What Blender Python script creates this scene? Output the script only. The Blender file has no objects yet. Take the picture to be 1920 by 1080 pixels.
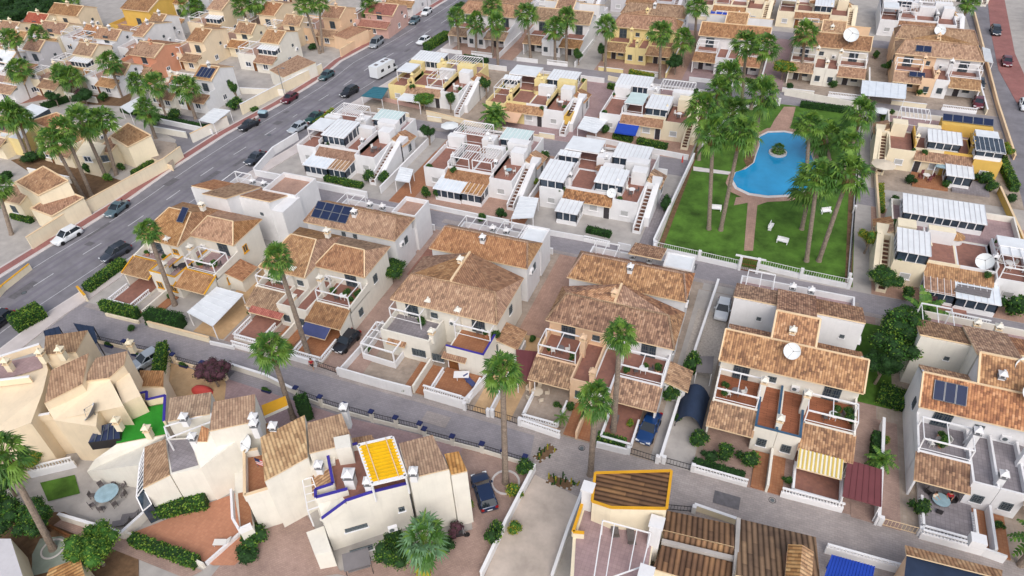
import bpy, math, random
from mathutils import Matrix, Vector
R=math.radians
# ------------------------------------------------------------------ camera, sky, sun
SC=bpy.context.scene
F=1313.37; PITCH=R(39.508); ROLL=R(2.614); CH=61.; TH=R(22.943)
def level(A,B):      # level camera coords (right, up on image plane) -> world direction (x along the streets, y away)
    X=A; Y=math.cos(PITCH)+B*math.sin(PITCH); Z=-math.sin(PITCH)+B*math.cos(PITCH)
    c,s=math.cos(TH),math.sin(TH)
    return Vector((X*c-Y*s, X*s+Y*c, Z))
cr,sr=math.cos(ROLL),math.sin(ROLL)
o0=level(0,0); right=(level(cr,-sr)-o0).normalized(); up=(level(sr,cr)-o0).normalized(); back=-o0.normalized()
cd=bpy.data.cameras.new('camera'); cam=bpy.data.objects.new('camera',cd); SC.collection.objects.link(cam); SC.camera=cam
cd.sensor_width=36; cd.lens=F/1920*36; cd.clip_start=1; cd.clip_end=3000
M=Matrix((right,up,back)).transposed().to_4x4(); M.translation=Vector((0,0,CH)); cam.matrix_world=M
W=bpy.data.worlds.new('World'); SC.world=W; W.use_nodes=True
nt=W.node_tree; bg=nt.nodes['Background']; sky=nt.nodes.new('ShaderNodeTexSky'); sky.sky_type='NISHITA'; sky.sun_disc=False
SUNE,SUNA=R(46),R(152)
sky.sun_elevation=SUNE; sky.sun_rotation=SUNA; sky.air_density=1.0; sky.dust_density=4.0; sky.ozone_density=0.6
hs=nt.nodes.new('ShaderNodeHueSaturation'); hs.inputs['Saturation'].default_value=0.58   # overcast: the cloud cover greys the sky
nt.links.new(sky.outputs[0],hs.inputs['Color']); nt.links.new(hs.outputs[0],bg.inputs[0]); bg.inputs[1].default_value=0.15
sd=bpy.data.lights.new('sun','SUN'); sd.energy=.5; sd.angle=R(45); sd.color=(1,.98,.96)
sun=bpy.data.objects.new('sun',sd); SC.collection.objects.link(sun)
dv=Vector((math.sin(SUNA)*math.cos(SUNE),math.cos(SUNA)*math.cos(SUNE),math.sin(SUNE)))
sun.rotation_euler=dv.to_track_quat('Z','Y').to_euler()
SC.view_settings.view_transform='Standard'; SC.view_settings.look='None'; SC.view_settings.gamma=1; SC.view_settings.exposure=0.36
SC.cycles.max_bounces=5; SC.cycles.diffuse_bounces=3; SC.cycles.glossy_bounces=2; SC.cycles.transmission_bounces=2
# ------------------------------------------------------------------ pixel of the photograph (1920x1080) -> point at height z
def P(x,y,z=0.):
    a,b=(x-960)/F,-(y-540)/F
    d=level(a*cr+b*sr,-a*sr+b*cr); t=(z-CH)/d.z
    return (d.x*t,d.y*t,z)
def PP(l,z=0.): return [P(q[0],q[1],q[2] if len(q)>2 else z) for q in l]
def over(b,c):       # height at which the pixel c stands straight above the ground point of pixel b
    u=P(*b); best=None
    for i in range(4,96):
        z=i*.25; q=P(c[0],c[1],z); e=(q[0]-u[0])**2+(q[1]-u[1])**2
        if best is None or e<best[0]: best=(e,z)
    return best[1]
# ------------------------------------------------------------------ materials
MT={}
def lin(c):
    return tuple(((v/255)/12.92 if v/255<=.04045 else ((v/255+.055)/1.055)**2.4) for v in c)+(1,)
def newmat(n,rough=.85,spec=.3):
    m=bpy.data.materials.new(n); m.use_nodes=True; b=m.node_tree.nodes['Principled BSDF']
    b.inputs['Roughness'].default_value=rough; b.inputs['Specular IOR Level'].default_value=spec; MT[n]=m
    return m,m.node_tree,b
def N(t,k,**kw):
    n=t.nodes.new(k)
    for a,v in kw.items(): setattr(n,a,v)
    return n
def L(t,a,b): t.links.new(a,b)
def plain(n,c,rough=.85,var=.10,scale=.6,metal=0.,spec=.3,stain=0.,bump=0.):
    m,t,b=newmat(n,rough,spec); b.inputs['Metallic'].default_value=metal
    c=lin(c); tc=N(t,'ShaderNodeNewGeometry')
    no=N(t,'ShaderNodeTexNoise'); no.inputs['Scale'].default_value=scale; no.inputs['Detail'].default_value=6; no.inputs['Roughness'].default_value=.65
    L(t,tc.outputs['Position'],no.inputs['Vector'])
    mx=N(t,'ShaderNodeMix',data_type='RGBA'); mx.inputs[6].default_value=tuple(v*(1-var*1.6) for v in c[:3])+(1,); mx.inputs[7].default_value=tuple(min(1,v*(1+var)) for v in c[:3])+(1,)
    mr=N(t,'ShaderNodeMapRange'); mr.inputs[1].default_value=.3; mr.inputs[2].default_value=.7
    L(t,no.outputs[0],mr.inputs[0]); L(t,mr.outputs[0],mx.inputs[0]); out=mx.outputs[2]
    if stain:      # rain streaks running down walls
        mp=N(t,'ShaderNodeMapping'); mp.inputs['Scale'].default_value=(2.2,2.2,.18); L(t,tc.outputs['Position'],mp.inputs[0])
        n2=N(t,'ShaderNodeTexNoise'); n2.inputs['Scale'].default_value=1.3; n2.inputs['Detail'].default_value=5; L(t,mp.outputs[0],n2.inputs['Vector'])
        r2=N(t,'ShaderNodeMapRange'); r2.inputs[1].default_value=.52; r2.inputs[2].default_value=.78; r2.inputs[4].default_value=stain; L(t,n2.outputs[0],r2.inputs[0])
        m2=N(t,'ShaderNodeMix',data_type='RGBA'); m2.inputs[7].default_value=tuple(v*.62 for v in c[:3])+(1,); L(t,r2.outputs[0],m2.inputs[0]); L(t,out,m2.inputs[6]); out=m2.outputs[2]
    L(t,out,b.inputs['Base Color'])
    if bump:
        n3=N(t,'ShaderNodeTexNoise'); n3.inputs['Scale'].default_value=9; L(t,tc.outputs['Position'],n3.inputs['Vector'])
        bp=N(t,'ShaderNodeBump'); bp.inputs['Strength'].default_value=bump; bp.inputs['Distance'].default_value=.05; L(t,n3.outputs[0],bp.inputs['Height']); L(t,bp.outputs[0],b.inputs['Normal'])
    return m
def tiles(n,cols,cw=.26,ch=.44,stripe=.35,rough=.9):
    # clay pantiles in the face's own metric UV: u along the eave, v up the slope
    m,t,b=newmat(n,rough,.2); uv=N(t,'ShaderNodeUVMap'); 
    sx=N(t,'ShaderNodeSeparateXYZ'); L(t,uv.outputs[0],sx.inputs[0])
    def ma(op,a,bv=None):
        k=N(t,'ShaderNodeMath',operation=op)
        L(t,a,k.inputs[0]) if not isinstance(a,(int,float)) else setattr(k.inputs[0],'default_value',a)
        if bv is not None: L(t,bv,k.inputs[1]) if not isinstance(bv,(int,float)) else setattr(k.inputs[1],'default_value',bv)
        return k.outputs[0]
    us=ma('DIVIDE',sx.outputs[0],cw); vs=ma('DIVIDE',sx.outputs[1],ch)
    cu=ma('FLOOR',us); 
    odd=ma('MULTIPLY',ma('MODULO',cu,2.),.5); vs2=ma('ADD',vs,odd); cv=ma('FLOOR',vs2)
    cx=N(t,'ShaderNodeCombineXYZ'); L(t,cu,cx.inputs[0]); L(t,cv,cx.inputs[1])
    wn=N(t,'ShaderNodeTexWhiteNoise'); L(t,cx.outputs[0],wn.inputs[0])
    big=N(t,'ShaderNodeTexNoise'); big.inputs['Scale'].default_value=.55; big.inputs['Detail'].default_value=5; gp=N(t,'ShaderNodeNewGeometry'); L(t,gp.outputs['Position'],big.inputs['Vector'])
    md=N(t,'ShaderNodeTexNoise'); md.inputs['Scale'].default_value=1.9; md.inputs['Detail'].default_value=3; L(t,gp.outputs['Position'],md.inputs['Vector'])
    f=ma('ADD',ma('MULTIPLY',wn.outputs[0],.5),ma('ADD',ma('MULTIPLY',big.outputs[0],.5),ma('MULTIPLY',md.outputs[0],.34))); f=ma('SUBTRACT',f,.17)
    rp=N(t,'ShaderNodeValToRGB'); e=rp.color_ramp.elements
    e[0].position=0.05; e[0].color=lin(cols[0]); e[1].position=.95; e[1].color=lin(cols[-1])
    for i,c in enumerate(cols[1:-1]):
        k=e.new(.05+.9*(i+1)/(len(cols)-1)); k.color=lin(c)
    L(t,f,rp.inputs[0])
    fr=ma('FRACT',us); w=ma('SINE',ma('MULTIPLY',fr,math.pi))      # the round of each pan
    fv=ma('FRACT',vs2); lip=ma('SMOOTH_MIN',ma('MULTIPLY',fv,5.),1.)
    dark=ma('ADD',1-stripe,ma('MULTIPLY',w,stripe)); dark=ma('MULTIPLY',dark,ma('ADD',.8,ma('MULTIPLY',ma('MINIMUM',ma('MULTIPLY',fv,6.),1.),.2)))  # shade of the valleys between pans and of the tile laps, painted into the colour
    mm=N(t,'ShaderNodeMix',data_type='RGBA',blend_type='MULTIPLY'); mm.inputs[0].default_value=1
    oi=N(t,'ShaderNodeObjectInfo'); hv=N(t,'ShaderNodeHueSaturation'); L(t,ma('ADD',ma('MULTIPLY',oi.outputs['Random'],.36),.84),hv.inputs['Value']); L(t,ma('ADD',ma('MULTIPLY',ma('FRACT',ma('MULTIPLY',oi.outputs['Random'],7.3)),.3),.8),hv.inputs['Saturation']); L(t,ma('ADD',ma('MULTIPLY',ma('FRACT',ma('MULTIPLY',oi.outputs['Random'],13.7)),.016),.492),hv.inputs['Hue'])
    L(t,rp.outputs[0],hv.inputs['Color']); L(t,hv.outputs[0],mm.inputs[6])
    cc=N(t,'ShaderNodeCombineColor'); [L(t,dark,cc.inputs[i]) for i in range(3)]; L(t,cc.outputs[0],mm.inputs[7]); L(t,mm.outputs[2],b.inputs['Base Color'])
    bp=N(t,'ShaderNodeBump'); bp.inputs['Strength'].default_value=.55; bp.inputs['Distance'].default_value=.07; L(t,ma('ADD',w,ma('MULTIPLY',fv,.4)),bp.inputs['Height']); L(t,bp.outputs[0],b.inputs['Normal'])
    return m
def brick(n,c1,c2,mc,w,h,rough=.85,off=.5,mort=.02,var=.5,worn=.25):
    m,t,b=newmat(n,rough,.25); uv=N(t,'ShaderNodeUVMap'); br=N(t,'ShaderNodeTexBrick'); L(t,uv.outputs[0],br.inputs['Vector'])
    br.offset=off; br.inputs['Scale'].default_value=1; br.inputs['Brick Width'].default_value=w; br.inputs['Row Height'].default_value=h; br.inputs['Mortar Size'].default_value=mort
    br.inputs['Color1'].default_value=lin(c1); br.inputs['Color2'].default_value=lin(c2); br.inputs['Mortar'].default_value=lin(mc)
    gp=N(t,'ShaderNodeNewGeometry'); no=N(t,'ShaderNodeTexNoise'); no.inputs['Scale'].default_value=.35; no.inputs['Detail'].default_value=8; no.inputs['Roughness'].default_value=.7; L(t,gp.outputs['Position'],no.inputs['Vector'])
    mr=N(t,'ShaderNodeMapRange'); mr.inputs[1].default_value=.3; mr.inputs[2].default_value=.7; mr.inputs[3].default_value=1-worn; mr.inputs[4].default_value=1+worn*.4; L(t,no.outputs[0],mr.inputs[0])
    cc=N(t,'ShaderNodeCombineColor'); [L(t,mr.outputs[0],cc.inputs[i]) for i in range(3)]
    mm=N(t,'ShaderNodeMix',data_type='RGBA',blend_type='MULTIPLY'); mm.inputs[0].default_value=1; L(t,br.outputs[0],mm.inputs[6]); L(t,cc.outputs[0],mm.inputs[7]); L(t,mm.outputs[2],b.inputs['Base Color'])
    return m
plain('white_wall',(224,224,226),.8,.05,.5,stain=.16); plain('cream_wall',(230,218,192),.85,.05,.5,stain=.2); plain('beige_wall',(230,212,184),.85,.05,.5,stain=.2)
plain('ivory_wall',(226,222,212),.85,.05,.5,stain=.2); plain('peach_wall',(226,194,162),.85,.06,.5,stain=.15); plain('yellow_wall',(214,176,92),.85,.06,.5,stain=.15)
plain('pink_wall',(200,164,154),.85,.06,.5,stain=.15); plain('orange_wall',(208,150,122),.85,.06,.5,stain=.15); plain('pale_yellow_wall',(226,208,152),.85,.05,.5,stain=.15)
plain('grey_white_wall',(198,196,200),.85,.05,.5,stain=.2); plain('white_paint',(232,232,234),.55,.03); plain('grey_paint',(120,122,126),.6,.05); plain('dark_iron',(48,46,48),.5,.1,spec=.5)
plain('blue_trim',(62,54,150),.6,.05); plain('blue_cap',(40,48,92),.6,.08); plain('ochre_trim',(216,160,40),.7,.08); plain('cream_trim',(226,200,164),.75,.05); plain('teal_trim',(60,92,120),.7,.1)
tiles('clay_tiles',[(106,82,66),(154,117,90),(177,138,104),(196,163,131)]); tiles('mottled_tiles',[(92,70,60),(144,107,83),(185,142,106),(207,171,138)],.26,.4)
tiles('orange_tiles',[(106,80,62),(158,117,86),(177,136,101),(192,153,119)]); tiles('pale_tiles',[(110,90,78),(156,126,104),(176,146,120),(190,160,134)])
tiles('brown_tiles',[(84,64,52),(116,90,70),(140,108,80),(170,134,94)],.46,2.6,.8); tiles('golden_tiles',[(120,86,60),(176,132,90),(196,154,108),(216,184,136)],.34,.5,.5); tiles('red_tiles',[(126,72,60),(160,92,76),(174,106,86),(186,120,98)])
brick('red_terrace',(156,112,98),(142,102,92),(150,110,96),.3,.3,.7,0,.012); brick('orange_terrace',(168,120,88),(154,108,80),(150,90,60),.32,.32,.5,0,.012,worn=.15); brick('pink_paving',(182,150,134),(168,138,124),(160,128,114),.3,.3,.8,0,.015)
brick('grey_terrace',(150,144,148),(138,132,136),(120,116,120),.4,.4,.8,0,.015); brick('mauve_terrace',(170,146,146),(160,136,138),(150,130,130),.35,.35,.8,0,.015); brick('beige_paving',(172,158,146),(160,147,136),(164,148,132),.4,.4,.85,0,.02,worn=.35)
brick('sand_paving',(200,168,130),(192,160,122),(190,156,118),.6,.6,.85,0,.01,worn=.3); brick('street_paving',(152,147,152),(143,139,144),(136,132,136),.5,.25,.85,.5,.02,worn=.22); brick('street_paving_warm',(168,159,156),(157,149,147),(148,141,139),.5,.25,.85,.5,.02,worn=.25)
brick('red_cycle_paving',(158,104,100),(148,96,94),(150,118,112),.4,.2,.85,.5,.02); brick('deck_boards',(172,110,80),(154,97,70),(104,64,50),1.6,.16,.6,.5,.02,worn=.3); brick('patio_brick',(176,150,138),(164,138,128),(150,130,122),.3,.15,.85,.5,.015,worn=.3)
plain('concrete',(172,167,163),.9,.12,.5,bump=.1); plain('asphalt',(126,124,130),.9,.17,.3,bump=.12); plain('sidewalk',(196,188,186),.9,.08,.5); plain('kerb_stone',(206,200,198),.9,.06); plain('road_paint',(200,200,204),.8,.15,1.2)
plain('lawn_grass',(80,116,42),.95,.38,.3,bump=.4); plain('turf',(48,140,44),.95,.12,1.5); plain('soil',(112,88,66),.95,.25,1.3,bump=.4); plain('gravel',(180,172,164),.95,.18,4,bump=.5); plain('green_slab',(140,150,138),.9,.1,.7)
plain('pool_water',(40,148,200),.06,.16,.12,spec=.5); plain('pool_tile',(214,208,206),.6,.08,1); plain('window_glass',(58,70,84),.12,.3,1.2,spec=.6); plain('pale_glass',(150,178,190),.15,.2,.8,spec=.6); plain('solar_cell',(30,42,74),.15,.12,1,spec=.6)
plain('shutter',(196,196,196),.6,.06,3); plain('grille',(96,104,108),.6,.1); plain('door_wood',(120,78,46),.6,.15,2); plain('dark_door',(66,62,66),.5,.1); plain('panel_roof',(222,226,230),.35,.06,.7,spec=.5); plain('green_panel',(196,214,214),.4,.06,.7)
plain('yellow_slats',(232,186,26),.6,.08,1.2); plain('blue_awning',(34,70,170),.7,.08); plain('peach_awning',(214,176,148),.8,.06); plain('maroon_shade',(116,66,70),.8,.08); plain('navy_tarp',(42,56,80),.7,.12,.8); plain('white_tarp',(216,224,232),.6,.06,.8); plain('teal_tarp',(54,112,128),.7,.1)
plain('striped_cream',(206,180,96),.8,.06); plain('striped_white',(230,226,210),.8,.05); plain('red_cover',(196,76,70),.7,.08); plain('dish_white',(222,226,228),.4,.04,1); plain('rattan',(104,98,98),.8,.15,5); plain('fabric_white',(220,218,214),.85,.05); plain('fabric_blue',(70,78,120),.85,.1); plain('fabric_cream',(212,200,182),.85,.06); plain('plastic_grey',(120,116,118),.5,.08)
plain('bark',(140,126,114),.95,.25,4,bump=.6); plain('dead_frond',(150,124,84),.9,.2,3); plain('frond',(64,104,38),.6,.25,1.5,spec=.35); plain('frond_light',(100,134,50),.6,.2,1.5,spec=.35); plain('frond_blue',(100,136,96),.6,.2,1.5)
plain('leaf',(56,98,34),.75,.3,1.2); plain('leaf_dark',(36,66,30),.8,.3,1.2); plain('leaf_light',(112,140,50),.75,.25,1.2); plain('leaf_purple',(86,56,66),.8,.3,1.5); plain('leaf_yellow',(160,150,50),.8,.2,1.5); plain('twig',(74,58,44),.9,.2,3)
plain('tar_patch',(104,102,106),.9,.15,2); plain('driveway_concrete',(186,174,164),.9,.16,.35,bump=.1); plain('rubber',(28,28,30),.8,.05); plain('alloy',(150,152,156),.35,.05,metal=.6); plain('car_glass',(34,42,50),.08,.1,spec=.7); plain('lamp_glass',(220,224,228),.1,.05,spec=.7); plain('tail_red',(150,24,24),.3,.05); plain('skin',(196,146,116),.7,.05); plain('red_cloth',(168,40,50),.85,.08); plain('dark_cloth',(50,44,52),.85,.1); plain('hair',(60,44,34),.8,.1)
brick('clay_court',(190,136,108),(180,126,100),(170,124,104),.3,.3,.8,0,.01,worn=.12); brick('dark_stair',(120,84,66),(104,72,60),(90,64,54),.5,.2,.8,0,.02)
def carpaint(n,c):
    m,t,b=newmat(n,.28,.5); b.inputs['Base Color'].default_value=lin(c); b.inputs['Metallic'].default_value=.0 if sum(c)>600 else .25; b.inputs['Coat Weight'].default_value=.5; return n
# ------------------------------------------------------------------ mesh builder
class MB:
    def __init__(s): s.v=[];s.f=[];s.m=[];s.names=[]
    def mi(s,n):
        if n not in s.names: s.names.append(n)
        return s.names.index(n)
    def face(s,pts,mat):
        i=len(s.v); s.v+= [tuple(p) for p in pts]; s.f.append(list(range(i,i+len(pts)))); s.m.append(s.mi(mat))
    def prism(s,top,bot,mt,ms=None,mb=None,notop=False):          # top: 3D polygon; bot: a height or a 3D polygon
        ms=ms or mt
        if isinstance(bot,(int,float)): bot=[(p[0],p[1],min(bot,p[2]-.01)) for p in top]
        a=sum(top[i][0]*top[(i+1)%len(top)][1]-top[(i+1)%len(top)][0]*top[i][1] for i in range(len(top)))
        if a<0: top=top[::-1]; bot=bot[::-1]
        n=len(top); warp=0.
        if n>3:
            A,B_,C_=Vector(top[0]),Vector(top[1]),Vector(top[2]); nn=(B_-A).cross(C_-A)
            if nn.length>1e-6: nn.normalize(); warp=max(abs((Vector(p)-A).dot(nn)) for p in top)
        if not notop:
            if warp>.012:
                for i in range(1,n-1): s.face([top[0],top[i],top[i+1]],mt); s.face([bot[0],bot[i+1],bot[i]],mb or ms)
            else: s.face(top,mt); s.face(bot[::-1],mb or ms)
        for i in range(n):
            j=(i+1)%n; s.face([bot[i],bot[j],top[j],top[i]],ms)
    def box(s,x0,y0,z0,x1,y1,z1,mt,ms=None):
        if x1<x0:x0,x1=x1,x0
        if y1<y0:y0,y1=y1,y0
        s.prism([(x0,y0,z1),(x1,y0,z1),(x1,y1,z1),(x0,y1,z1)],z0,mt,ms)
    def bar(s,p,q,w,mat,h=None):                     # rectangular bar between two points
        p=Vector(p);q=Vector(q);d=(q-p).normalized(); h=h or w
        a=Vector((0,0,1)) if abs(d.z)<.9 else Vector((1,0,0))
        x=d.cross(a).normalized()*w/2; y=x.cross(d).normalized()*h/2
        c=[x+y,x-y,-x-y,-x+y]
        A=[p+k for k in c];B=[q+k for k in c]
        for i in range(4):
            j=(i+1)%4; s.face([A[i],A[j],B[j],B[i]],mat)
        s.face(A[::-1],mat); s.face(B,mat)
    def tube(s,p,q,r0,r1,mat,n=8,cap=True):
        p=Vector(p);q=Vector(q);d=(q-p).normalized(); a=Vector((0,0,1)) if abs(d.z)<.9 else Vector((1,0,0))
        x=d.cross(a).normalized(); y=x.cross(d).normalized()
        A=[p+(x*math.cos(t)+y*math.sin(t))*r0 for t in [2*math.pi*i/n for i in range(n)]]; B=[q+(x*math.cos(t)+y*math.sin(t))*r1 for t in [2*math.pi*i/n for i in range(n)]]
        for i in range(n):
            j=(i+1)%n; s.face([A[j],A[i],B[i],B[j]],mat)
        if cap: s.face(A,mat); s.face(B[::-1],mat)
    def lathe(s,prof,mat,c=(0,0,0),n=14,M=None):
        M=M or Matrix(); rings=[[M@Vector((r*math.cos(2*math.pi*i/n),r*math.sin(2*math.pi*i/n),z))+Vector(c) for i in range(n)] for r,z in prof]
        for a,b in zip(rings,rings[1:]):
            for i in range(n):
                j=(i+1)%n; s.face([a[i],a[j],b[j],b[i]],mat)
    def mesh(s,name,smooth=False):
        me=bpy.data.meshes.new(name)
        if smooth:       # weld so that shading runs over the edges
            ix={};nv=[];mp=[]
            for p in s.v:
                k=(round(p[0],3),round(p[1],3),round(p[2],3))
                if k not in ix: ix[k]=len(nv); nv.append(p)
                mp.append(ix[k])
            fs=[];ms=[]
            for f,m in zip(s.f,s.m):
                g=[]
                for i in f:
                    if mp[i] not in g: g.append(mp[i])
                if len(g)>2: fs.append(g);ms.append(m)
            s.v,s.f,s.m=nv,fs,ms
        me.from_pydata(s.v,[],s.f)
        for n in s.names: me.materials.append(MT[n])
        me.polygons.foreach_set('material_index',s.m)
        uvl=me.uv_layers.new(name='UVMap'); d=[0.]*(2*len(me.loops)); Z=Vector((0,0,1)); k=0
        for poly in me.polygons:
            n=poly.normal; h=Z.cross(n)
            if h.length<.05: hx,hy,hz,tx,ty,tz=1,0,0,0,1,0
            else:
                h.normalize(); t=n.cross(h); hx,hy,hz=h; tx,ty,tz=t
            for vi in poly.vertices:
                c=s.v[vi]; d[k]=c[0]*hx+c[1]*hy+c[2]*hz; d[k+1]=c[0]*tx+c[1]*ty+c[2]*tz; k+=2
        uvl.data.foreach_set('uv',d)
        if smooth: me.polygons.foreach_set('use_smooth',[True]*len(s.f))
        me.update(); return me
    def obj(s,name,parent=None,label=None,smooth=False):
        o=bpy.data.objects.new(name,s.mesh(name,smooth)); SC.collection.objects.link(o)
        if parent: o.parent=parent
        if label: o['label']=label
        return o
def empty(name,loc,rz,label,cat,group=None):
    o=bpy.data.objects.new(name,None); SC.collection.objects.link(o); o.location=loc; o.rotation_euler=(0,0,rz); o.empty_display_size=.3
    o['label']=label; o['category']=cat
    if group: o['group']=group
    return o
def tag(o,label,cat,group=None):
    o['label']=label; o['category']=cat
    if group: o['group']=group
    return o
def tree_copy(o,loc,rz,label,group=None,sc=None):
    r=o.copy(); SC.collection.objects.link(r); r.location=loc; r.rotation_euler=(0,0,rz); r['label']=label
    if sc: r.scale=(sc,sc,sc) if isinstance(sc,(int,float)) else sc
    if group: r['group']=group
    for ch in o.children:
        c=ch.copy(); SC.collection.objects.link(c); c.parent=r
        for g in ch.children:
            d=g.copy(); SC.collection.objects.link(d); d.parent=c
    return r
ZC=[0.]
def bump(z,thick):
    ZC[0]+=.0006
    return z if thick else z+ZC[0]
def struct(name,pts,mat,z=0.,thick=None,label=None):
    z=bump(z,thick)
    b=MB(); top=PP(pts,z)
    if thick: b.prism(top,z-thick,mat)
    else:
        a=sum(top[i][0]*top[(i+1)%len(top)][1]-top[(i+1)%len(top)][0]*top[i][1] for i in range(len(top)))
        b.face(top if a>0 else top[::-1],mat)
    o=b.obj(name); o['kind']='structure'
    return o
def rect(name,x0,y0,x1,y1,z,mat,thick=None):
    z=bump(z,thick) if name!='ground' else z
    b=MB()
    if thick: b.box(x0,y0,z-thick,x1,y1,z,mat)
    else: b.face([(x0,y0,z),(x1,y0,z),(x1,y1,z),(x0,y1,z)],mat)
    o=b.obj(name); o['kind']='structure'; return o
# ------------------------------------------------------------------ house pieces
def inst(key,make,name,parent,loc,rz=0,sc=None,label=None):
    if key not in CACHE: CACHE[key]=make()
    o=bpy.data.objects.new(name,CACHE[key]); SC.collection.objects.link(o); o.location=loc; o.rotation_euler=(0,0,rz)
    if sc: o.scale=sc
    if parent: o.parent=parent
    if label: o['label']=label
    return o
CACHE={}
def m_window(w,h,st):
    def f():
        b=MB(); fr={'w':'white_paint','g':'grille','b':'door_wood','s':'white_paint','d':'white_paint','o':'ochre_trim'}[st]
        pane='shutter' if st=='s' else 'window_glass'
        b.box(-w/2,-.03,0,w/2,.02,h,pane); t=.09
        for x in (-w/2,w/2-t): b.box(x,-.08,0,x+t,.02,h,fr)
        for z in (0,h-t): b.box(-w/2+t,-.08,z,w/2-t,.02,z+t,fr)
        if st!='s': b.box(-.04,-.07,t,.04,.02,h-t,fr)
        if st in 'gd':
            n=int(w/.22)
            for i in range(1,n): b.box(-w/2+i*w/n-.018,-.13,.05,-w/2+i*w/n+.018,-.1,h-.05,'grille')
            for z in (.3,h*.5,h-.3): b.box(-w/2,-.135,z-.02,w/2,-.095,z+.02,'grille')
        if st in 'so':
            for k in range(1,int(h/.14)): b.box(-w/2+t,-.045,k*.14,w/2-t,-.03,k*.14+.02,'grille')
        if h<1.9: b.box(-w/2-.1,-.16,-.08,w/2+.1,.02,0,'ochre_trim' if st=='o' else 'white_paint')
        return b.mesh('window')
    return f
def m_door(w,h,mat):
    def f():
        b=MB(); b.box(-w/2,-.05,0,w/2,.02,h,mat); b.box(-w/2-.09,-.09,0,-w/2,.02,h+.09,'white_paint'); b.box(w/2,-.09,0,w/2+.09,.02,h+.09,'white_paint'); b.box(-w/2,-.09,h,w/2,.02,h+.09,'white_paint')
        for z0,z1 in ((.15,h*.45),(h*.52,h-.15)): b.box(-w/2+.12,-.075,z0,w/2-.12,-.05,z1,mat)
        b.box(w/2-.14,-.12,h*.48,w/2-.09,-.05,h*.52,'alloy'); return b.mesh('door')
    return f
def m_chim(mat,h,w):
    def f():
        b=MB(); b.box(-w/2,-w/2,0,w/2,w/2,h,mat); b.box(-w/2-.07,-w/2-.07,h,w/2+.07,w/2+.07,h+.1,'cream_trim' if mat!='white_wall' else 'grey_paint')
        for x in (-1,1):
            for y in (-1,1): b.box(x*(w/2-.02)-.09*(x>0)*1,y*(w/2-.02)-.09*(y>0)*1,h+.1,x*(w/2-.02)+.09*(x<0)*1,y*(w/2-.02)+.09*(y<0)*1,h+.42,mat)
        b.box(-w*.2,-w*.2,h+.1,w*.2,w*.2,h+.42,'dark_iron'); s=w/2+.1
        b.box(-s,-s,h+.42,s,s,h+.5,mat); T=[(-s*.9,-s*.9,h+.5),(s*.9,-s*.9,h+.5),(s*.9,s*.9,h+.5),(-s*.9,s*.9,h+.5)]; a=(0,0,h+.85)
        for i in range(4): b.face([T[i],T[(i+1)%4],a],mat)
        b.box(-.09,-.09,h+.78,.09,.09,h+.95,mat); return b.mesh('chimney')
    return f
def m_dish():
    b=MB(); Mx=Matrix.Rotation(R(48),4,'X'); prof=[(0,-.0)]+[(r,.42*r*r) for r in (.15,.3,.45,.6,.75,.9,1)]
    c=(0,0,1.15); b.lathe(prof,'dish_white',c,20,Mx); b.lathe([(r,z-.03) for r,z in prof[::-1]],'plastic_grey',c,20,Mx)
    b.tube((0,0,0),(0,.05,1.1),.06,.05,'alloy'); e=Mx@Vector((0,0,.95))+Vector(c); 
    for a in (0,2.1,4.2):
        q=Mx@Vector((.95*math.cos(a),.95*math.sin(a),.38))+Vector(c); b.tube(q,e,.02,.02,'alloy',5)
    b.tube(e,e+(Mx@Vector((0,0,-.14))),.08,.06,'plastic_grey'); return b.mesh('satellite_dish')
def m_ac():
    b=MB(); b.box(-.42,-.3,0,.42,0,.6,'white_paint'); 
    b.lathe([(.0,.0),(.22,0),(.24,.02)],'grille',(-.1,-.31,.3),14,Matrix.Rotation(R(90),4,'X')); b.box(-.42,-.33,-.05,-.36,0,0,'grille'); b.box(.36,-.33,-.05,.42,0,0,'grille'); return b.mesh('air_conditioner')
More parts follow.
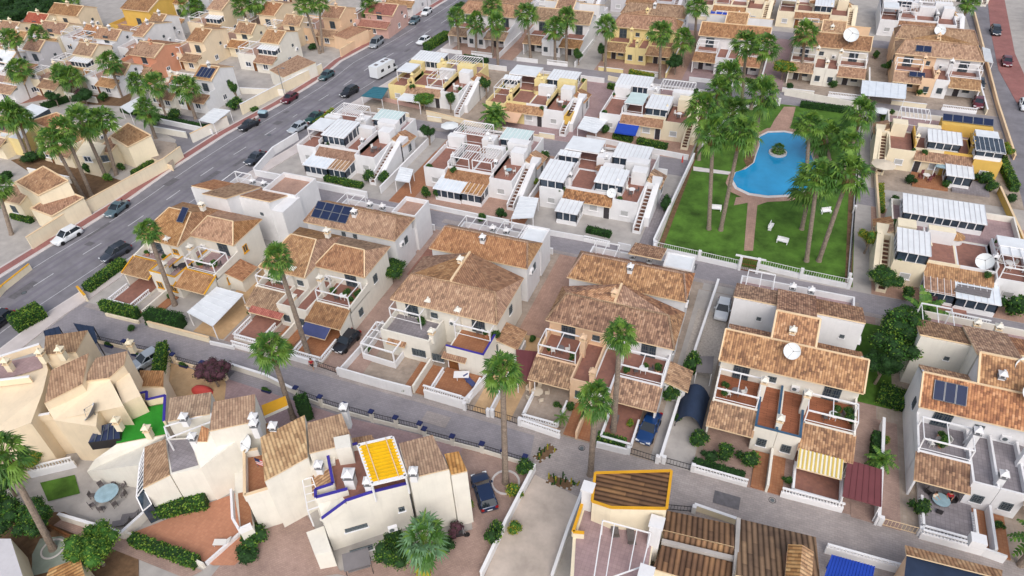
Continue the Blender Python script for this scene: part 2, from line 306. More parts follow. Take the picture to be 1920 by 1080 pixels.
class House:
    def __init__(s,name,label,x,y,rz=0,cat='house',group=None,wall='white_wall',roof='clay_tiles'):
        s.e=empty(name,(x,y,0),R(rz),label,cat,group); s.o=Vector((x,y,0)); s.wall=wall; s.roof=roof
    def rel(s,pts): return [Vector((p[0]-s.o.x,p[1]-s.o.y,p[2])) for p in pts]
    def box(s,name,x0,y0,z0,x1,y1,z1,mt=None,ms=None,parent=None):
        b=MB(); b.box(x0,y0,z0,x1,y1,z1,mt or s.wall,ms); return b.obj(name,parent or s.e)
    def flat(s,x0,y0,x1,y1,z,ph=.9,floor='red_terrace',wall=None,trim=None,sides='SENW',z0=0,name='wall'):
        wall=wall or s.wall; b=MB(); b.box(x0,y0,z0,x1,y1,z,wall)
        t=.2; 
        segs={'S':(x0,y0,x1,y0+t),'N':(x0,y1-t,x1,y1),'W':(x0,y0+t,x0+t,y1-t),'E':(x1-t,y0+t,x1,y1-t)}
        for k in sides:
            a=segs[k]; b.box(a[0],a[1],z,a[2],a[3],z+ph,wall)
            if trim: b.box(a[0]-.02,a[1]-.02,z+ph,a[2]+.02,a[3]+.02,z+ph+.07,trim)
        o=b.obj(name,s.e); c=MB(); c.face([(x0+t,y0+t,z+.01),(x1-t,y0+t,z+.01),(x1-t,y1-t,z+.01),(x0+t,y1-t,z+.01)],floor); c.obj('terrace_floor',s.e); return o
    def slab(s,pts,mat=None,th=.16,name='roof',edge=None,parent=None,rel=False):
        if rel: pts=s.rel(pts)
        b=MB(); bot=[(p[0],p[1],p[2]-th) for p in pts]; b.prism(pts,bot,mat or s.roof,edge or 'cream_trim'); return b.obj(name,parent or s.e)
    def shed(s,x0,y0,z0,x1,y1,z1,d='S',mat=None,trim=None,**k):
        # z0 = eave height, z1 = ridge; d = side on which the eave hangs
        h={'S':(z0,z0,z1,z1),'N':(z1,z1,z0,z0),'W':(z0,z1,z1,z0),'E':(z1,z0,z0,z1)}[d]
        c=[(x0,y0),(x1,y0),(x1,y1),(x0,y1)]; pts=[(c[i][0],c[i][1],h[i]) for i in range(4)]
        o=s.slab(pts,mat,**k)
        if trim:
            b=MB()
            for i in range(4):
                p=pts[i];q=pts[(i+1)%4]; mid=((p[0]+q[0])/2,(p[1]+q[1])/2)
                side='SENW'[i]
                if side==d: continue
                b.bar((p[0],p[1],p[2]+.03),(q[0],q[1],q[2]+.03),.16,trim,.14)
            b.obj('roof_edge',s.e)
        return o
    def prism(s,pts,z0=0,mt=None,ms=None,name='wall',parent=None,px=True,trim=None):
        top=s.rel(PP(pts)) if px else pts; b=MB(); b.prism(top,z0,mt or s.wall,ms or s.wall)
        if trim:
            n=len(top)
            for i in range(n):
                p,q=top[i],top[(i+1)%n]; b.bar((p[0],p[1],p[2]+.04),(q[0],q[1],q[2]+.04),.2,trim,.1)
        return b.obj(name,parent or s.e)
    def ptilex(s,pts,z,sl,mat=None,z0=None,trim=None):       # same, for a roof that falls along x: z above the first point, slope sl
        x0=P(pts[0][0],pts[0][1],z)[0]; out=[]
        for p in pts:
            h=z
            for _ in range(12): h=z+sl*(P(p[0],p[1],h)[0]-x0)
            out.append((p[0],p[1],h))
        s.ptile(out,mat,z0,trim)
    def ptile(s,pts,mat=None,z0=None,trim=None,wall=None):      # tiled roof from photo pixels, walls under it when z0 is given
        w3=PP(pts)
        if len(w3)>3:      # one flat plane through the corners
            import numpy as np
            A=np.array([[p[0],p[1],1.] for p in w3]); k=np.linalg.lstsq(A,np.array([p[2] for p in w3]),rcond=None)[0]
            for i,p in enumerate(pts):
                z=p[2]
                for _ in range(15): q=P(p[0],p[1],z); z=.5*z+.5*(k[0]*q[0]+k[1]*q[1]+k[2])
                w3[i]=P(p[0],p[1],z)
        top=s.rel(w3); s.slab(top,mat,edge=trim)
        if z0 is not None:
            b=MB(); b.prism([(p[0],p[1],p[2]-.1) for p in top],z0,wall or s.wall,notop=True); b.obj('wall',s.e)
        if trim:
            b=MB(); n=len(top)
            for i in range(n):
                p,q=top[i],top[(i+1)%n]; b.bar((p[0],p[1],p[2]+.04),(q[0],q[1],q[2]+.04),.24,trim,.12)
            b.obj('roof_edge',s.e)
    def para(s,pts,h=.9,wall=None,trim=None,th=.22,name='parapet',px=True):   # parapet along photo points (each x,y,z of its foot)
        q=s.rel(PP(pts)) if px else pts; b=MB()
        for a,c in zip(q,q[1:]):
            b.bar((a[0],a[1],a[2]+h/2),(c[0],c[1],c[2]+h/2),th,wall or s.wall,h)
            if trim: b.bar((a[0],a[1],a[2]+h+.05),(c[0],c[1],c[2]+h+.05),th+.05,trim,.1)
        return b.obj(name,s.e)
    def pxchim(s,x,y,z,mat='white_wall',h=1.2,w=.6):
        p=s.rel(PP([(x,y,z+h+.6)]))[0]; inst(('ch',mat,h,w),m_chim(mat,h,w),'chimney',s.e,(p[0],p[1],z),R(20) )
    def chim(s,x,y,z,mat='white_wall',h=1.2,w=.6): return inst(('ch',mat,h,w),m_chim(mat,h,w),'chimney',s.e,(x,y,z))
    def win(s,x,y,z,w=1.2,h=1.1,face='S',st='w'):
        return inst(('w',w,h,st),m_window(w,h,st),'window',s.e,(x,y,z),{'S':0,'E':R(90),'N':R(180),'W':R(-90)}[face] if isinstance(face,str) else face)
    def door(s,x,y,z=0,w=1.0,h=2.1,face='S',mat='door_wood'): return inst(('d',w,h,mat),m_door(w,h,mat),'door',s.e,(x,y,z),{'S':0,'E':R(90),'N':R(180),'W':R(-90)}[face])
    def ac(s,x,y,z,face='S'): return inst('ac',m_ac,'air_conditioner',s.e,(x,y,z),{'S':0,'E':R(90),'N':R(180),'W':R(-90)}[face] if isinstance(face,str) else face)
    def dish(s,x,y,z,r=.8,rz=0): return inst('dish',m_dish,'satellite_dish',s.e,(x,y,z),R(rz),(r,r,r))
    def pxwin(s,a,c,p,w=1.2,h=1.1,st='w',kind='window'):
        # window centred at photo pixel p on the vertical wall through pixels a, c (x, y, z)
        A=Vector(P(*a));C=Vector(P(*c)); d=C-A; d.z=0; d.normalize(); n=Vector((d.y,-d.x,0))
        if n.y>0 and abs(n.y)>.2 or (abs(n.y)<=.2 and n.dot(-A)<0): n=-n
        q=Vector(P(p[0],p[1],0)); o=Vector((0,0,CH)); r=q-o; t=(A-o).dot(n)/r.dot(n); X=o+r*t
        ang=math.atan2(n.x,-n.y) ; loc=X-s.o+n*.02; loc.z=X.z-h/2
        if kind=='ac': return inst('ac',m_ac,'air_conditioner',s.e,loc,ang)
        if kind=='door': return inst(('d',w,h,st),m_door(w,h,st),'door',s.e,loc,ang)
        return inst(('w',w,h,st),m_window(w,h,st),'window',s.e,loc,ang)
    def pergola(s,x0,y0,x1,y1,z0,z1,mat='white_paint',n=4,cover=None,t=.12,rail=True):
        b=MB(); X=sorted((x0,x1)); Y=sorted((y0,y1)); 
        for x in X:
            for y in Y: b.bar((x,y,z0),(x,y,z1),t,mat)
        for y in Y: b.bar((X[0],y,z1),(X[1],y,z1),t,mat,t*1.3)
        for i in range(n): 
            x=X[0]+(X[1]-X[0])*i/(n-1); b.bar((x,Y[0],z1+.02),(x,Y[1],z1+.02),t*.7,mat)
        if rail:
            b.bar((X[0],Y[0],z0+.9),(X[1],Y[0],z0+.9),.06,mat)
        o=b.obj('pergola',s.e)
        if cover:
            c=MB(); c.box(X[0]-.05,Y[0]-.05,z1+.1,X[1]+.05,Y[1]+.05,z1+.16,cover); c.obj('awning',o)
        return o
    def sunroom(s,x0,y0,x1,y1,z0,z1,roof='panel_roof',glass='window_glass',dz=.35,base=.7,bm=None):
        b=MB(); t=.1; z2=z1+dz
        b.box(x0,y0,z0,x1,y1,z0+base,bm or 'white_paint')
        b.prism([(x0+.05,y0+.05,z1-.1),(x1-.05,y0+.05,z1-.1),(x1-.05,y1-.05,z2-.1),(x0+.05,y1-.05,z2-.1)],z0+base,glass)
        nx=max(2,int((x1-x0)/1.0)); ny=max(2,int((y1-y0)/1.2))
        for i in range(nx+1):
            x=x0+(x1-x0)*i/nx; b.bar((x,y0,z0+base),(x,y0,z1),t,'white_paint')
        for i in range(ny+1):
            y=y0+(y1-y0)*i/ny; zz=z1+(z2-z1)*i/ny
            for x in (x0,x1): b.bar((x,y,z0+base),(x,y,zz),t,'white_paint')
        for z in (z0+base,z1): b.bar((x0,y0,z),(x1,y0,z),t,'white_paint')
        o=b.obj('sunroom',s.e); c=MB(); pts=[(x0-.2,y0-.25,z1+.02),(x1+.2,y0-.25,z1+.02),(x1+.2,y1+.05,z2+.06),(x0-.2,y1+.05,z2+.06)]
        c.prism(pts,[(p[0],p[1],p[2]-.1) for p in pts],roof,'white_paint')
        k=max(3,int((x1-x0)/.6))
        for i in range(k+1):
            x=x0-.2+(x1-x0+.4)*i/k; c.bar((x,y0-.25,z1+.05),(x,y1+.05,z2+.09),.05,'white_paint' if roof!='panel_roof' else 'grey_white_wall',.05)
        c.obj('roof',o); return o
    def solar(s,x0,y0,z0,x1,y1,z1,n,rows=1):
        b=MB(); 
        for j in range(rows):
            for i in range(n):
                a=x0+(x1-x0)*i/n+.04; c=x0+(x1-x0)*(i+1)/n-.04; f0=j/rows+.01; f1=(j+1)/rows-.01
                ya,yb=y0+(y1-y0)*f0,y0+(y1-y0)*f1; za,zb=z0+(z1-z0)*f0,z0+(z1-z0)*f1
                q=[(a,ya,za),(c,ya,za),(c,yb,zb),(a,yb,zb)]; b.prism(q,[(p[0],p[1],p[2]-.07) for p in q],'solar_cell','alloy')
                for e in range(4): b.bar((q[e][0],q[e][1],q[e][2]+.01),(q[(e+1)%4][0],q[(e+1)%4][1],q[(e+1)%4][2]+.01),.05,'alloy',.03)
        return b.obj('solar_panel',s.e)
    def stair(s,x0,x1,ys,ye,zs,ze,tile='brown_tiles',wall=None):       # outside stair: climbs along y between two sloping walls
        wall=wall or s.wall; b=MB(); n=12
        for i in range(n):
            a=ys+(ye-ys)*i/n; c=ys+(ye-ys)*(i+1)/n; z=zs+(ze-zs)*(i+1)/n
            b.box(x0+.2,min(a,c),0,x1-.2,max(a,c),z,'dark_stair',wall)
        b.obj('stair',s.e); b=MB()
        for x in (x0,x1-.2):
            q=[(x,ys,zs+.8),(x+.2,ys,zs+.8),(x+.2,ye,ze+.8),(x,ye,ze+.8)]; b.prism(q,0,wall)
        b.obj('stair_wall',s.e)
def balus(p,q,z0,h=.9,mat='white_paint',b=None,base=None,step=.28):
    own=b is None; b=b or MB(); p=Vector((p[0],p[1],0));q=Vector((q[0],q[1],0)); d=(q-p); Ln=d.length; d.normalize(); zb=z0+(base or 0)
    if base: b.bar((p.x,p.y,z0+base/2),(q.x,q.y,z0+base/2),.24,mat,base)
    b.bar((p.x,p.y,zb+.05),(q.x,q.y,zb+.05),.2,mat,.1); b.bar((p.x,p.y,zb+h-.05),(q.x,q.y,zb+h-.05),.22,mat,.11)
    n=max(2,int(Ln/step))
    for i in range(n):
        c=p+d*(Ln*(i+.5)/n); b.tube((c.x,c.y,zb+.1),(c.x,c.y,zb+h-.1),.075,.05,mat,5,False)
    return b
# ------------------------------------------------------------------ house types (local metres; x along the street, y away from it)
rnd=random.Random(7)
def duplex(label,x,y,w=14.2,kind='A',wall='cream_wall',wall2=None,roof='clay_tiles',perg=(1,1),floor='red_terrace',trim=None,annex='',rz=0,low=(1,1),rear=True,rwall=None,name='semi_detached_house',st='g',group=None,far=False,chm=None,shade=(None,None),detail=True,rkind=None,rlabel=None,trims=None,e=(11.4,11.4),porch=None):
    h=House(name,label,x,y,rz,group=group,wall=wall,roof=roof); wall2=wall2 or wall; c0=w*.325; c1=w*.645; cm=(c0+c1)/2; ct='cream_trim' if wall!='white_wall' else 'white_paint'
    up=max(e)+.5; uL,uR=e[0]+.5,e[1]+.5; chm=chm or (wall if wall!='clay' else 'white_wall')
    # upper storey
    h.box('wall',.0,uL,0,cm,17.4,5.7,wall); h.box('wall',cm,uR,0,w,17.4,5.7,wall2)
    if kind=='A':
        h.shed(-.25,11.3,5.65,w+.25,14.5,7.5,'S',trim='cream_trim'); h.slab([(c0,14.5,7.5),(c1,14.5,7.5),(c1,17.6,9.0),(c0,17.6,9.0)],name='roof')
        b=MB(); g=[(c0,14.5,7.3),(c1,14.5,7.3),(c1,17.5,8.8),(c0,17.5,8.8)]; b.prism(g,5.6,wall); b.obj('wall',h.e)
        for a,c in ((0,c0),(c1,w)): h.slab([(a,14.6,6.9),(c,14.6,6.9),(c,17.6,5.7),(a,17.6,5.7)]); 
        b=MB()
        for xa,ww in ((0,wall),(w-.25,wall2)):
            for (ya,za),(yb,zb) in (((11.9,5.7),(14.5,7.15)),((14.5,7.15),(17.4,5.65))): b.prism([(xa,ya,za),(xa+.25,ya,za),(xa+.25,yb,zb),(xa,yb,zb)],5.6,ww)
        b.obj('gable_wall',h.e)
        b=MB()
        for xx in (c0,c1): b.bar((xx,14.5,7.55),(xx,17.6,9.05),.2,'cream_trim',.16)
        b.bar((c0,17.6,9.05),(c1,17.6,9.05),.2,'cream_trim',.16); b.obj('roof_edge',h.e)
    elif kind=='B':
        z1=7.5; y0=e[0]-.1; y1=y0+3.3; h.slab([(-.3,y0,5.65),(w+.3,y0,5.65),(w-1.2,y1,z1),(1.2,y1,z1)])
        h.slab([(-.3,y0,5.65),(1.2,y1,z1),(-.3,17.7,5.8)][::-1]); h.slab([(w+.3,y0,5.65),(w+.3,17.7,5.8),(w-1.2,y1,z1)][::-1])
        yb=17.8; zp=8.0
        for tri in (((-.3,17.7,5.8),(1.2,y1,z1),(cm,yb,zp)),((1.2,y1,z1),(cm,y1,z1+.25),(cm,yb,zp)),((cm,y1,z1+.25),(w-1.2,y1,z1),(cm,yb,zp)),((w-1.2,y1,z1),(w+.3,17.7,5.8),(cm,yb,zp))): h.slab(list(tri))
        b=MB(); b.bar((cm,y1,z1+.3),(cm,yb,zp+.06),.25,'cream_trim'); b.obj('roof_edge',h.e)
        b=MB()
        for p,q in (((1.2,y1,z1+.05),(w-1.2,y1,z1+.05)),((-.3,y0,5.72),(1.2,y1,z1+.05)),((w+.3,y0,5.72),(w-1.2,y1,z1+.05))): b.tube(p,q,.13,.13,'pale_tiles',6)
        b.obj('ridge_tiles',h.e)
    elif kind=='C':      # stepped hips of the two halves set at different depths
        for a,c,ey in ((0,cm,e[0]),(cm,w,e[1])):
            ym=max(14.3,ey+2.6); h.slab([(a-.25,ey,5.6),(c+.05,ey,5.6),(c-1.3,ym,7.6),(a+1.6,ym,7.6)]); h.slab([(a-.25,ey,5.6),(a+1.6,ym,7.6),(a-.25,18.3,5.8)][::-1]); h.slab([(c+.05,ey,5.6),(c+.05,18.3,5.8),(c-1.3,ym,7.6)][::-1])
            h.slab([(a+1.6,ym,7.6),(c-1.3,ym,7.6),(c+.05,18.3,5.8),(a-.25,18.3,5.8)]); b=MB()
            for p,q in (((a-.25,ey,5.68),(a+1.6,ym,7.68)),((a+1.6,ym,7.68),(c-1.3,ym,7.68)),((c-1.3,ym,7.68),(c+.05,ey,5.68))): b.bar(p,q,.15,'cream_trim',.08)
            b.obj('roof_edge',h.e)
    # ground floor with terraces on top
    if kind!='F' and low!=(2,2):
        h.flat(c0,5.1,cm-.02,uL,3.,.65,floor,wall,trims or trim,'SWE'); h.flat(cm+.02,5.1,c1,uR,3.,.65,floor,wall2,trims or trim,'SE')
    for k,(a,c,ww) in enumerate(((0,c0,wall),(c1,w,wall2))):
        xo=a if k==0 else c-.2; sw=ww; up=(uL,uR)[k]
        if low[k]==1:
            h.shed(a-.1,4.4,2.65,c+.1,7.2,3.65,'S',trim=trim); h.box('wall',a,7.0,0,c,up,3.,sw)
            h.box('parapet',a+.2,7.2,3.,c,7.4,3.75,sw); b=MB(); b.prism([(xo,4.6,2.55),(xo+.2,4.6,2.55),(xo+.2,7.1,3.5),(xo,7.1,3.5)],0,sw)
            b.prism([(xo,7.1,3.85),(xo+.2,7.1,3.85),(xo+.2,up,4.2),(xo,up,4.2)],2.9,sw); b.obj('side_wall',h.e)
            c_=MB(); c_.face([(a+.05,7.4,3.012),(c-.02,7.4,3.012),(c-.02,up,3.012),(a+.05,up,3.012)],floor); c_.obj('terrace_floor',h.e)
            h.door((a+c)/2-.7,7.,0,1.,2.1,'S','dark_door'); h.win((a+c)/2+.9,7.,.9,1.2,1.1,'S',st)
        elif low[k]==2:
            h.flat(a,5.1,cm-.02 if k==0 else w,up,3.,.85,floor if k else 'grey_terrace',ww,trim if k else None,'SWE' if k==0 else 'SE') if True else 0
        if perg[k]: h.pergola(a+.15,7.5,c-.15,9.9+rnd.random(),3.,5.3,n=3,cover=shade[k])
        h.win((a+c)/2,up,3.05,1.7,2.0,'S','g')
    up=uL
    h.win(cm-1.2,5.1,.95,.95,1.1,'S',st); h.win(cm+1.2,5.1,.95,.95,1.1,'S',st); 
    if detail:
        h.win(cm-1.3,uL,3.7,.9,.8,'S',st); h.ac(cm+1.2,uR-.02,3.4)
        h.chim(c0+.1,9.6,3.,wall,2.6); h.chim(c1-.1,9.2,3.,wall2,2.6); h.chim(cm,6.0,3.0,wall,1.4); h.chim(cm-.3,15.6,7.4,wall,.7)
        h.win(w,13.6,3.2,.9,1.2,'E',st); h.win(w,9.2,1.,.9,1.1,'E',st) ; h.win(0,13.6,3.2,.9,1.2,'W',st)
    if porch:
        for k,fl_,x0,x1 in porch:
            h.box('porch_floor',x0,.6,0,x1,6.9 if low[0]==1 else 5.,.35,fl_,wall)
            g_=balus((x0,.7),(x1,.7),.35,.7); balus((x0 if k else x0+.1,.7),(x0 if k else x0+.1,4.2),.35,.7,b=g_); balus((x1,.7),(x1,4.2),.35,.7,b=g_); g_.obj('balustrade',h.e)
        h.box('entrance_path',cm-1.5,.3,0,cm-.15,5.,.12,'orange_terrace'); h.box('entrance_path',cm+.15,.3,0,cm+1.5,5.,.12,'orange_terrace'); h.box('divider_wall',cm-.12,.2,0,cm+.12,5.,1.2)
    if 'R' in annex: h.box('wall',w,9.0,0,w+2.4,12.,2.2,wall2); h.slab([(w,8.8,2.95),(w+2.7,8.8,2.2),(w+2.7,12.2,2.2),(w,12.2,2.95)])
    # unit backing on to this one
    if rear: 
        rw=rwall or 'white_wall'; rk=rkind or kind; g=House(name,rlabel or label+', rear pair',x+(-.1),y+18.0,rz,group=group,wall=rw,roof=roof); 
        if rk=='A':
            for a,c in ((0,c0+.2),(c1-.2,w)):
                b=MB(); b.prism([(a,2.5,7.1),(c,2.5,7.1),(c,7,5.7),(a,7,5.7)],0,rw); b.obj('wall',g.e); g.slab([(a-.1,2.75,7.22),(c+.1,2.75,7.22),(c+.1,7.3,5.75),(a-.1,7.3,5.75)])
                g.win((a+c)/2+.8,2.5,4.6,.5,.5,'S','g')
            b=MB(); b.prism([(c0+.2,.2,8.2),(c1-.2,.2,8.2),(c1-.2,7,6.),(c0+.2,7,6.)],0,rw); b.obj('wall',g.e); g.slab([(c0+.1,.0,8.4),(c1-.1,.0,8.4),(c1-.1,7.3,6.1),(c0+.1,7.3,6.1)])
        else:
            g.box('wall',0,1.8,0,w,6.6,5.95,rw); g.slab([(-.2,1.4,5.95),(w+.2,1.4,5.95),(w-.9,4.6,7.6),(.9,4.6,7.6)]); g.slab([(w-.9,4.6,7.6),(w+.2,1.4,5.95),(w+.2,7.4,5.9)][::-1]); g.slab([(.9,4.6,7.6),(-.2,1.4,5.95),(-.2,7.4,5.9)])
            g.slab([(.9,4.6,7.6),(w-.9,4.6,7.6),(w+.2,7.4,5.9),(-.2,7.4,5.9)])
            b=MB(); b.tube((.9,4.6,7.65),(w-.9,4.6,7.65),.13,.13,'pale_tiles',6)
            for p,q in (((-.2,1.4,6.0),(.9,4.6,7.65)),((w+.2,1.4,6.0),(w-.9,4.6,7.65))): b.tube(p,q,.13,.13,'pale_tiles',6)
            b.obj('ridge_tiles',g.e)
            for xx in (w*.42,w*.55): g.win(xx,1.8,4.6,.6,.7,'S','g')
            g.ac(w*.2,1.78,4.2); g.chim(w*.5,3.6,6.6,rw,.9)
        g.box('wall',.3,7.0,0,w-.3,11.5,3.,rw); b=MB(); b.face([(.4,7.1,3.02),(w-.4,7.1,3.02),(w-.4,11.4,3.02),(.4,11.4,3.02)],'mauve_terrace'); b.obj('terrace_floor',g.e)
        b=MB(); b.box(.3,11.3,3.,w-.3,11.5,3.9,rw); b.box(.3,7.,3.,.5,11.3,3.9,rw); b.box(w-.5,7.,3.,w-.3,11.3,3.9,rw); b.obj('parapet',g.e); g.pergola(1,7.6,4.2,10.8,3.,5.4,n=3); g.chim(w*.45,8.5,3.,rw,2.6); g.chim(w*.6,8.5,3.,rw,2.6); 
        g.win(w,4.5,3.4,.8,1.1,'E',st); g.ac(w,3.2,3.9,'E')
        g.e['label']=rlabel or label; h.rear=g
    return h
def villa(label,x,y,w=15.6,wall='white_wall',wall2=None,roof='clay_tiles',floor='red_terrace',sun=(1,0),perg=(0,1),porch='glass',porch2=None,rear=2,rz=0,group=None,stair=True,gable=True,awn=None,name='terrace_villa',detail=True,rwall=None,cov='green_panel'):
    h=House(name,label,x,y,rz,group=group,wall=wall,roof=roof); wall2=wall2 or wall; a=3.9; b_=w-3.9; fl=2.9
    h.flat(0,0,a,8.3,fl,.75,floor,wall,None,'SWE' if not sun[0] else 'S'); h.flat(b_,0,w,8.3,fl,.75,floor,wall2,None,'SEW')
    cm=(a+b_)/2
    h.flat(a,1.2,cm,8.3,fl,.85,floor,wall,None,'S'); h.flat(cm,1.2,b_,8.3,fl,.85,floor,wall2,None,'S')
    h.shed(a,-.7,2.55,b_,1.3,3.4,'S',roof); h.box('wall',a,-.05,0,cm,1.2,2.5,wall); h.box('wall',cm,-.05,0,b_,1.2,2.5,wall2)
    h.win(a/2,0,1.,1.3,1.0,'S','s'); h.win((b_+w)/2,0,1.,1.3,1.0,'S','s'); h.win(cm+1.,-.05,1.,1.4,1.1,'S','s'); h.door(b_-.8,-.05,0,.9,2.1,'S','dark_door'); h.door(a+.8,-.05,0,.9,2.1,'S','door_wood')
    if stair: h.stair(w+.02,w+1.25,-2.6,5.6,.35,2.95,wall=wall2)
    if stair:
        b=MB(); b.prism([(w+1.26,-.4,1.6),(w+1.95,-.4,1.6),(w+1.95,6.,4.0),(w+1.26,6.,4.0)],0,wall2); b.box(w+.02,5.65,0,w+1.95,8.5,3.7,wall2); b.obj('wall',h.e)
    if gable:
        h.box('wall',w+.02,6.6,0,w+1.9,10.6,2.7,wall2); h.slab([(w-.1,6.3,4.1),(w+2.2,6.0,3.0),(w+2.2,8.6,2.7),(w-.1,8.8,3.9)]); h.slab([(w-.1,8.6,4.1),(w+2.2,8.6,2.9),(w+2.2,11.,2.6),(w-.1,11.,3.6)])
        h.win(w+1.9,8.6,.8,1.,1.3,'E','g')
    if sun[0]: h.sunroom(.1,.15,a-.1,5.6,fl+.7,fl+2.2,dz=.35,base=.05)
    if sun[1]: h.sunroom(cm+.3,1.9,b_+.2,6.8,fl,fl+2.1,dz=.3)
    if perg[0]: h.pergola(a+.3,1.9,cm-.4,6.6,fl,fl+2.3,n=9 if perg[0]==2 else 5,cover=cov if perg[0]==3 else None)
    if perg[1]: h.pergola(cm+.2,1.9,b_-.3,6.6,fl,fl+2.3,n=9 if perg[1]==2 else 5,cover=cov if perg[1]==3 else None)
    if porch=='glass': h.sunroom(a+.1,-3.6,cm-.6,-.1,0,2.3,dz=.3)
    elif porch=='half': h.sunroom(a-.4,-3.4,cm+.2,-.1,0,2.2,dz=.35,roof='white_tarp'); h.sunroom(cm+.3,-3.2,b_-.2,-.1,0,2.2,roof=roof,dz=.35)
    elif porch=='tarp': h.pergola(a,-3.6,cm+1,-.2,0,2.4,n=4,cover='panel_roof',rail=False)
    if awn: 
        b=MB(); x0,x1=a-.2,cm-.2; q=[(x0,-3.2,1.9),(x1,-3.2,1.9),(x1,-.1,2.6),(x0,-.1,2.6)]; b.prism(q,[(p[0],p[1],p[2]-.06) for p in q],awn); b.box(x0,-3.22,1.65,x1,-3.18,1.9,awn); b.obj('awning',h.e)
    if detail:
        rr=random.Random(int(x*7+y)); h.box('roof_room',cm+.4,6.9,fl,b_-.3,8.2,fl+2.0,wall2,'white_wall'); h.box('roof_room',w-2.6,6.2,fl,w-.3,8.2,fl+2.3,wall2)
        if not sun[0] and rr.random()<.7: h.pergola(.4,3.4,a-.3,7.6,fl,fl+2.2,n=5,cover='panel_roof' if rr.random()<.5 else None)
        for xx in (a-.1,b_+.1): h.box('parapet',xx-.1,1.45,fl,xx+.1,8.05,fl+1.5,wall)
        h.chim(a+.2,3.0,fl,wall,1.6,.5); h.chim(b_-.1,3.2,fl,wall2,1.6,.5); h.win(w*.5,8.3,0,.1,.1) if 0 else None
        b=MB(); b.lathe([(1.1,0),(1.1,.9),(0,.95)],wall,(cm+.1,8.1,fl),14); b.lathe([(1.25,.9),(.0,1.45)],roof,(cm+.1,8.1,fl),14); b.obj('stair_turret',h.e)
    # rear half of the block, facing the next lane
    rw=rwall or wall; g=h
    if rear:
        g=House(name,'rear half of '+label,x,y,rz,group=group,wall=rw,roof=roof)
        g.flat(0,8.4,w/2,15.2,fl,.85,floor,rw,None,'NW'); g.flat(w/2,8.4,w,15.2,fl,.85,'mauve_terrace',rw,None,'NE')
        if rear==1: g.sunroom(.4,10.2,6.6,14.6,fl,fl+2.1,dz=.2); g.pergola(8.6,10,14.8,14.4,fl,fl+2.3,n=12)
        if rear==2: g.pergola(1,10.,6.6,14.4,fl,fl+2.3,n=6,cover='panel_roof'); g.sunroom(9,10.4,14.4,14.6,fl,fl+2.1,dz=.2)
        if rear==3: g.pergola(1,10.,6.6,14.4,fl,fl+2.3,n=14); g.sunroom(9.4,10.8,14.0,14.4,fl,fl+2.0,dz=.2,roof='green_panel')
        rr=random.Random(int(x*3+y)); g.box('roof_room',w-4.2,8.9,fl,w-.6,10.6,fl+2.2+rr.random()*.4,rw,rw); g.sunroom(.4,8.7,3.6,9.9,fl,fl+1.9,dz=.15) if rr.random()<.6 else g.box('roof_room',.4,8.7,fl,3.4,10.0,fl+2.1,rw)
        g.chim(w*.45,11,fl,rw,1.9,.5); g.chim(w*.52,9.5,fl,rw,1.9,.5); g.box('wall',w*.42,9.2,fl,w*.42+2.2,11.4,fl+2.1,rw)
        g.shed(a,15.0,3.4,b_,17.0,2.6,'S',roof)
    return h
def townhouse(label,x,y,w=4.6,wall='beige_wall',roof='clay_tiles',left=5.,top='N',glass=0,solar=0,garage=0,rz=0,dep=6.,zz=5.8,group=None,lowdir='S',st='w',name='stepped_house'):
    # x,y = ground under the front right corner of the tall block; tall blank flank to the right, lower tiers stepping to the front left
    h=House(name,label,x,y,rz,group=group,wall=wall,roof=roof); z1=zz+1.5
    b=MB(); b.prism([(-w,0,zz),(0,0,zz),(0,dep*.45,z1),(0,dep,zz+.3),(-w,dep,zz+.3),(-w,dep*.45,z1)],0,wall); b.obj('wall',h.e)
    h.slab([(-w-.15,-.35,zz),(.1,-.35,zz),(.1,dep*.45,z1+.12),(-w-.15,dep*.45,z1+.12)]); h.slab([(-w-.15,dep*.45,z1+.12),(.1,dep*.45,z1+.12),(.1,dep+.2,zz+.3),(-w-.15,dep+.2,zz+.3)])
    b=MB(); b.bar((.02,-.35,zz+.08),(.02,dep*.45,z1+.18),.2,'cream_trim',.14); b.bar((-w-.1,dep*.45,z1+.18),(.05,dep*.45,z1+.18),.25,'cream_trim',.12); b.obj('roof_edge',h.e)
    h.box('wall',-w,-3.4,0,0,0,2.75,wall); h.shed(-w-.1,-4.2,2.6,.12,-1.9,3.5,'S'); h.box('parapet',-w,-1.9,2.75,0,-1.7,3.7,wall); h.box('side_wall',-.2,-1.7,2.75,0,0,3.9,wall)
    h.flat(-w-left,-3.0,-w,dep-1.5,2.95,.8,'pink_paving',wall,None,'SWN')
    if glass: h.sunroom(-w+.1,-1.6,-.25,-.05,2.8,4.8,dz=.25)
    else: h.win(-w/2,0,3.2,1.4,1.7,'S','g')
    if solar: h.solar(-w+.4,.1,zz+.35,-.5,dep*.38,z1-.1,4)
    h.win(-w/2,-3.4,.9,1.3,1.2,'S',st); h.win(-w-left/2,-3.0,.9,1.5,1.1,'S',st); h.door(-w-.7,-3.0,0,.95,2.1,'S','door_wood'); h.win(0,dep*.6,3.6,.6,.6,'E','g'); h.win(0,dep*.3,.9,1.1,1.1,'E','w'); h.ac(0,dep*.75,2.4,'E'); h.pergola(-w-left+.5,-2.6,-w-.6,1.2,2.95,5.0,n=4) if left>3.5 else 0
    h.chim(-w-.4,2.2,2.95,wall,2.2,.5); h.chim(-w*.5,dep*.4,z1-.2,wall,.6,.5)
    return h
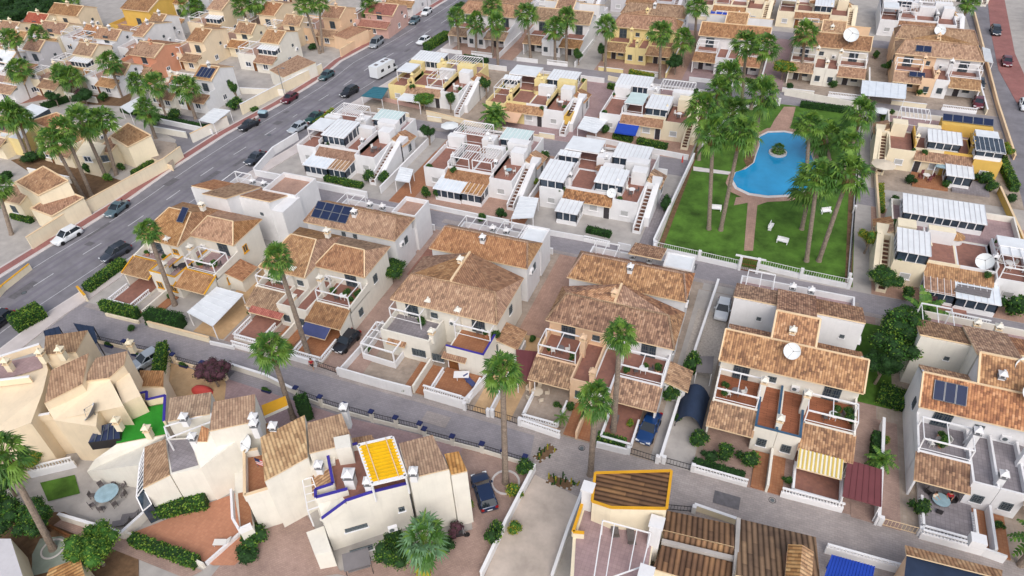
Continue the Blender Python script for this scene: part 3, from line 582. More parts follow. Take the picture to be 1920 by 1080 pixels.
# ------------------------------------------------------------------ plants
def leafquad(b,c,s,mat,r,up=.5):
    d=Vector((r.gauss(0,1),r.gauss(0,1),r.gauss(0,1)+up)).normalized(); a=d.cross(Vector((r.random(),r.random(),r.random()))).normalized(); e=d.cross(a)*s; a=a*s*.6; c=Vector(c)
    b.face([c-e,c-a,c+e,c+a],mat)
def m_blob(seed,mats,n=620,sz=.13,flat=.9):
    def f():
        r=random.Random(seed); b=MB(); lobes=[(Vector((r.gauss(0,.33),r.gauss(0,.33),r.gauss(.1,.25))),.42+.3*r.random()) for _ in range(9)]
        for i in range(n):
            c,R_=lobes[r.randrange(len(lobes))]; d=Vector((r.gauss(0,1),r.gauss(0,1),r.gauss(0,1)*flat)).normalized(); q=c+d*R_*(.7+.4*r.random())
            m=mats[0] if r.random()<.55 else mats[1+(i%(len(mats)-1))]; leafquad(b,q,sz*(.7+.7*r.random()),m,r)
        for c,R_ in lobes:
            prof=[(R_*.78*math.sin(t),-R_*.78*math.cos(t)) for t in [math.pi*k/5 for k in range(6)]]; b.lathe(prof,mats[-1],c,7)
        return b.mesh('foliage')
    return f
def m_stems():
    b=MB(); r=random.Random(3)
    for i in range(5):
        b.tube((r.gauss(0,.05),r.gauss(0,.05),-1),(r.gauss(0,.3),r.gauss(0,.3),.1),.05,.02,'twig',5)
    return b.mesh('stems')
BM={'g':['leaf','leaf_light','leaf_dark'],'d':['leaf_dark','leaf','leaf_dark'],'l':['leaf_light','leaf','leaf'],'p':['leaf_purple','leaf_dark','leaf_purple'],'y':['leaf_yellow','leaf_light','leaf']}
def bush(px,r,label,h=None,kind='g',cat='shrub',name='shrub',group=None,base=0.,seed=0):
    p=P(px[0],px[1],base); h=h or r; o=empty(name,(p[0],p[1],base),seed,label,cat,group)
    inst(('blob',kind,seed%3),m_blob(seed%3+11,BM[kind],900,.1),'foliage',o,(0,0,h),sc=(r,r,h)); inst('stems',m_stems,'stems',o,(0,0,h),sc=(r,r,h)); return o
def tree(px,r,H,label,kind='g',name='leafy_tree',cat='tree',group=None,seed=0,off=(0,0)):
    p=P(*px); o=empty(name,(p[0],p[1],0),seed*1.3,label,cat,group); rr=random.Random(seed+5); b=MB()
    b.tube((0,0,0),(rr.gauss(0,.1),rr.gauss(0,.1),H*.5),.05*H**.9,.035*H**.9,'bark',8)
    for i in range(5):
        a=i*1.26+rr.random(); b.tube((0,0,H*.35+.1*i),(math.cos(a)*r*.6,math.sin(a)*r*.6,H*.75),.022*H,.01*H,'bark',5)
    b.obj('trunk',o)
    for i in range(7 if r>1.6 else 3):
        a=i*2.4; d=r*.5*(i>0)*(.7+.5*rr.random()); q=.5+.22*rr.random(); inst(('tblob',kind,i%3),m_blob(i%3+21,BM[kind],1700,.075),'foliage',o,(math.cos(a)*d,math.sin(a)*d,H*(.68+.14*rr.random())),a,(r*q,r*q,H*.26))
    return o
def hedge(pts,w,h,label,kind='g',name='hedge',z0=0.):
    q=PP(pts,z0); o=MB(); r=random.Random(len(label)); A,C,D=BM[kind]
    for p,e in zip(q,q[1:]):
        p=Vector(p);e=Vector(e);d=e-p;n=d.length;d.normalize();s=Vector((-d.y,d.x,0))*w/2
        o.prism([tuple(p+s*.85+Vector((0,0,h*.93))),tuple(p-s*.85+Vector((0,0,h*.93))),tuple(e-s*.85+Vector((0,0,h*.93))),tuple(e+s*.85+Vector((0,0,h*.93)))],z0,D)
        k=int(min(2600,(n*w+2*n*h+2*w*h)*42))
        for i in range(k):
            t=r.random()*n; u=r.random(); per=w+2*h; g=u*per
            if g<h: y,z=-1.,g
            elif g<h+w: y,z=-1+2*(g-h)/w,h
            else: y,z=1.,g-h-w
            if r.random()<.06: t=r.choice((0,n)); y=r.uniform(-1,1); z=r.random()*h
            c=p+d*t+s*y+Vector((r.gauss(0,.04),r.gauss(0,.04),z*1+r.gauss(0,.04))); leafquad(o,c,.09+.06*r.random(),A if r.random()<.6 else C,r)
    x=o.obj('foliage'); x.name=name; tag(x,label,'hedge'); return x
def m_crown(seed,kind=0):
    def f():
        r=random.Random(seed); b=MB(); G=('frond','frond_light') if kind==0 else ('frond_blue','frond')
        NF=44
        for i in range(NF):
            az=i*2.399+r.gauss(0,.25); el=R(82-122*(i/NF)**.9+r.gauss(0,8)); d=Vector((math.cos(az)*math.cos(el),math.sin(az)*math.cos(el),math.sin(el)))
            pl=.8+.45*r.random(); c=Vector((0,0,.1))+d*pl; c.z-=.1+.2*(i/NF); b.bar((0,0,.05),tuple(c),.05,'frond_light',.03)
            s=d.cross(Vector((0,0,1)));  s=s.normalized() if s.length>.1 else Vector((1,0,0)); m=G[0] if r.random()<.6 else G[1]; nb=11; Lf=.85+.3*r.random(); tw=r.gauss(0,.35); up_=d.cross(s).normalized(); s=(s*math.cos(tw)+up_*math.sin(tw)).normalized()
            for k in range(nb):
                t=R(-92+184*k/(nb-1)+r.gauss(0,3)); e=(d*math.cos(t)+s*math.sin(t)); ln=Lf*(1-.25*abs(t)/1.6)*(.85+.25*r.random()); p1=c+e*ln*.55; p2=c+e*ln; p2.z-=.34*ln+.18*r.random(); p1.z-=.03
                wv=e.cross(up_); wv=(wv.normalized() if wv.length>.05 else s)*.078
                b.face([c,p1-wv,p2,p1+wv],m if r.random()<.9 else 'frond_light')
        return b.mesh('crown')
    return f
def m_skirt(seed,n=26):
    def f():
        r=random.Random(seed); b=MB()
        for i in range(n):
            az=i*2.399; rr=.28+.14*r.random(); z0=-.1-.5*r.random(); p=Vector((.12*math.cos(az),.12*math.sin(az),z0)); q=Vector((rr*math.cos(az),rr*math.sin(az),z0-.7-.5*r.random())); s=Vector((-math.sin(az),math.cos(az),0))*.13
            b.face([p-s*.3,p+s*.3,q+s,q-s],'dead_frond')
        return b.mesh('dead_fronds')
    return f
def m_trunk(seed):
    def f():
        r=random.Random(seed); b=MB(); n=26; prof=[]
        for i in range(n):
            z=i/(n-1); w=(.42 if z<.03 else .32-.09*z)*(1+.07*(i%2)); prof.append((w if z<.93 else w*1.25,z))
        b.lathe(prof,'bark',n=10); return b.mesh('trunk')
    return f
PGRP='tall fan palms of the housing estate'
def palm(base,crown,label,sc=1.,kind=0,H=None,seed=0,name='fan_palm',cat='palm tree',group=None,zmin=None):
    p=P(*base); H=H or over(base,crown); q=P(crown[0],crown[1],H); lean=Vector((q[0]-p[0],q[1]-p[1],0)); 
    if lean.length>1.6: lean=lean.normalized()*1.6
    o=empty(name,(p[0],p[1],0),0,label,cat,group); t=inst(('trunk',seed%3),m_trunk(seed%3),'trunk',o,(0,0,0),sc=(1+.35*(sc-1),1+.35*(sc-1),H)); 
    sh=Matrix.Identity(4); d=Vector((lean.x,lean.y,H)); t.rotation_mode='QUATERNION'; t.rotation_quaternion=d.to_track_quat('Z','Y'); t.scale=(1,1,d.length)
    c=inst(('crown',kind,seed%4),m_crown(seed%4,kind),'crown',o,(lean.x,lean.y,H),seed*1.7,(sc*1.12*(1+.1*math.sin(seed*5.1)),sc*1.12*(1+.1*math.cos(seed*3.3)),sc*1.1*(1+.16*math.sin(seed*2.3)))); inst(('skirt',seed%2),m_skirt(seed%2),'dead_fronds',o,(lean.x,lean.y,H),seed*.9,(sc,sc,sc*1.1)); return o
# ------------------------------------------------------------------ vehicles (x forward)
CS={'hatch':dict(L=4.1,W=1.76,H=1.48,hood=.27,ws=.40,rs=.93,tail=1.0,zb=.95),'suv':dict(L=4.5,W=1.85,H=1.66,hood=.25,ws=.38,rs=.95,tail=1.,zb=1.02),'sedan':dict(L=4.5,W=1.8,H=1.44,hood=.28,ws=.41,rs=.78,tail=.9,zb=.93),'van':dict(L=4.9,W=1.9,H=1.95,hood=.13,ws=.27,rs=.97,tail=1.,zb=1.1)}
def car(kind,px0,px1,paint,label,rear=False,name='parked_car',cat='car',group=None,z=0.02):
    # px0 = ground pixel under the nose, px1 = ground pixel under the tail
    a=Vector(P(*px0));c=Vector(P(*px1)); d=(a-c).normalized(); mid=(a+c)/2; o=empty(name,(mid.x,mid.y,z),math.atan2(d.y,d.x),label,cat,group)
    k=CS[kind]; key=('car',kind,paint)
    if key+('b',) not in CACHE:
        L_,W_,H_=k['L'],k['W'],k['H']; hw=W_/2; zb=k['zb']; X=lambda t:L_/2-t*L_
        st=[(0,.45,.52,.62,.78),(.02,.25,.30,.72,.9),(.10,.2,.28,.80,.97),(k['hood'],.2,.26,zb-.04,1.),(k['ws'],.2,.26,zb,1.),(.7,.2,.26,zb+.02,1.),(k['rs']-.02,.2,.28,zb+.01,.98),(.985,.25,.34,zb-.05,.93),(1.,.42,.5,zb-.22,.84)]
        b=MB(); rings=[]
        for t,z0,z1,z2,wf in st:
            w=hw*wf; x=X(t); rings.append([(x,-w*.9,z0),(x,-w,z1),(x,-w,(z1+z2)/2+.08),(x,-w*.93,z2-.03),(x,-w*.72,z2+.02),(x,w*.72,z2+.02),(x,w*.93,z2-.03),(x,w,(z1+z2)/2+.08),(x,w,z1),(x,w*.9,z0)])
        for r0,r1 in zip(rings,rings[1:]):
            for i in range(10):
                j=(i+1)%10; b.face([r0[i],r1[i],r1[j],r0[j]],paint)
        b.face(rings[0],paint); b.face(rings[-1][::-1],paint)
        xr0,xr1=X(k['ws']+.085),X(k['rs']-.07); rw=hw*.74     # roof panel
        T=[(xr0,-rw,H_-.04),(xr0,rw,H_-.04),(xr1,rw,H_-.03),(xr1,-rw,H_-.03)]; m=(xr0+xr1)/2
        b.face([(xr0,rw,H_-.05),(xr0,-rw,H_-.05),(m,-rw,H_),(m,rw,H_)],paint); b.face([(m,rw,H_),(m,-rw,H_),(xr1,-rw,H_-.04),(xr1,rw,H_-.04)],paint)
        lo=[(X(k['hood']+.02),zb-.03),(X(k['rs']+.03),zb)]; hb=hw*.93
        for s in (-1,1):      # pillars
            for x0,z0,x1,z1 in ((lo[0][0],zb-.02,xr0,H_-.05),(X(.58),zb,X(.58),H_-.02),(lo[1][0],zb,xr1,H_-.05)): b.bar((x0,s*hb,z0),(x1,s*rw,z1),.09,paint,.07)
            b.bar((xr0,s*rw,H_-.05),(xr1,s*rw,H_-.05),.08,paint,.07)
            b.box(X(k['ws'])-.05,s*hw,zb-.05,X(k['ws'])+.16,s*(hw+.17),zb+.1,paint)
        CACHE[key+('b',)]=b.mesh('body',True)
        g=MB(); lo4=[(lo[0][0]-.02,-hb+.03,zb-.02),(lo[0][0]-.02,hb-.03,zb-.02),(lo[1][0]+.02,hb-.03,zb),(lo[1][0]+.02,-hb+.03,zb)]; hi=[(xr0,-rw+.02,H_-.07),(xr0,rw-.02,H_-.07),(xr1,rw-.02,H_-.07),(xr1,-rw+.02,H_-.07)]
        for i in range(4): j=(i+1)%4; g.face([lo4[i],lo4[j],hi[j],hi[i]][::-1],'car_glass')
        CACHE[key+('g',)]=g.mesh('windows')
        w_=MB(); w_.lathe([(0,-.1),(.2,-.11),(.22,-.1)],'alloy',M=Matrix.Rotation(R(90),4,'X'),n=12); w_.lathe([(.22,-.1),(.31,-.1),(.335,-.06),(.335,.1),(.2,.1),(0,.1)],'rubber',M=Matrix.Rotation(R(90),4,'X'),n=14); CACHE[key+('w',)]=w_.mesh('wheel')
        hl=MB(); hl.box(-.14,-.22,-.07,.06,.2,.08,'lamp_glass'); CACHE[key+('h',)]=hl.mesh('headlight'); tl=MB(); tl.box(-.05,-.16,-.14,.08,.14,.14,'tail_red'); CACHE[key+('t',)]=tl.mesh('tail_light')
        pl=MB(); pl.box(-.02,-.26,-.06,.02,.26,.06,'white_paint'); CACHE[key+('p',)]=pl.mesh('number_plate')
    L_,W_=k['L'],k['W']
    def ch(n,s,loc,rz=0):
        q=bpy.data.objects.new(n,CACHE[key+(s,)]); SC.collection.objects.link(q); q.parent=o; q.location=loc; q.rotation_euler=(0,0,rz)
    ch('body','b',(0,0,0)); ch('windows','g',(0,0,0))
    for x in (L_*.31,-L_*.29):
        for s in (1,-1): ch('wheel','w',(x,s*(W_/2-.07),.335),0 if s<0 else math.pi)
    for s in (1,-1): ch('headlight','h',(L_*.485,s*W_*.33,.66)); ch('tail_light','t',(-L_*.495,s*W_*.39,.82))
    ch('number_plate','p',(L_*.5,0,.48)); ch('number_plate','p',(-L_*.503,0,.62)); return o
# ================================================================== THE SETTING
rect('ground',-420,-60,260,520,-.02,'concrete')
AVL=[(-60,560),(0,522),(100,460),(162,427),(245,375),(325,318),(427,252),(530,195),(597,153),(642,115),(720,73),(767,45),(837,2),(900,-38),(1010,-110)]
AVR=[(-60,700),(0,655),(95,583),(150,548),(238,488),(360,398),(470,322),(550,275),(640,205),(730,152),(800,110),(850,75),(900,40),(950,0),(1060,-75)]
def strip(name,A,B,z,mat):
    b=MB(); A=PP(A,z);B=PP(B,z)
    for i in range(min(len(A),len(B))-1): b.face([A[i],B[i],B[i+1],A[i+1]],mat)
    o=b.obj(name); o['kind']='structure'; return o
struct('avenue',AVL+AVR[::-1],'asphalt',.0)
def offs(l,dx): 
    r=[]
    for x,y in l: p=P(x,y); r.append((p[0]+dx,p[1]))
    return r
def wstrip(name,l,d0,d1,z,mat,thick=None):
    b=MB(); n=len(l); a=[];c=[]
    for x,y in l: p=P(x,y); a.append((p[0]+d0,p[1],z)); c.append((p[0]+d1,p[1],z))
    for i in range(n-1):
        q=[a[i],c[i],c[i+1],a[i+1]]
        if thick: b.prism(q,z-thick,mat)
        else: b.face(q if d1>d0 else q[::-1],mat)
    o=b.obj(name); o['kind']='structure'; return o
wstrip('sidewalk',AVL,-2.5,-.28,.12,'sidewalk',.13); wstrip('cycle_path',AVL,-2.1,-.7,.124,'red_cycle_paving'); wstrip('kerb',AVL,-.28,0.,.13,'kerb_stone',.14)
wstrip('sidewalk',AVR,.2,2.6,.12,'sidewalk',.13); wstrip('kerb',AVR,-.02,.2,.13,'kerb_stone',.14)
# dashed centre line and parking-lane line, following the avenue
def along(l,v):
    q=[P(x,y) for x,y in l]
    for a,b in zip(q,q[1:]):
        if a[1]<=v<=b[1]: t=(v-a[1])/(b[1]-a[1]); return a[0]+(b[0]-a[0])*t
    return q[0][0] if v<q[0][1] else q[-1][0]
mk=MB(); v=30.
while v<185:
    for f in (.46,):
        a=along(AVL,v);c=along(AVR,v);a2=along(AVL,v+3.2);c2=along(AVR,v+3.2); x0=a+(c-a)*f;x1=a2+(c2-a2)*f; mk.face([(x0-.07,v,.006),(x0+.07,v,.006),(x1+.07,v+3.2,.006),(x1-.07,v+3.2,.006)],'road_paint')
    v+=8.2
v=32.
while v<185:
    a=along(AVL,v);c=along(AVR,v)
    for f,s in ((.80,1),(.17,-1)):
        x0=a+(c-a)*f; a2=along(AVL,v+5);c2=along(AVR,v+5); x1=a2+(c2-a2)*f; mk.face([(x0-.05,v,.006),(x0+.05,v,.006),(x1+.05,v+5,.006),(x1-.05,v+5,.006)],'road_paint')
    v+=5
o=mk.obj('road_markings'); o['kind']='structure'
tracks=MB()
for f in (.26,.36,.55,.66):
    pts=[(along(AVL,v)+(along(AVR,v)-along(AVL,v))*f,v) for v in range(28,200,6)]
    for p,q in zip(pts,pts[1:]): tracks.face([(p[0]-.28,p[1],.004),(p[0]+.28,p[1],.004),(q[0]+.28,q[1],.004),(q[0]-.28,q[1],.004)],'worn_asphalt')
plain('worn_asphalt',(118,115,124),.85,.12,.3); 
tracks.names=['worn_asphalt']; o=tracks.obj('wheel_tracks'); o['kind']='structure'
# streets between the rows (v = metres away from the camera)
rect('street',-84,39.5,60,46.3,.0,'street_paving'); 
struct('street',[(1003,812),(1100,835),(1237,868),(1462,930),(1620,972),(1800,1025),(1920,1060),(1960,1180),(1500,1150),(1240,1010),(1120,900),(1090,925),(1030,1100),(910,1100),(985,905)],'street_paving_warm',.006)
rect('street',-83,77.6,42,82.2,.0,'street_paving'); rect('street',-81,104.6,18,110.2,.0,'street_paving'); rect('street',-78,137.6,39,143.2,.0,'street_paving'); rect('street',-70,173,39,177.6,.0,'street_paving')
rect('gutter',-83,45.4,34,46.25,.008,'street_paving_warm'); rect('gutter',-83,77.65,34,78.3,.008,'street_paving_warm')
struct('road',[(1795,-20),(1850,-20),(1858,60),(1872,130),(1905,190),(1960,260),(2100,560),(1960,560),(1915,370),(1855,165),(1820,60)],'asphalt',.004)
struct('sidewalk',[(1850,-20),(1880,-20),(1903,100),(1925,150),(1945,200),(1960,262),(1905,190),(1872,130),(1858,60)],'red_cycle_paving',.05,.06)
for a,b_,m in ((-83,-60,'concrete'),(-60,-41,'patio_brick'),(-41,-22,'beige_paving'),(-22,0,'beige_paving'),(0,17,'patio_brick'),(17,38,'beige_paving')): rect('yard',a,46.35,b_-.02,77.55,-.006,m)
for a,b_,m in ((-81,-56,'concrete'),(-56,-33,'pink_paving'),(-33,-13,'concrete'),(16.5,38,'pink_paving')): rect('yard',a,82.3,b_-.02,104.5,-.006,m)
for a,b_,m in ((-79,-53,'beige_paving'),(-53,-32,'mauve_terrace'),(-32,-12.5,'pink_paving'),(16.5,38,'beige_paving')): rect('yard',a,110.3,b_-.02,137.5,-.006,m)
for a,b_,m in ((-77,-58,'pink_paving'),(-58,-39,'concrete'),(-39,-20,'pink_paving'),(-20,0,'mauve_terrace'),(0,38,'beige_paving')): rect('yard',a,143.3,b_-.02,172.9,-.006,m)
struct('gravel_bed',[(0,490),(60,465),(330,300),(430,235),(300,190),(120,150),(-200,200),(-200,420)],'concrete',.002); struct('lane',[(-60,190),(60,200),(130,182),(240,198),(300,205),(300,214),(230,214),(130,200),(60,222),(-60,215)],'concrete',.003); struct('garden_soil',[(20,300),(70,290),(250,345),(200,380),(120,365)],'soil',.003); struct('yard',[(-20,175),(120,160),(135,178),(20,198)],'red_terrace',.003); struct('garden_soil',[(140,180),(250,175),(240,200),(150,195)],'soil',.004); struct('side_street',[(318,300),(430,247),(395,225),(285,205),(240,215),(330,262)],'asphalt',.012)
struct('driveway',[(540,905),(640,1075),(480,1100),(380,1100)],'patio_brick',.03); struct('driveway',[(886,992),(905,1085),(800,1110),(625,1075),(712,1047)],'patio_brick',.02); struct('driveway',[(860,835),(1000,872),(985,905),(910,1100),(800,1100),(886,992),(875,885)],'patio_brick',.016)
struct('courtyard',[(394,942),(458,919),(500,1000),(440,1060),(400,1060),(245,1000)],'clay_court',.03); CT=[(262,1002),(280,985),(332,1010),(350,1030)]
struct('patio',[(140,960),(170,890),(330,880),(300,960),(235,1002)],'concrete',.03)
struct('garden_soil',[(-30,960),(120,960),(260,1030),(260,1100),(-30,1100)],'soil',.02); struct('slab_terrace',[(60,1040),(75,1010),(115,1005),(150,1025),(140,1060),(60,1080)],'green_slab',.04)
struct('garden_lawn',[(75,905),(140,890),(150,925),(90,940)],'lawn_grass',.04); struct('path',[(120,970),(240,1012),(380,1070),(350,1085),(100,985)],'patio_brick',.03)
struct('courtyard',[(320,680),(420,710),(440,760),(310,760)],'sand_paving',.02); struct('driveway',[(425,710),(640,780),(620,840),(420,760)],'mauve_terrace',.02); struct('driveway',[(640,780),(870,835),(850,880),(640,850)],'mauve_terrace',.018)
rect('driveway',-25.2,46.4,-20.6,60,.012,'sand_paving'); rect('driveway',-4.9,46.4,-.6,76,.012,'concrete'); rect('driveway',-44.6,46.4,-40,62,.012,'patio_brick'); rect('driveway',-65,46.4,-60.2,62,.012,'sand_paving'); rect('driveway',-44.,66,-40.6,77.5,.014,'red_terrace'); rect('driveway',-25,60.1,-20.6,77.5,.014,'pink_paving')
rect('driveway',14.6,46.4,19,60,.012,'patio_brick'); rect('driveway',-14.9,83,-12.5,98,.012,'grey_terrace'); rect('driveway',-35,82.4,-32.6,100,.012,'orange_terrace'); rect('driveway',-56,82.4,-52.4,100,.012,'orange_terrace'); rect('driveway',-4.5,76.1,-.5,77.5,.012,'concrete')
rect('garden_soil',-4.3,60,-.5,72,.02,'gravel'); rect('lawn',14.7,62,18.6,76,.02,'lawn_grass')
# swimming pool garden
rect('lawn',-12.2,82.9,14.2,137.4,.0,'lawn_grass')
PO=[(1382,352),(1374,338),(1379,324),(1398,318),(1414,306),(1418,292),(1424,275),(1424,258),(1440,250),(1470,249),(1505,256),(1516,270),(1520,290),(1530,315),(1528,335),(1510,356),(1478,366),(1440,368),(1405,363)]
def grow(l,k):
    q=[P(*p) for p in l]; c=(sum(p[0] for p in q)/len(q),sum(p[1] for p in q)/len(q)); return [(c[0]+(p[0]-c[0])*k,c[1]+(p[1]-c[1])*k) for p in q]
def poly(name,l,z,mat,thick=None):
    b=MB(); t=[(p[0],p[1],z) for p in l]; b.prism(t,z-thick,mat) if thick else b.face(t if sum(l[i-1][0]*l[i][1]-l[i][0]*l[i-1][1] for i in range(len(l)))>0 else t[::-1],mat); o=b.obj(name); o['kind']='structure'; return o
poly('pool_deck',grow(PO,1.17),.08,'pink_paving',.09); poly('pool_edge',grow(PO,1.06),.11,'pool_tile',.09); poly('pool_water',grow(PO,1.),.13,'pool_water')
struct('path',[(1395,470),(1402,380),(1376,385),(1380,370),(1440,366),(1440,378),(1420,385),(1412,470)],'pink_paving',.03); struct('path',[(1470,200),(1492,200),(1486,225),(1478,250),(1440,248),(1452,225)],'pink_paving',.03)
struct('path',[(1300,312),(1370,322),(1370,328),(1300,320)],'pool_tile',.03); struct('garden_bed',[(1394,300),(1402,285),(1418,290),(1420,300),(1402,315)],'soil',.06)
rect('garden_bed',-12.1,83,-11.4,118,.02,'soil'); rect('garden_bed',13.2,83,14.1,116,.02,'soil')
# ================================================================== HOUSES OF THE NEAR ROW
T1=duplex('ivory semi-detached pair with ochre roof trim and blue solar heater beside the avenue',-80.1,46.3,14.2,'C','ivory_wall',None,'orange_tiles',perg=(0,1),floor='mauve_terrace',trim='ochre_trim',annex='R',e=(9.0,11.7),porch=[(0,'red_terrace',0.2,4.2)],st='o',rear=True,rwall='white_wall',rkind='A',rlabel='white blank-walled pair with stepped tile roofs beside the avenue, behind the ochre trimmed pair')
T1.solar(4.4,12.3,7.1,5.6,14.2,8.4,1)
T2=duplex('ivory semi-detached pair with hipped tile roofs, brick porch and lilac awning behind the walking person',-59.2,46.3,14.3,'C','ivory_wall',None,'clay_tiles',perg=(1,1),e=(8.8,11.4),porch=[(0,'red_terrace',.4,4.4),(1,'orange_terrace',9.6,13.6)],st='g',rkind='B',rlabel='white pair on the middle lane with twelve solar panels on its tile roof')
T3=duplex('white semi-detached pair with grey and orange roof terraces and blue terrace rail',-39.3,46.3,13.6,'B','ivory_wall',None,'clay_tiles',perg=(1,1),floor='orange_terrace',trim='blue_trim',annex='R',e=(8.8,8.8),low=(2,2),porch=[(1,'orange_terrace',8.6,13.4)],rkind='B',rlabel='white pair with long unbroken tile roof behind the pair with the blue terrace rail')
T4=duplex('peach and white semi-detached pair with blue pergola beams between the two tallest front palms',-20.0,46.3,14.5,'B','peach_wall','white_wall','mottled_tiles',perg=(1,1),floor='red_terrace',annex='R',e=(11.4,11.4),porch=[(0,'beige_paving',.6,4.7),(1,'red_terrace',9.6,12.9)],rkind='B',rlabel='white pair with large grey wall dish and long mottled roof facing the pool garden gate')
T5=duplex('ivory semi-detached pair with wide mottled roof, white roof dish and timber deck terraces',-.1,46.3,14.1,'A','ivory_wall',None,'mottled_tiles',perg=(1,1),floor='deck_boards',trims='teal_trim',e=(11.4,11.4),porch=[(1,'red_terrace',9.2,13.6)],st='g',rkind='A',rwall='white_wall',rlabel='white blank-walled pair behind the wide mottled roof with the round dish')
T6=duplex('white semi-detached pair with three blue solar panels on its front roof at the right edge',19.6,46.3,14.3,'A','white_wall',None,'mottled_tiles',perg=(1,0),floor='grey_terrace',e=(11.4,11.4),porch=[(0,'grey_terrace',1.,5.6)],st='g',rkind='A',rwall='ivory_wall',rlabel='ivory blank-walled pair behind the white pair with three blue solar panels')
T5.dish(6.7,13.2,6.5,.9,15); T6.dish(8.9,14.2,7.0,1.0,20); T6.dish(8.6,17.4,7.2,1.0,20); T6.solar(.8,12.1,6.35,3.8,13.9,7.35,3)
T4.dish(3.2,18.6,3.4,1.0,20)
r=T2.rear; r.solar(.6,2.2,6.5,6.4,4.5,7.75,4,2); r.flat(10.6,7.6,14.4,12.,5.3,.7,'pink_paving','white_wall',None,'SENW',name='roof_room')
r=T3.rear; r.flat(10.2,7.6,13.5,11.4,5.2,.3,'panel_roof','white_wall',None,'SENW',name='roof_room'); r.pergola(6.8,7.8,10,11,3.0,5.6,n=3)
r=T4.rear; r.flat(10.6,7.5,14.2,10.6,5.9,.12,'panel_roof','white_wall',None,'SENW',name='roof_room'); r.slab([(6.2,6.8,7.4),(10.4,6.8,7.4),(10.4,11,6.2),(6.2,11,6.2)])
r=T1.rear; r.flat(9.8,6.6,15.8,12.,5.4,.8,'pink_paving','white_wall',None,'SENW',name='roof_room'); r.box('wall',14.0,2.6,0,16.2,7,5.8,'white_wall')
# front porches and yard pieces of the near row
b=MB(); b.prism([(13.2,6.2,0)],0,'white_wall') if 0 else 0
aw=T5.shed(9.1,2.4,2.3,13.3,4.5,2.75,'S','striped_white',name='awning'); b=MB()
for i in range(11): b.bar((9.25+i*.39,2.4,2.35),(9.25+i*.39,4.5,2.8),.18,'striped_cream',.03)
b.obj('stripes',aw)
T2.shed(9.3,2.9,1.9,13.,4.4,2.5,'S','fabric_blue',name='awning'); T2.shed(1.0,3.6,2.5,6.,4.6,2.75,'S','red_tiles')
T2.dish(13.0,16,5.6,.01) if 0 else 0
T3.shed(.9,4.5,2.35,3.4,5.2,2.75,'S'); T3.shed(8.3,4.5,2.35,11.4,5.2,2.75,'S'); T3.win(4.6,5.1,.9,1.1,1.1,'S','g'); T3.win(7.3,5.1,.9,1.0,1.1,'S','g'); T3.door(9.6,5.1,.3,1.3,2.1,'S','door_wood')
# ================================================================== MIDDLE BLOCKS (single-storey terraces)
villa('white block by the avenue with large white roof sunroom',-77.2,88.6,sun=(0,0),perg=(0,0),porch='half',rear=3,roof='orange_tiles',wall='white_wall',rwall='white_wall').sunroom(4.3,2.2,8.6,7.6,2.9,5.2,glass='window_glass')
villa('white block with slatted roof pergolas and half tiled glass porch',-52.3,88.6,perg=(2,2),sun=(0,0),porch='half',rear=3,roof='orange_tiles')
v3=villa('white block left of the pool with two roof sunrooms',-32.1,88.6,sun=(1,0),perg=(0,0),porch='glass',rear=2,roof='mottled_tiles'); v3.sunroom(8.4,2.0,12.6,6.0,2.9,5.0); v3.dish(11.2,1.3,2.9,.75,10)
villa('cream and white block behind the motorhome with white porch awning',-74.3,116.2,wall='pale_yellow_wall',wall2='white_wall',sun=(0,0),perg=(0,1),porch='tarp',rear=1,roof='orange_tiles')
villa('white and yellow block with peach awning behind the feathery palm',-52.2,114.6,wall='pale_yellow_wall',wall2='white_wall',sun=(0,0),perg=(0,0),porch='',awn='peach_awning',rear=2,roof='clay_tiles').flat(15.62,0,16.9,8,2.2,.6,'brown_tiles','yellow_wall')
villa('white and cream block with bright blue porch awning',-30.2,116.2,wall='white_wall',wall2='cream_wall',sun=(0,1),perg=(3,0),porch='',awn='blue_awning',rear=1,roof='orange_tiles')
def mirror(h,w): h.e.scale=(-1,1,1); h.e.location.x+=w
v=villa('cream block right of the pool with red deck and large dish',18.2,85.6,w=15.8,wall='white_wall',wall2='cream_wall',sun=(0,0),perg=(0,0),porch='half',rear=0,roof='clay_tiles',floor='red_terrace'); v.sunroom(12,.2,15.6,5,2.9,5.2); v.dish(5.2,2.4,3.0,1.05,20); v.pergola(.2,.2,3.6,5,3.6,5.4); v.sunroom(4.5,10.6,14.5,15,2.9,4.9,dz=.3); v.flat(0,8.4,15.8,15.6,2.9,.9,'mauve_terrace','ivory_wall',None,'NEW'); mirror(v,15.8)
v=villa('cream and yellow block with glass roof conservatory at the right road',18.3,117.4,w=16.2,wall='yellow_wall',wall2='cream_wall',sun=(0,0),perg=(0,0),porch='glass',rear=0,roof='clay_tiles'); v.sunroom(6,2.0,10.6,5.6,2.9,4.9,dz=.3); v.sunroom(.3,.3,4.0,4.6,3.5,5.2,roof='window_glass',dz=.2); v.flat(0,8.4,16.2,14.6,2.9,.9,'mauve_terrace','ivory_wall',None,'NEW'); v.solar(0.6,10.2,5.0,8.2,11.6,5.6,5); v.box('wall',.6,9.2,2.9,8.2,11.7,4.8,'yellow_wall'); v.pergola(10,9.4,14.5,13.6,2.9,5.1,n=8); mirror(v,16.2)
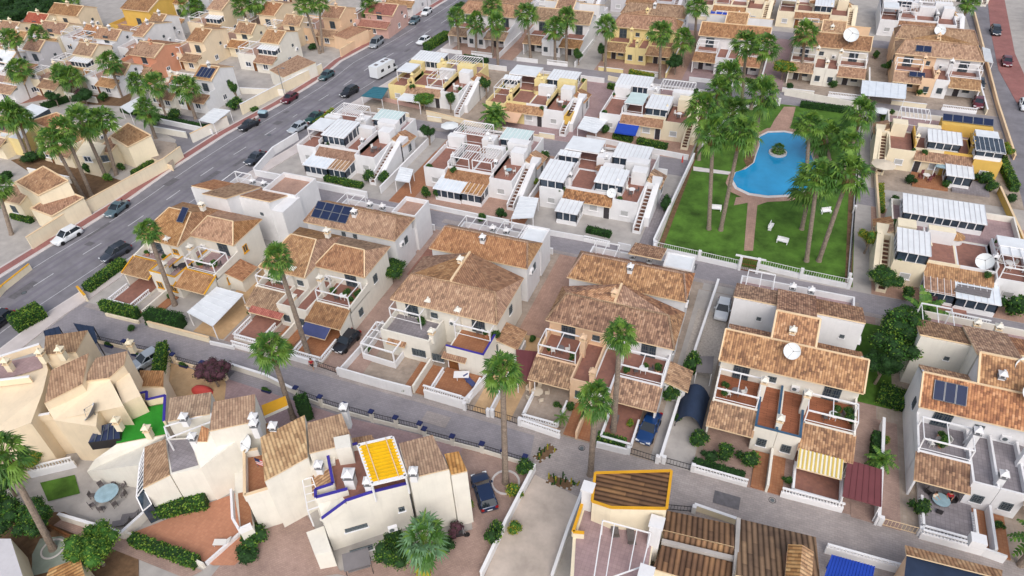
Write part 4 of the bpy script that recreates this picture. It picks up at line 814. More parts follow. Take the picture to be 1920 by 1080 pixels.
# ================================================================== FAR ROWS
duplex('white two-storey pair behind the cluster of four palms at the avenue corner',-75.8,143.0,14.2,'B','white_wall',None,'clay_tiles',rlabel='white pair with long roof touching the top edge beside the avenue',rkind='B',detail=False,perg=(0,0))
duplex('white two-storey pair with small front balconies behind two slender palms',-57.0,142.9,13.4,'A','white_wall',None,'clay_tiles',rkind='A',rlabel='white windowless pair behind the two slender palms',perg=(0,0),detail=False)
duplex('pale yellow two-storey pair with arched terrace and teal canvas beside it',-38.2,143.6,14.3,'B','pale_yellow_wall',None,'clay_tiles',rkind='B',rlabel='long brown roofed white pair behind the pale yellow house',perg=(0,0))
duplex('white two-storey pair left of the palm avenue of the pool garden',-18.9,143.2,14.0,'A','white_wall',None,'clay_tiles',rkind='A',rlabel='white windowless pair behind the palms at the top of the pool garden',detail=False)
h=duplex('ivory two-storey pair with huge white roof dish above the pool garden gate',.4,143.2,14.3,'A','ivory_wall',None,'clay_tiles',rkind='A',rwall='peach_wall',rlabel='pale peach walled pair behind the huge white roof dish'); h.dish(10.2,12.6,6.2,1.5,10)
h=duplex('peach and white two-storey pair with dark solar panels near the right hand road',19.8,143.6,15.0,'B','peach_wall','white_wall','clay_tiles',rkind='B',rwall='peach_wall',rlabel='peach backed pair with oval dish beside the right hand road',perg=(1,1)); h.solar(3.2,12.0,6.2,6.0,13.4,6.9,2); h.dish(7.5,20.4,6.4,1.1,10); h.solar(2.6,5.8,3.5,5.4,6.9,4.0,2)
TV=[(-66,'white_wall','white block at the top edge right of the avenue',0),(-45.5,'grey_white_wall','pale grey block at the top edge behind the yellow house',1),(-23.8,'cream_wall','cream block at the top edge with a blue awning',2),(-4.8,'cream_wall','cream block at the top edge above the single tall palm',3),(17.6,'white_wall','white block at the top right edge beside the road',0)]
for x,wl,lb,k in TV:
    v=villa(lb,x,181.,w=15.6,wall=wl,sun=(0,k%2),perg=((k+1)%2,0),porch='',awn='blue_awning' if k==2 else None,rear=1+k%3,detail=k!=1)
TW=[(-60,'white_wall','white far block beside the avenue beyond the top edge row'),(-38,'white_wall','white far terrace block, top edge above the grey block'),(-16,'cream_wall','cream far terrace block, top edge above the blue awning'),(5,'white_wall','white far terrace block at the very top centre right'),(26,'ivory_wall','ivory far terrace block at the very top beside the road')]
for x,wl,lb in TW: villa(lb,x,211.,wall=wl,porch='',rear=0,detail=False)
v=villa('white house with glass porch in the top right corner',53,187,w=12,wall='white_wall',porch='glass',rear=1,detail=False); v=villa('white and yellow house with blue awning across the right road',51.5,160,w=12,wall='white_wall',wall2='yellow_wall',porch='',awn='blue_awning',rear=1,detail=False)
# ================================================================== LEFT OF THE AVENUE
def th(x,y,z,label,**k):
    p=P(x,y,z); return townhouse(label,p[0],p[1]+.35,**k)
th(395,150,6,'white stepped house with dark solar panel on its tile roof facing the avenue side street',wall='white_wall',solar=1,dep=6.5)
th(380,80,5.8,'peach stepped house directly behind the white house with the solar roof',wall='beige_wall',dep=8,left=5.5)
h=th(523,86,5.4,'pale cream stepped house with white roof sunroom and long tiled garage on the avenue',wall='ivory_wall',glass=1,dep=7,w=5)
h.ptile([(505,131,3),(531,145,3),(592,117,3),(558,103,3.5)],'orange_tiles',0)
th(168,100,6.5,'cream stepped house with white glazed sunroom left of the orange house',wall='cream_wall',glass=1,dep=5.5,w=5.4)
th(268,69,5.8,'white stepped house with two small brown roofs one above the other',wall='white_wall',dep=9,left=3,w=3.2)
th(72,95,6,'grey white house with plain flank between two leaning palms at the left edge',wall='grey_white_wall',dep=5,w=5)
h=th(290,112,4.6,'orange rendered house with curved terrace behind two bushy palms',wall='orange_wall',roof='orange_tiles',dep=8,w=7,left=3,zz=5)
th(112,57,5,'cream house with broad brown hipped roof at the upper left',wall='cream_wall',w=8,dep=6,zz=4,left=2)
th(215,70,5,'white house with brown hipped roof left of the white stepped house',wall='white_wall',w=7,dep=5,zz=4.2,left=5)
th(78,38,5.5,'small house with red tile roof at the edge of the dark wood',wall='cream_wall',roof='red_tiles',w=7,dep=5,left=1,zz=4.5)
th(140,22,7,'beige three window house in front of the dark wood at the top left',wall='beige_wall',w=10,dep=6,left=1)
th(275,14,8,'bright yellow house with flat blind flank near the top left',wall='yellow_wall',w=9,dep=9,left=3,zz=7)
th(345,5,7,'white house with arched windows at the top edge near the three palms',wall='white_wall',w=6,dep=8,left=2,zz=6.5)
th(414,16,7,'beige stepped house with glass balcony at the top edge',wall='beige_wall',w=4.5,dep=9,zz=6.5,glass=1)
th(512,22,7,'tan stepped house with rust tile roofs at the top edge beside twin palms',wall='beige_wall',w=5,dep=9,zz=6,roof='orange_tiles')
th(535,74,6,'tan house with brown roof directly behind the pale cream sunroom house',wall='beige_wall',w=6,dep=5,left=3) if 0 else None
h=th(636,34,6,'salmon stepped house with brick coloured roofs behind the three slender palms',wall='peach_wall',w=5,dep=7,roof='orange_tiles',left=8); h.ptile([(624,66,3),(650,74,3),(690,55,3),(660,48,3.4)],'orange_tiles',0)
th(735,22,5.5,'pink rendered house with pink garage beside the avenue at the top',wall='pink_wall',w=8,dep=7,left=4,roof='red_tiles',zz=4.5)
th(780,-20,6,'white house at the top edge beyond the pink house on the avenue',wall='white_wall',w=8,dep=7)
th(600,-30,6,'beige house at the top edge behind the salmon house',wall='beige_wall',w=8,dep=7)
th(470,-35,6,'ivory house hidden behind the twin palms at the top edge',wall='ivory_wall',w=8,dep=7)
th(20,55,5,'pale house with straw coloured roof at the far left edge below the wood',wall='cream_wall',w=6,dep=6,zz=4)
th(40,150,4.2,'low white house with mauve porch at the left edge above the garden wall',wall='white_wall',w=6,dep=4,left=5,zz=3.2)
th(15,115,4.5,'white house with pale blue roof at the left edge below the pale house',wall='white_wall',w=6,dep=6,zz=4,roof='panel_roof')
th(122,142,4.2,'cream house with ochre wall and small windows in front of the cream sunroom house',wall='cream_wall',w=5,dep=4,zz=3.2,left=4) 
# three low tiled houses along the avenue wall
def pxhouse(label,base,wall='cream_wall',roof='clay_tiles',name='tiled_house',cat='house'):
    p=P(*base); return House(name,label,p[0],p[1],0,cat,wall=wall,roof=roof)
h=pxhouse('cream house with stepping brown roofs, nearest one at the left edge',(60,440),'cream_wall')
h.ptile([(28,342,5.6),(81,312,7),(128,339,6),(72,367,5)],'clay_tiles',0,'cream_trim'); h.ptile([(0,376,3),(37,384,3),(62,353,4.2),(28,345,4.2)],'clay_tiles',0,'cream_trim'); h.ptile([(57,391,3),(97,406,3),(157,371,3),(118,355,4.1)],'orange_tiles',0,'cream_trim')
h.pxwin((2,430),(37,440),(27,392),1.1,1.2,'g'); 
h=pxhouse('cream house with diamond shaped brown roof and tilted window behind the leaning palms',(240,320),'cream_wall')
h.ptile([(206,256,5),(240,231,6.4),(283,254,5),(240,276,4.4)],'orange_tiles',0,'cream_trim'); h.ptile([(180,284,3),(205,288,3),(226,264,4.2),(206,257,4.2)],'orange_tiles',0,'cream_trim')
h.pxwin((205,330),(240,325),(197,297),1.1,1.2,'g'); h.pxwin((240,325),(285,300),(253,283),.9,1.3,'w'); h.pxwin((145,335),(180,338),(165,298),1.5,1.1,'w')
h.prism([(140,290,3.6),(182,300,3.6),(200,270,3.6),(160,262,3.6)],0)
h=pxhouse('yellowish house with white roofed conservatory and maroon brown roof at the left edge',(80,280),'pale_yellow_wall')
h.ptile([(55,228,5),(106,211,6.4),(135,226,5.4),(100,245,4.6)],'clay_tiles',0,'cream_trim'); h.prism([(0,255,3.6),(40,262,3.6),(60,235,3.6),(10,225,3.6)],0,'panel_roof'); q=h.rel(PP([(25,215,4.6),(60,222,4.6),(92,204,4.6),(60,194,4.8)])); b=MB(); b.prism(q,0,'panel_roof','window_glass'); b.obj('sunroom',h.e)
h=pxhouse('low beige garage with flat cream roof between the diamond roof house and the avenue',(330,250),'beige_wall'); h.prism([(268,290,1.2),(322,310,1.2),(330,268,1.2),(290,262,1.2)],0,'beige_paving')

# front terraces of the two right hand blocks
for (x0,y0,x1,y1,nm,m_) in ((22.5,81.0,27.5,85.2,'cream block right of the pool','red_terrace'),(22.5,112.6,27.6,117.,'conservatory block','orange_terrace'),(28.2,112.6,33.4,117.,'conservatory block','grey_terrace')):
    q=rect('terrace',x0,y0,x1,y1,.3,m_,.32)

th(470,60,5.2,'sand coloured house with terrace frame right of the peach stepped house',wall='cream_wall',dep=5,w=5,left=5,zz=4.6)
th(178,62,4.6,'pale low house between the hipped roofs at the upper left',wall='white_wall',dep=5,w=5,left=4,zz=3.8)
th(300,48,5.8,'white tall house right behind the two small brown roofs',wall='white_wall',dep=6,w=4,left=4)
th(560,45,5.2,'tan house left of the three slender palms',wall='beige_wall',dep=5,w=5,left=4,zz=4.6)
th(40,75,5,'cream house between the red tile roof and the left edge palms',wall='ivory_wall',dep=5,w=6,left=4,zz=4.4)
th(230,135,4.6,'low white house in front of the white and cream flanks',wall='white_wall',dep=5,w=5,left=4,zz=3.8)
th(340,160,4.2,'small ivory annex house left of the solar roof house',wall='ivory_wall',dep=4,w=4,left=3,zz=3.4)
th(20,245,4.4,'low cream house with terrace frame behind the crossing palms',wall='cream_wall',dep=5,w=6,left=3,zz=3.8)
th(150,262,4.2,'cream gabled house behind the wide palm crowns',wall='cream_wall',dep=5,w=5,left=3,zz=3.4)
struct('driveway',[(1003,890),(1090,935),(1030,1100),(900,1100),(950,985)],'driveway_concrete',.02)
pt=MB(); rp_=random.Random(4)
for i in range(26):
    v=34+rp_.random()*140; f=.12+.76*rp_.random(); a=along(AVL,v);c=along(AVR,v); x=a+(c-a)*f; w_=.4+rp_.random()*1.1; l_=.8+rp_.random()*4; pt.face([(x-w_/2,v,.0052+i*.0003),(x+w_/2,v,.0052+i*.0003),(x+w_/2+l_*.07,v+l_,.0052+i*.0003),(x-w_/2+l_*.07,v+l_,.0052+i*.0003)],'tar_patch' if i%2 else 'worn_asphalt')
o=pt.obj('asphalt_patches'); o['kind']='structure'
for i,(x,y,w_,l_) in enumerate([(-60,41,5,1.2),(-30,43,3,1.6),(-12,41,6,1.),(2,43.5,2.5,1.5),(20,42,4,1.2),(-45,79.5,6,1.),(-10,80,4,1.4),(8,79,7,.8),(-62,107,5,1.2),(-28,108,4,1.)]): rect('paving_patch',x,y,x+w_,y+l_,.012,'tar_patch' if i%3==0 else 'street_paving_warm')
# ================================================================== ROTATED HOUSES BELOW THE NEAR STREET
BW='ivory_wall'
# house with the yellow slatted roof terrace
h=pxhouse('ivory house with blue edged roof terrace under a bright yellow slatted canopy',(750,1030),BW,'pale_tiles')
h.ptile([(748,831,9.9),(811,815,9.9),(842,879,8.8),(784,893,8.8),(768,897,8.8)],'pale_tiles',0)
h.ptile([(833,851,9.),(860,846,9.),(876,883,8.3),(846,890,8.3)],'golden_tiles',0)
h.prism([(617,857,6.1),(735,830,6.1),(765,916,6.1),(700,932,6.1),(652,948,6.1),(607,982,4.6),(596,944,5.6),(628,916,6.1)],0)
b=MB(); b.face(h.rel(PP([(617,857),(735,830),(765,916),(700,932),(655,946),(628,916)],6.13)),'red_terrace'); b.obj('terrace_floor',h.e)
h.para([(765,917,6.1),(700,933,6.1),(685,938,6.1),(652,949,6.1),(607,982,4.8)],.85,trim='blue_trim'); h.para([(655,927,6.1),(596,943,6.1),(595,928,6.1),(628,917,6.1),(617,858,6.1),(673,842,6.1)],.85,trim='blue_trim')
h.prism([(574,998,2.6),(607,986,2.6),(622,1034,2.6),(590,1040,2.6)],0)
h.ptile([(582,882,5.0),(614,866,6.0),(628,918,6.0),(586,930,5.0)],'golden_tiles',0)
q=h.rel(PP([(672,835,8.7),(736,820,8.7),(761,893,8.7),(697,908,8.7)])); b=MB(); ft=h.rel(PP([(672,835,6.1),(736,820,6.1),(761,893,6.1),(697,908,6.1)]))
for i in range(4): b.bar((q[i][0],q[i][1],6.1),q[i],.14,'white_paint'); b.bar(q[i],q[(i+1)%4],.3,'white_paint',.18)
pg=b.obj('pergola',h.e); b=MB(); A=[Vector(k) for k in q]; b.face([tuple(k+Vector((0,0,.06))) for k in q][::-1] if 0 else [tuple(k+Vector((0,0,.06))) for k in (q if (A[1]-A[0]).cross(A[2]-A[0]).z>0 else q[::-1])],'yellow_slats')
for i in range(1,12):
    f=i/12; b.bar(A[0].lerp(A[3],f)+Vector((0,0,.12)),A[1].lerp(A[2],f)+Vector((0,0,.12)),.09,'yellow_slats',.08)
for f in (.22,.8): b.bar(A[0].lerp(A[1],f)+Vector((0,0,.17)),A[3].lerp(A[2],f)+Vector((0,0,.17)),.09,'cream_trim',.06)
b.obj('canopy',pg)
h.pxchim(652,885,6.1,h=1.5,w=.9); h.pxchim(688,899,6.1,h=1.6); h.pxchim(774,880,8.9,h=.9); h.pxchim(758,1000,0) if 0 else None
bA,bB=(625,1069),(886,992)
for p,w_,hh in (((668,989),2.,.45),((678,1030),2.1,.7),((753,954),.55,.6)): h.pxwin(bA,bB,p,w_,hh,'g')
h.pxwin(bA,bB,(735,985),kind='ac')
q=h.rel(PP([(567,900,5.2),(585,895,5.2),(604,948,5.2),(577,957,5.2)])); b=MB()
for i in range(4): b.bar(q[i],q[(i+1)%4],.1,'white_paint'); b.bar((q[i][0],q[i][1],2.6),q[i],.1,'white_paint')
for f in (.25,.5,.75): b.bar(Vector(q[0]).lerp(Vector(q[3]),f),Vector(q[1]).lerp(Vector(q[2]),f),.07,'white_paint')
b.obj('pergola',h.e)
# golden roofed house with balcony and flag
h=pxhouse('ivory house with golden tile roof and brown floored balcony with striped flag',(540,990),BW,'golden_tiles')
h.ptile([(488,820,9.2),(571,778,9.2),(577,857,8.0),(496,902,7.6)],'golden_tiles',0); h.ptile([(576,793,9.0),(640,775,9.0),(657,815,8.2),(628,838,8.0),(580,850,8.0)],'pale_tiles',0)
h.prism([(625,820,8.6),(655,814,8.6),(658,838,8.6),(629,842,8.6)],6); h.prism([(463,857,4.9),(492,853,4.9),(510,926,4.9),(464,940,4.9)],0); h.prism([(577,862,6.5),(628,845,6.5),(628,868,6.5),(585,880,6.5)],0)
b=MB(); b.face(h.rel(PP([(463,857),(492,853),(510,926),(464,940)],4.93))[::-1],'orange_terrace'); b.obj('terrace_floor',h.e); h.para([(488,853,4.9),(463,857,4.9),(464,940,4.9),(510,926,4.9)],.95,trim='cream_trim')
h.pxchim(510,795,7.6,h=1.7); h.pxchim(474,790,7.6,h=1.6); h.pxchim(643,760,6,h=2.6); h.pxchim(596,868,6.5,h=.8); p=h.rel([P(480,905,4.9)])[0]; h.dish(h.rel([P(468,835,6)])[0][0],h.rel([P(468,835,6)])[0][1],5.2,.9,-30)
b=MB(); p=h.rel([P(478,862,6.2)])[0]; s=Vector(h.rel([P(491,858,6.2)])[0])-Vector(p); b.tube((p[0],p[1],5),(p[0],p[1],6.6),.03,.03,'alloy',5)
for i in range(7): b.box(p[0],p[1]-.02,5.5+i*.14,p[0]+1.5,p[1]+.02,5.64+i*.14,'red_cover' if i%2==0 else 'white_paint')
b.box(p[0],p[1]-.03,6.05,p[0]+.6,p[1]+.03,6.48,'blue_cap'); b.obj('flag',h.e)
h.ptile([(480,800,5.2),(512,790,5.2),(515,812,4.6),(485,822,4.6)],'clay_tiles',0) ; h.prism([(490,760,5.),(535,742,5.),(540,760,5.),(495,780,5.)],4.6,'ochre_trim')
h.ptile([(655,822,5.6),(697,815,5.6),(703,826,5),(660,838,5)],'clay_tiles',0)
# big pale house with hedge courtyard
h=pxhouse('ivory house with two brown roofs and glass lean-to above the orange courtyard',(380,950),BW,'clay_tiles')
h.ptile([(400,753,9.4),(478,739,9.4),(478,790,8.6),(392,808,8.6)],'pale_tiles',0); h.ptile([(318,746,8.),(396,735,8.),(393,776,7.4),(314,790,7.2)],'pale_tiles',0)
h.ptile([(271,838,5.6),(310,823,6.0),(318,890,5.2),(268,915,4.7)],'orange_tiles',0); h.prism([(310,823,5.3),(357,820,5.3),(376,877,5.3),(320,890,5.3)],0); h.prism([(357,820,6.9),(392,808,6.9),(478,790,6.9),(478,800,6.9),(376,878,5.4)],0)
b=MB(); b.face(h.rel(PP([(312,826),(356,823),(372,872),(322,886)],5.33)),'grey_terrace'); b.obj('terrace_floor',h.e)
h.ptile([(378,798,7.6),(392,804,7.2),(388,828,6.6),(370,828,6.6)],'clay_tiles'); 
q=h.rel(PP([(262,868,4.4),(271,840,5.2),(269,915,4.4),(256,932,3.4)])); b=MB(); b.prism(q,0,'window_glass','window_glass'); 
for i in range(9): f=i/8; b.bar(Vector(q[0]).lerp(Vector(q[3]),f),Vector(q[1]).lerp(Vector(q[2]),f),.08,'white_paint')
b.bar(q[0],q[3],.12,'white_paint'); b.bar(q[1],q[2],.1,'white_paint')
q=h.rel(PP([(256,932,3.4),(270,918,4.0),(284,945,2.6),(268,958,2.2)])); b.prism(q,0,'window_glass','window_glass')
for i in range(4): b.bar(q[i],q[(i+1)%4],.1,'white_paint')
b.obj('conservatory',h.e); q=h.rel(PP([(308,800,7.2),(395,775,7.2),(398,790,7.2),(314,822,7.2)])); b=MB()
for i in range(4): b.bar(q[i],q[(i+1)%4],.12,'white_paint'); b.bar((q[i][0],q[i][1],5.3),q[i],.12,'white_paint')
b.obj('pergola',h.e); h.pxchim(342,778,7.2,h=.9); h.pxchim(358,815,5.3,h=1.8); h.pxchim(473,778,8.4,h=1.1)
b=MB(); b.prism(h.rel(PP([(463,842,2.2),(440,875,2.2),(441,935,2.2),(452,1002,2.2),(475,990,2.2),(468,940,2.2)])),0,BW); b.obj('wall',h.e); b=MB(); b.face(h.rel(PP([(446,925),(466,920),(474,985),(452,996)],2.23)),'orange_terrace'); b.obj('terrace_floor',h.e)
h.para([(437,925,2.2),(440,980,2.2),(452,1000,2.2),(474,990,2.2)],.8,'white_paint')
# beige house with grass roof terrace
h=pxhouse('beige house with large brown roofs and bright green roof terrace',(190,850),'beige_wall','orange_tiles')
h.ptile([(96,694,9.6),(166,662,9.6),(154,720,8.7),(83,756,8.2)],'orange_tiles',0); h.ptile([(180,671,9.2),(238,658,9.2),(232,684,8.4),(205,708,8.2),(155,715,8.2)],'pale_tiles',0)
h.ptile([(82,665,9.),(85,630,9.),(164,619,9.),(142,660,8.6),(96,664,8.6)],'pale_tiles',0); h.prism([(-40,700,7.6),(83,668,7.6),(90,694,7.6),(80,735,7.6),(58,793,7.0),(-40,830,7.0)],0); h.prism([(83,756,7.8),(154,722,7.8),(205,709,7.8),(232,762,7.0),(184,765,6.8),(180,800,6.),(101,788,6.6)],0)
h.prism([(58,793,5.5),(77,752,5.5),(101,788,5.5)],0); h.para([(76,733,6.4),(58,793,5.6),(101,786,5.6)],.9,'white_paint' if 0 else 'beige_wall',trim='white_paint')
h.prism([(205,690,7.4),(236,686,7.4),(264,742,6.6),(230,757,6.6)],0); h.ptile([(262,694,4.8),(307,695,4.8),(306,725,4.2),(262,724,4.2)],'orange_tiles',0)
h.prism([(262,726,4.),(308,726,4.),(316,752,4.),(283,760,4.),(262,745,4.)],0); h.para([(229,757,4.2),(281,745,4.2),(281,760,4.2),(315,752,4.2),(313,800,4.2)],.9,trim='blue_trim'); h.prism([(219,775,4.),(281,762,4.),(314,756,4.),(310,814,4.),(218,832,4.)],0)
b=MB(); b.face(h.rel(PP([(219,775),(281,762),(314,756),(310,814),(218,832)],4.03)),'turf'); b.obj('terrace_floor',h.e); b=MB(); b.face(h.rel(PP([(-40,690),(75,665),(80,690),(-40,725)],7.64)),'mauve_terrace'); b.obj('terrace_floor',h.e)
h.ptile([(150,655,6.6),(175,640,6.8),(180,655,6.2),(160,666,6)],'pale_tiles'); h.prism([(178,705,0),(180,702,0),(181,703,0)],-.1) if 0 else None
h.para([(-30,727,7.6),(62,716,7.6)],.8,'beige_wall',trim='white_paint'); h.para([(-30,690,7.6),(80,655,7.6)],.8,'beige_wall',trim='white_paint')
for p in ((109,652,8.7),(72,657,8.2),(8,674,7.6),(241,640,5.2),(215,785,5.2),(272,800,4.)): h.pxchim(*p,mat='cream_wall',h=1.1)
h.dish(h.rel([P(178,778,6.5)])[0][0],h.rel([P(178,778,6.5)])[0][1],5.7,1.0,-60)
q=h.rel(PP([(180,800,5.2),(222,790,5.2),(225,822,4.4),(165,830,4.4)])); b=MB(); b.prism(q,3.2,'solar_cell','dark_iron')
for i in range(1,5): f=i/5; b.bar(Vector(q[0]).lerp(Vector(q[1]),f)+Vector((0,0,.05)),Vector(q[3]).lerp(Vector(q[2]),f)+Vector((0,0,.05)),.06,'grille')
b.obj('shade_roof',h.e)
# low wall house left of the courtyard
h=pxhouse('low ivory house with sloping blank wall above the round patio table',(200,870),BW); h.prism([(313,815,4.0),(218,833,4.0),(177,862,2.9),(163,884,1.6),(262,872,4.4),(272,838,5.)],0)
# houses at the bottom edge
h=pxhouse('cream house with ochre edged brown roof and mauve roof terrace at the bottom edge',(1090,1060),'cream_wall','golden_tiles')
h.ptilex([(1116,887),(1259,883),(1250,954),(1146,952),(1110,940)],8.1,.13,'brown_tiles',0,'ochre_trim')
h.prism([(1093,950,5.2),(1230,985,5.2),(1215,1085,5.2),(1195,1140,5.2),(1068,1100,5.2),(1074,1008,5.2)],0); b=MB(); b.face(h.rel(PP([(1097,953),(1226,987),(1213,1083),(1195,1140),(1075,1100),(1080,1008)],5.23))[::-1],'mauve_terrace'); b.obj('terrace_floor',h.e)
h.para([(1093,948,5.2),(1074,1007,5.2),(1095,1009,5.2)],.8,trim='ochre_trim')
q=h.rel(PP([(1130,976,7.4),(1220,1000,7.4),(1205,1062,7.4),(1112,1095,7.4)])); b=MB()
for i in range(4): b.bar(q[i],q[(i+1)%4],.1,'white_paint'); b.bar((q[i][0],q[i][1],5.2),q[i],.1,'white_paint')
for f in (.25,.72): b.bar(Vector(q[0]).lerp(Vector(q[1]),f),Vector(q[3]).lerp(Vector(q[2]),f),.08,'white_paint')
b.obj('pergola',h.e)
for x,y,w_ in ((1103,912,.9),(1232,978,1.0),(1212,1072,1.0)):
    q=h.rel([P(x,y,8.3)])[0]; b=MB(); b.box(q[0]-w_/2,q[1]-w_/2,3,q[0]+w_/2,q[1]+w_/2,8.1,'white_wall'); b.box(q[0]-w_/2-.1,q[1]-w_/2-.1,8.1,q[0]+w_/2+.1,q[1]+w_/2+.1,8.3,'white_wall'); b.obj('chimney',h.e)
h=pxhouse('brown tiled house with grey ridge walls at the bottom edge',(1400,1060),'cream_wall','brown_tiles')
h.ptile([(1250,957,5.2),(1378,984,5.2),(1377,1025,6.0),(1243,993,6.0)],'brown_tiles',0); h.ptile([(1243,995,6.0),(1377,1027,6.0),(1376,1048,5.2),(1245,1016,5.2)],'brown_tiles'); h.ptile([(1241,1022,5.4),(1374,1054,5.4),(1372,1110,4.6),(1224,1066,4.6)],'brown_tiles',0); 
h.ptile([(1388,973,5.0),(1530,1007,5.0),(1540,1110,6.6),(1380,1078,6.6)],'brown_tiles',0); h.para([(1240,1018,5.3),(1376,1051,5.3)],.45,'concrete',th=.35); h.para([(1383,978,5.),(1377,1080,5.6)],.6,'concrete',th=.35)
q=h.rel([P(1501,1052,7.2)])[0]; b=MB(); b.box(q[0]-.9,q[1]-1.8,5,q[0]+.9,q[1]+1.3,6.8,'orange_wall'); b.obj('chimney_wall',h.e); h.slab([(q[0]-1.,q[1]-1.9,6.9),(q[0],q[1]-1.9,7.4),(q[0],q[1]+1.4,7.4),(q[0]-1.,q[1]+1.4,6.9)],'golden_tiles'); h.slab([(q[0],q[1]-1.9,7.4),(q[0]+1,q[1]-1.9,6.9),(q[0]+1.,q[1]+1.4,6.9),(q[0],q[1]+1.4,7.4)],'golden_tiles')
h=pxhouse('flat dark roofed house with orange tile eave at the bottom right corner',(1800,1060),'peach_wall','golden_tiles'); h.prism([(1700,1040,3.6),(1880,1085,3.6),(1880,1150,3.6),(1690,1130,3.6)],0,'navy_tarp'); h.ptile([(1697,1022,3.4),(1880,1069,3.4),(1878,1085,4.1),(1700,1040,4.1)],'golden_tiles'); h.box('wall',-.6,-.5,3.6,.6,.5,4.5,'white_wall')
h=pxhouse('small cream house corner with tile roof at the bottom left edge',(100,1075),'cream_wall','orange_tiles'); h.ptile([(92,1066,3.2),(150,1046,3.8),(160,1085,3.8),(80,1100,3.2)],'golden_tiles',0); h.prism([(-40,1010,3.4),(20,1010,3.4),(44,1085,3.4),(-40,1120,3.4)],0,'grey_white_wall')
# ================================================================== GARDEN WALLS, FENCES, GATES
def wall(pts,h,label,mat='white_wall',th=.22,cap=None,name='garden_wall',cat='wall',bal=None,posts=0,capw=.08):
    q=PP(pts); b=MB()
    for a,c in zip(q,q[1:]):
        if bal: balus(a,c,0,bal,'white_paint',b,h)
        else: b.bar((a[0],a[1],h/2-.005),(c[0],c[1],h/2-.005),th,mat,h); 
        if cap: b.bar((a[0],a[1],h+.03),(c[0],c[1],h+.03),th+capw,cap,.07)
    o=b.obj(name); tag(o,label,cat)
    return o
def fence(pts,h,label,base=.0,mat='dark_iron',name='iron_fence',cat='fence',wallm='white_wall',step=.3):
    q=PP(pts); p0=q[0]; o=empty(name,(p0[0],p0[1],0),0,label,cat); b=MB(); w=MB()
    for a,c in zip(q,q[1:]):
        a=Vector(a)-Vector(p0);c=Vector(c)-Vector(p0); d=c-a;n=max(2,int(d.length/step))
        for z in (base+.12,base+h-.06): b.bar((a.x,a.y,z),(c.x,c.y,z),.05,mat)
        for i in range(n+1): k=a.lerp(c,i/n); b.bar((k.x,k.y,base+.05),(k.x,k.y,base+h),.03,mat)
        if base: w.bar((a.x,a.y,base/2),(c.x,c.y,base/2),.24,wallm,base)
        for k in ((a,c) if (c-(Vector(q[-1])-Vector(p0))).length<.01 else (a,)):
            w.box(k.x-.2,k.y-.2,0,k.x+.2,k.y+.2,base+h+.1,wallm)
            if name=='street_railing': w.box(k.x-.28,k.y-.28,base+h+.1,k.x+.28,k.y+.28,base+h+.26,'blue_cap')
    b.obj('railing',o); w.obj('posts',o); return o
wall([(62,468),(160,405),(316,318),(345,296)],2.3,'long cream rendered wall beside the cycle path opposite the nearest parked cars','cream_wall',cap='cream_trim')
wall([(362,268),(430,235)],1.9,'short cream wall with grey metal gates at the side street corner','ivory_wall',cap='cream_trim'); wall([(455,215),(515,183),(606,137)],2.2,'cream wall with white coping in front of the tiled garage on the avenue','cream_wall',cap='white_paint')
wall([(640,108),(712,62)],1.9,'peach wall with pillars beside the silver van','peach_wall',cap='cream_trim'); wall([(712,62),(765,25),(800,3)],1.6,'terracotta coloured wall beside the two cars at the top of the avenue','orange_wall',cap='cream_trim')
wall([(285,228),(400,252)],1.0,'white wall along the side street under the palms','white_wall',cap='white_paint'); wall([(-30,590),(10,545),(60,505)],1.,'low cream wall with ochre coping at the left edge','cream_wall',cap='ochre_trim')
wall([(480,330),(560,345),(690,372)],1.2,'white wall along the middle lane beside the avenue end block',cap='white_paint'); wall([(480,330),(515,290),(560,262)],1.5,'white rendered wall curving down the avenue by the dark parked car',cap='white_paint')
wall([(762,388),(805,398)],.9,'short white wall stub before the orange drive on the middle lane'); wall([(780,385),(860,402),(955,421)],.75,'white wall with railing under the half tiled porch on the middle lane',cap='white_paint')
wall([(958,425),(1010,437),(1095,452)],.9,'white wall in front of the glass porch beside the pool garden block'); wall([(1095,452),(1143,463)],.5,'white balustrade below the clipped hedge on the middle lane',bal=.5); wall([(1158,466),(1182,471)],1.1,'white gate pillar wall right of the small brown gate on the middle lane')
wall([(1226,478),(1225,462),(1300,300)],1.3,'long white wall on the left side of the pool garden','white_wall',cap='white_paint')
fence([(1228,470),(1310,488),(1385,505)],.9,'white railing fence on a low wall, left of the pool garden gate',.7,'white_paint','pool_fence'); fence([(1420,503),(1500,522),(1590,541)],.9,'white railing fence on a low wall, right of the pool garden gate',.7,'white_paint','pool_fence')
fence([(1310,283),(1380,205),(1460,198)],.9,'white railing at the back left of the pool garden',.5,'white_paint','pool_fence'); fence([(1590,528),(1600,400),(1612,250)],1.,'thin railing along the right side of the pool garden',.3,'dark_iron','pool_fence')
o=empty('pool_gate',P(1402,509),0,'white arched gateway with brown double gate at the pool garden path','gate'); b=MB(); b.box(-1.35,-.2,0,-1.,.2,2.3,'white_wall'); b.box(1.,-.2,0,1.35,.2,2.3,'white_wall'); b.box(-2.,-.12,2.3,2.,.12,2.48,'white_wall'); b.obj('gateway',o)
b=MB()
for i in range(9): b.box(-1+i*.24,-.03,.1,-.95+i*.24,.03,2.1,'door_wood')
for z in (.1,1.1,2.05): b.box(-1,-.04,z,1,.04,z+.08,'door_wood')
b.obj('gate_leaf',o)
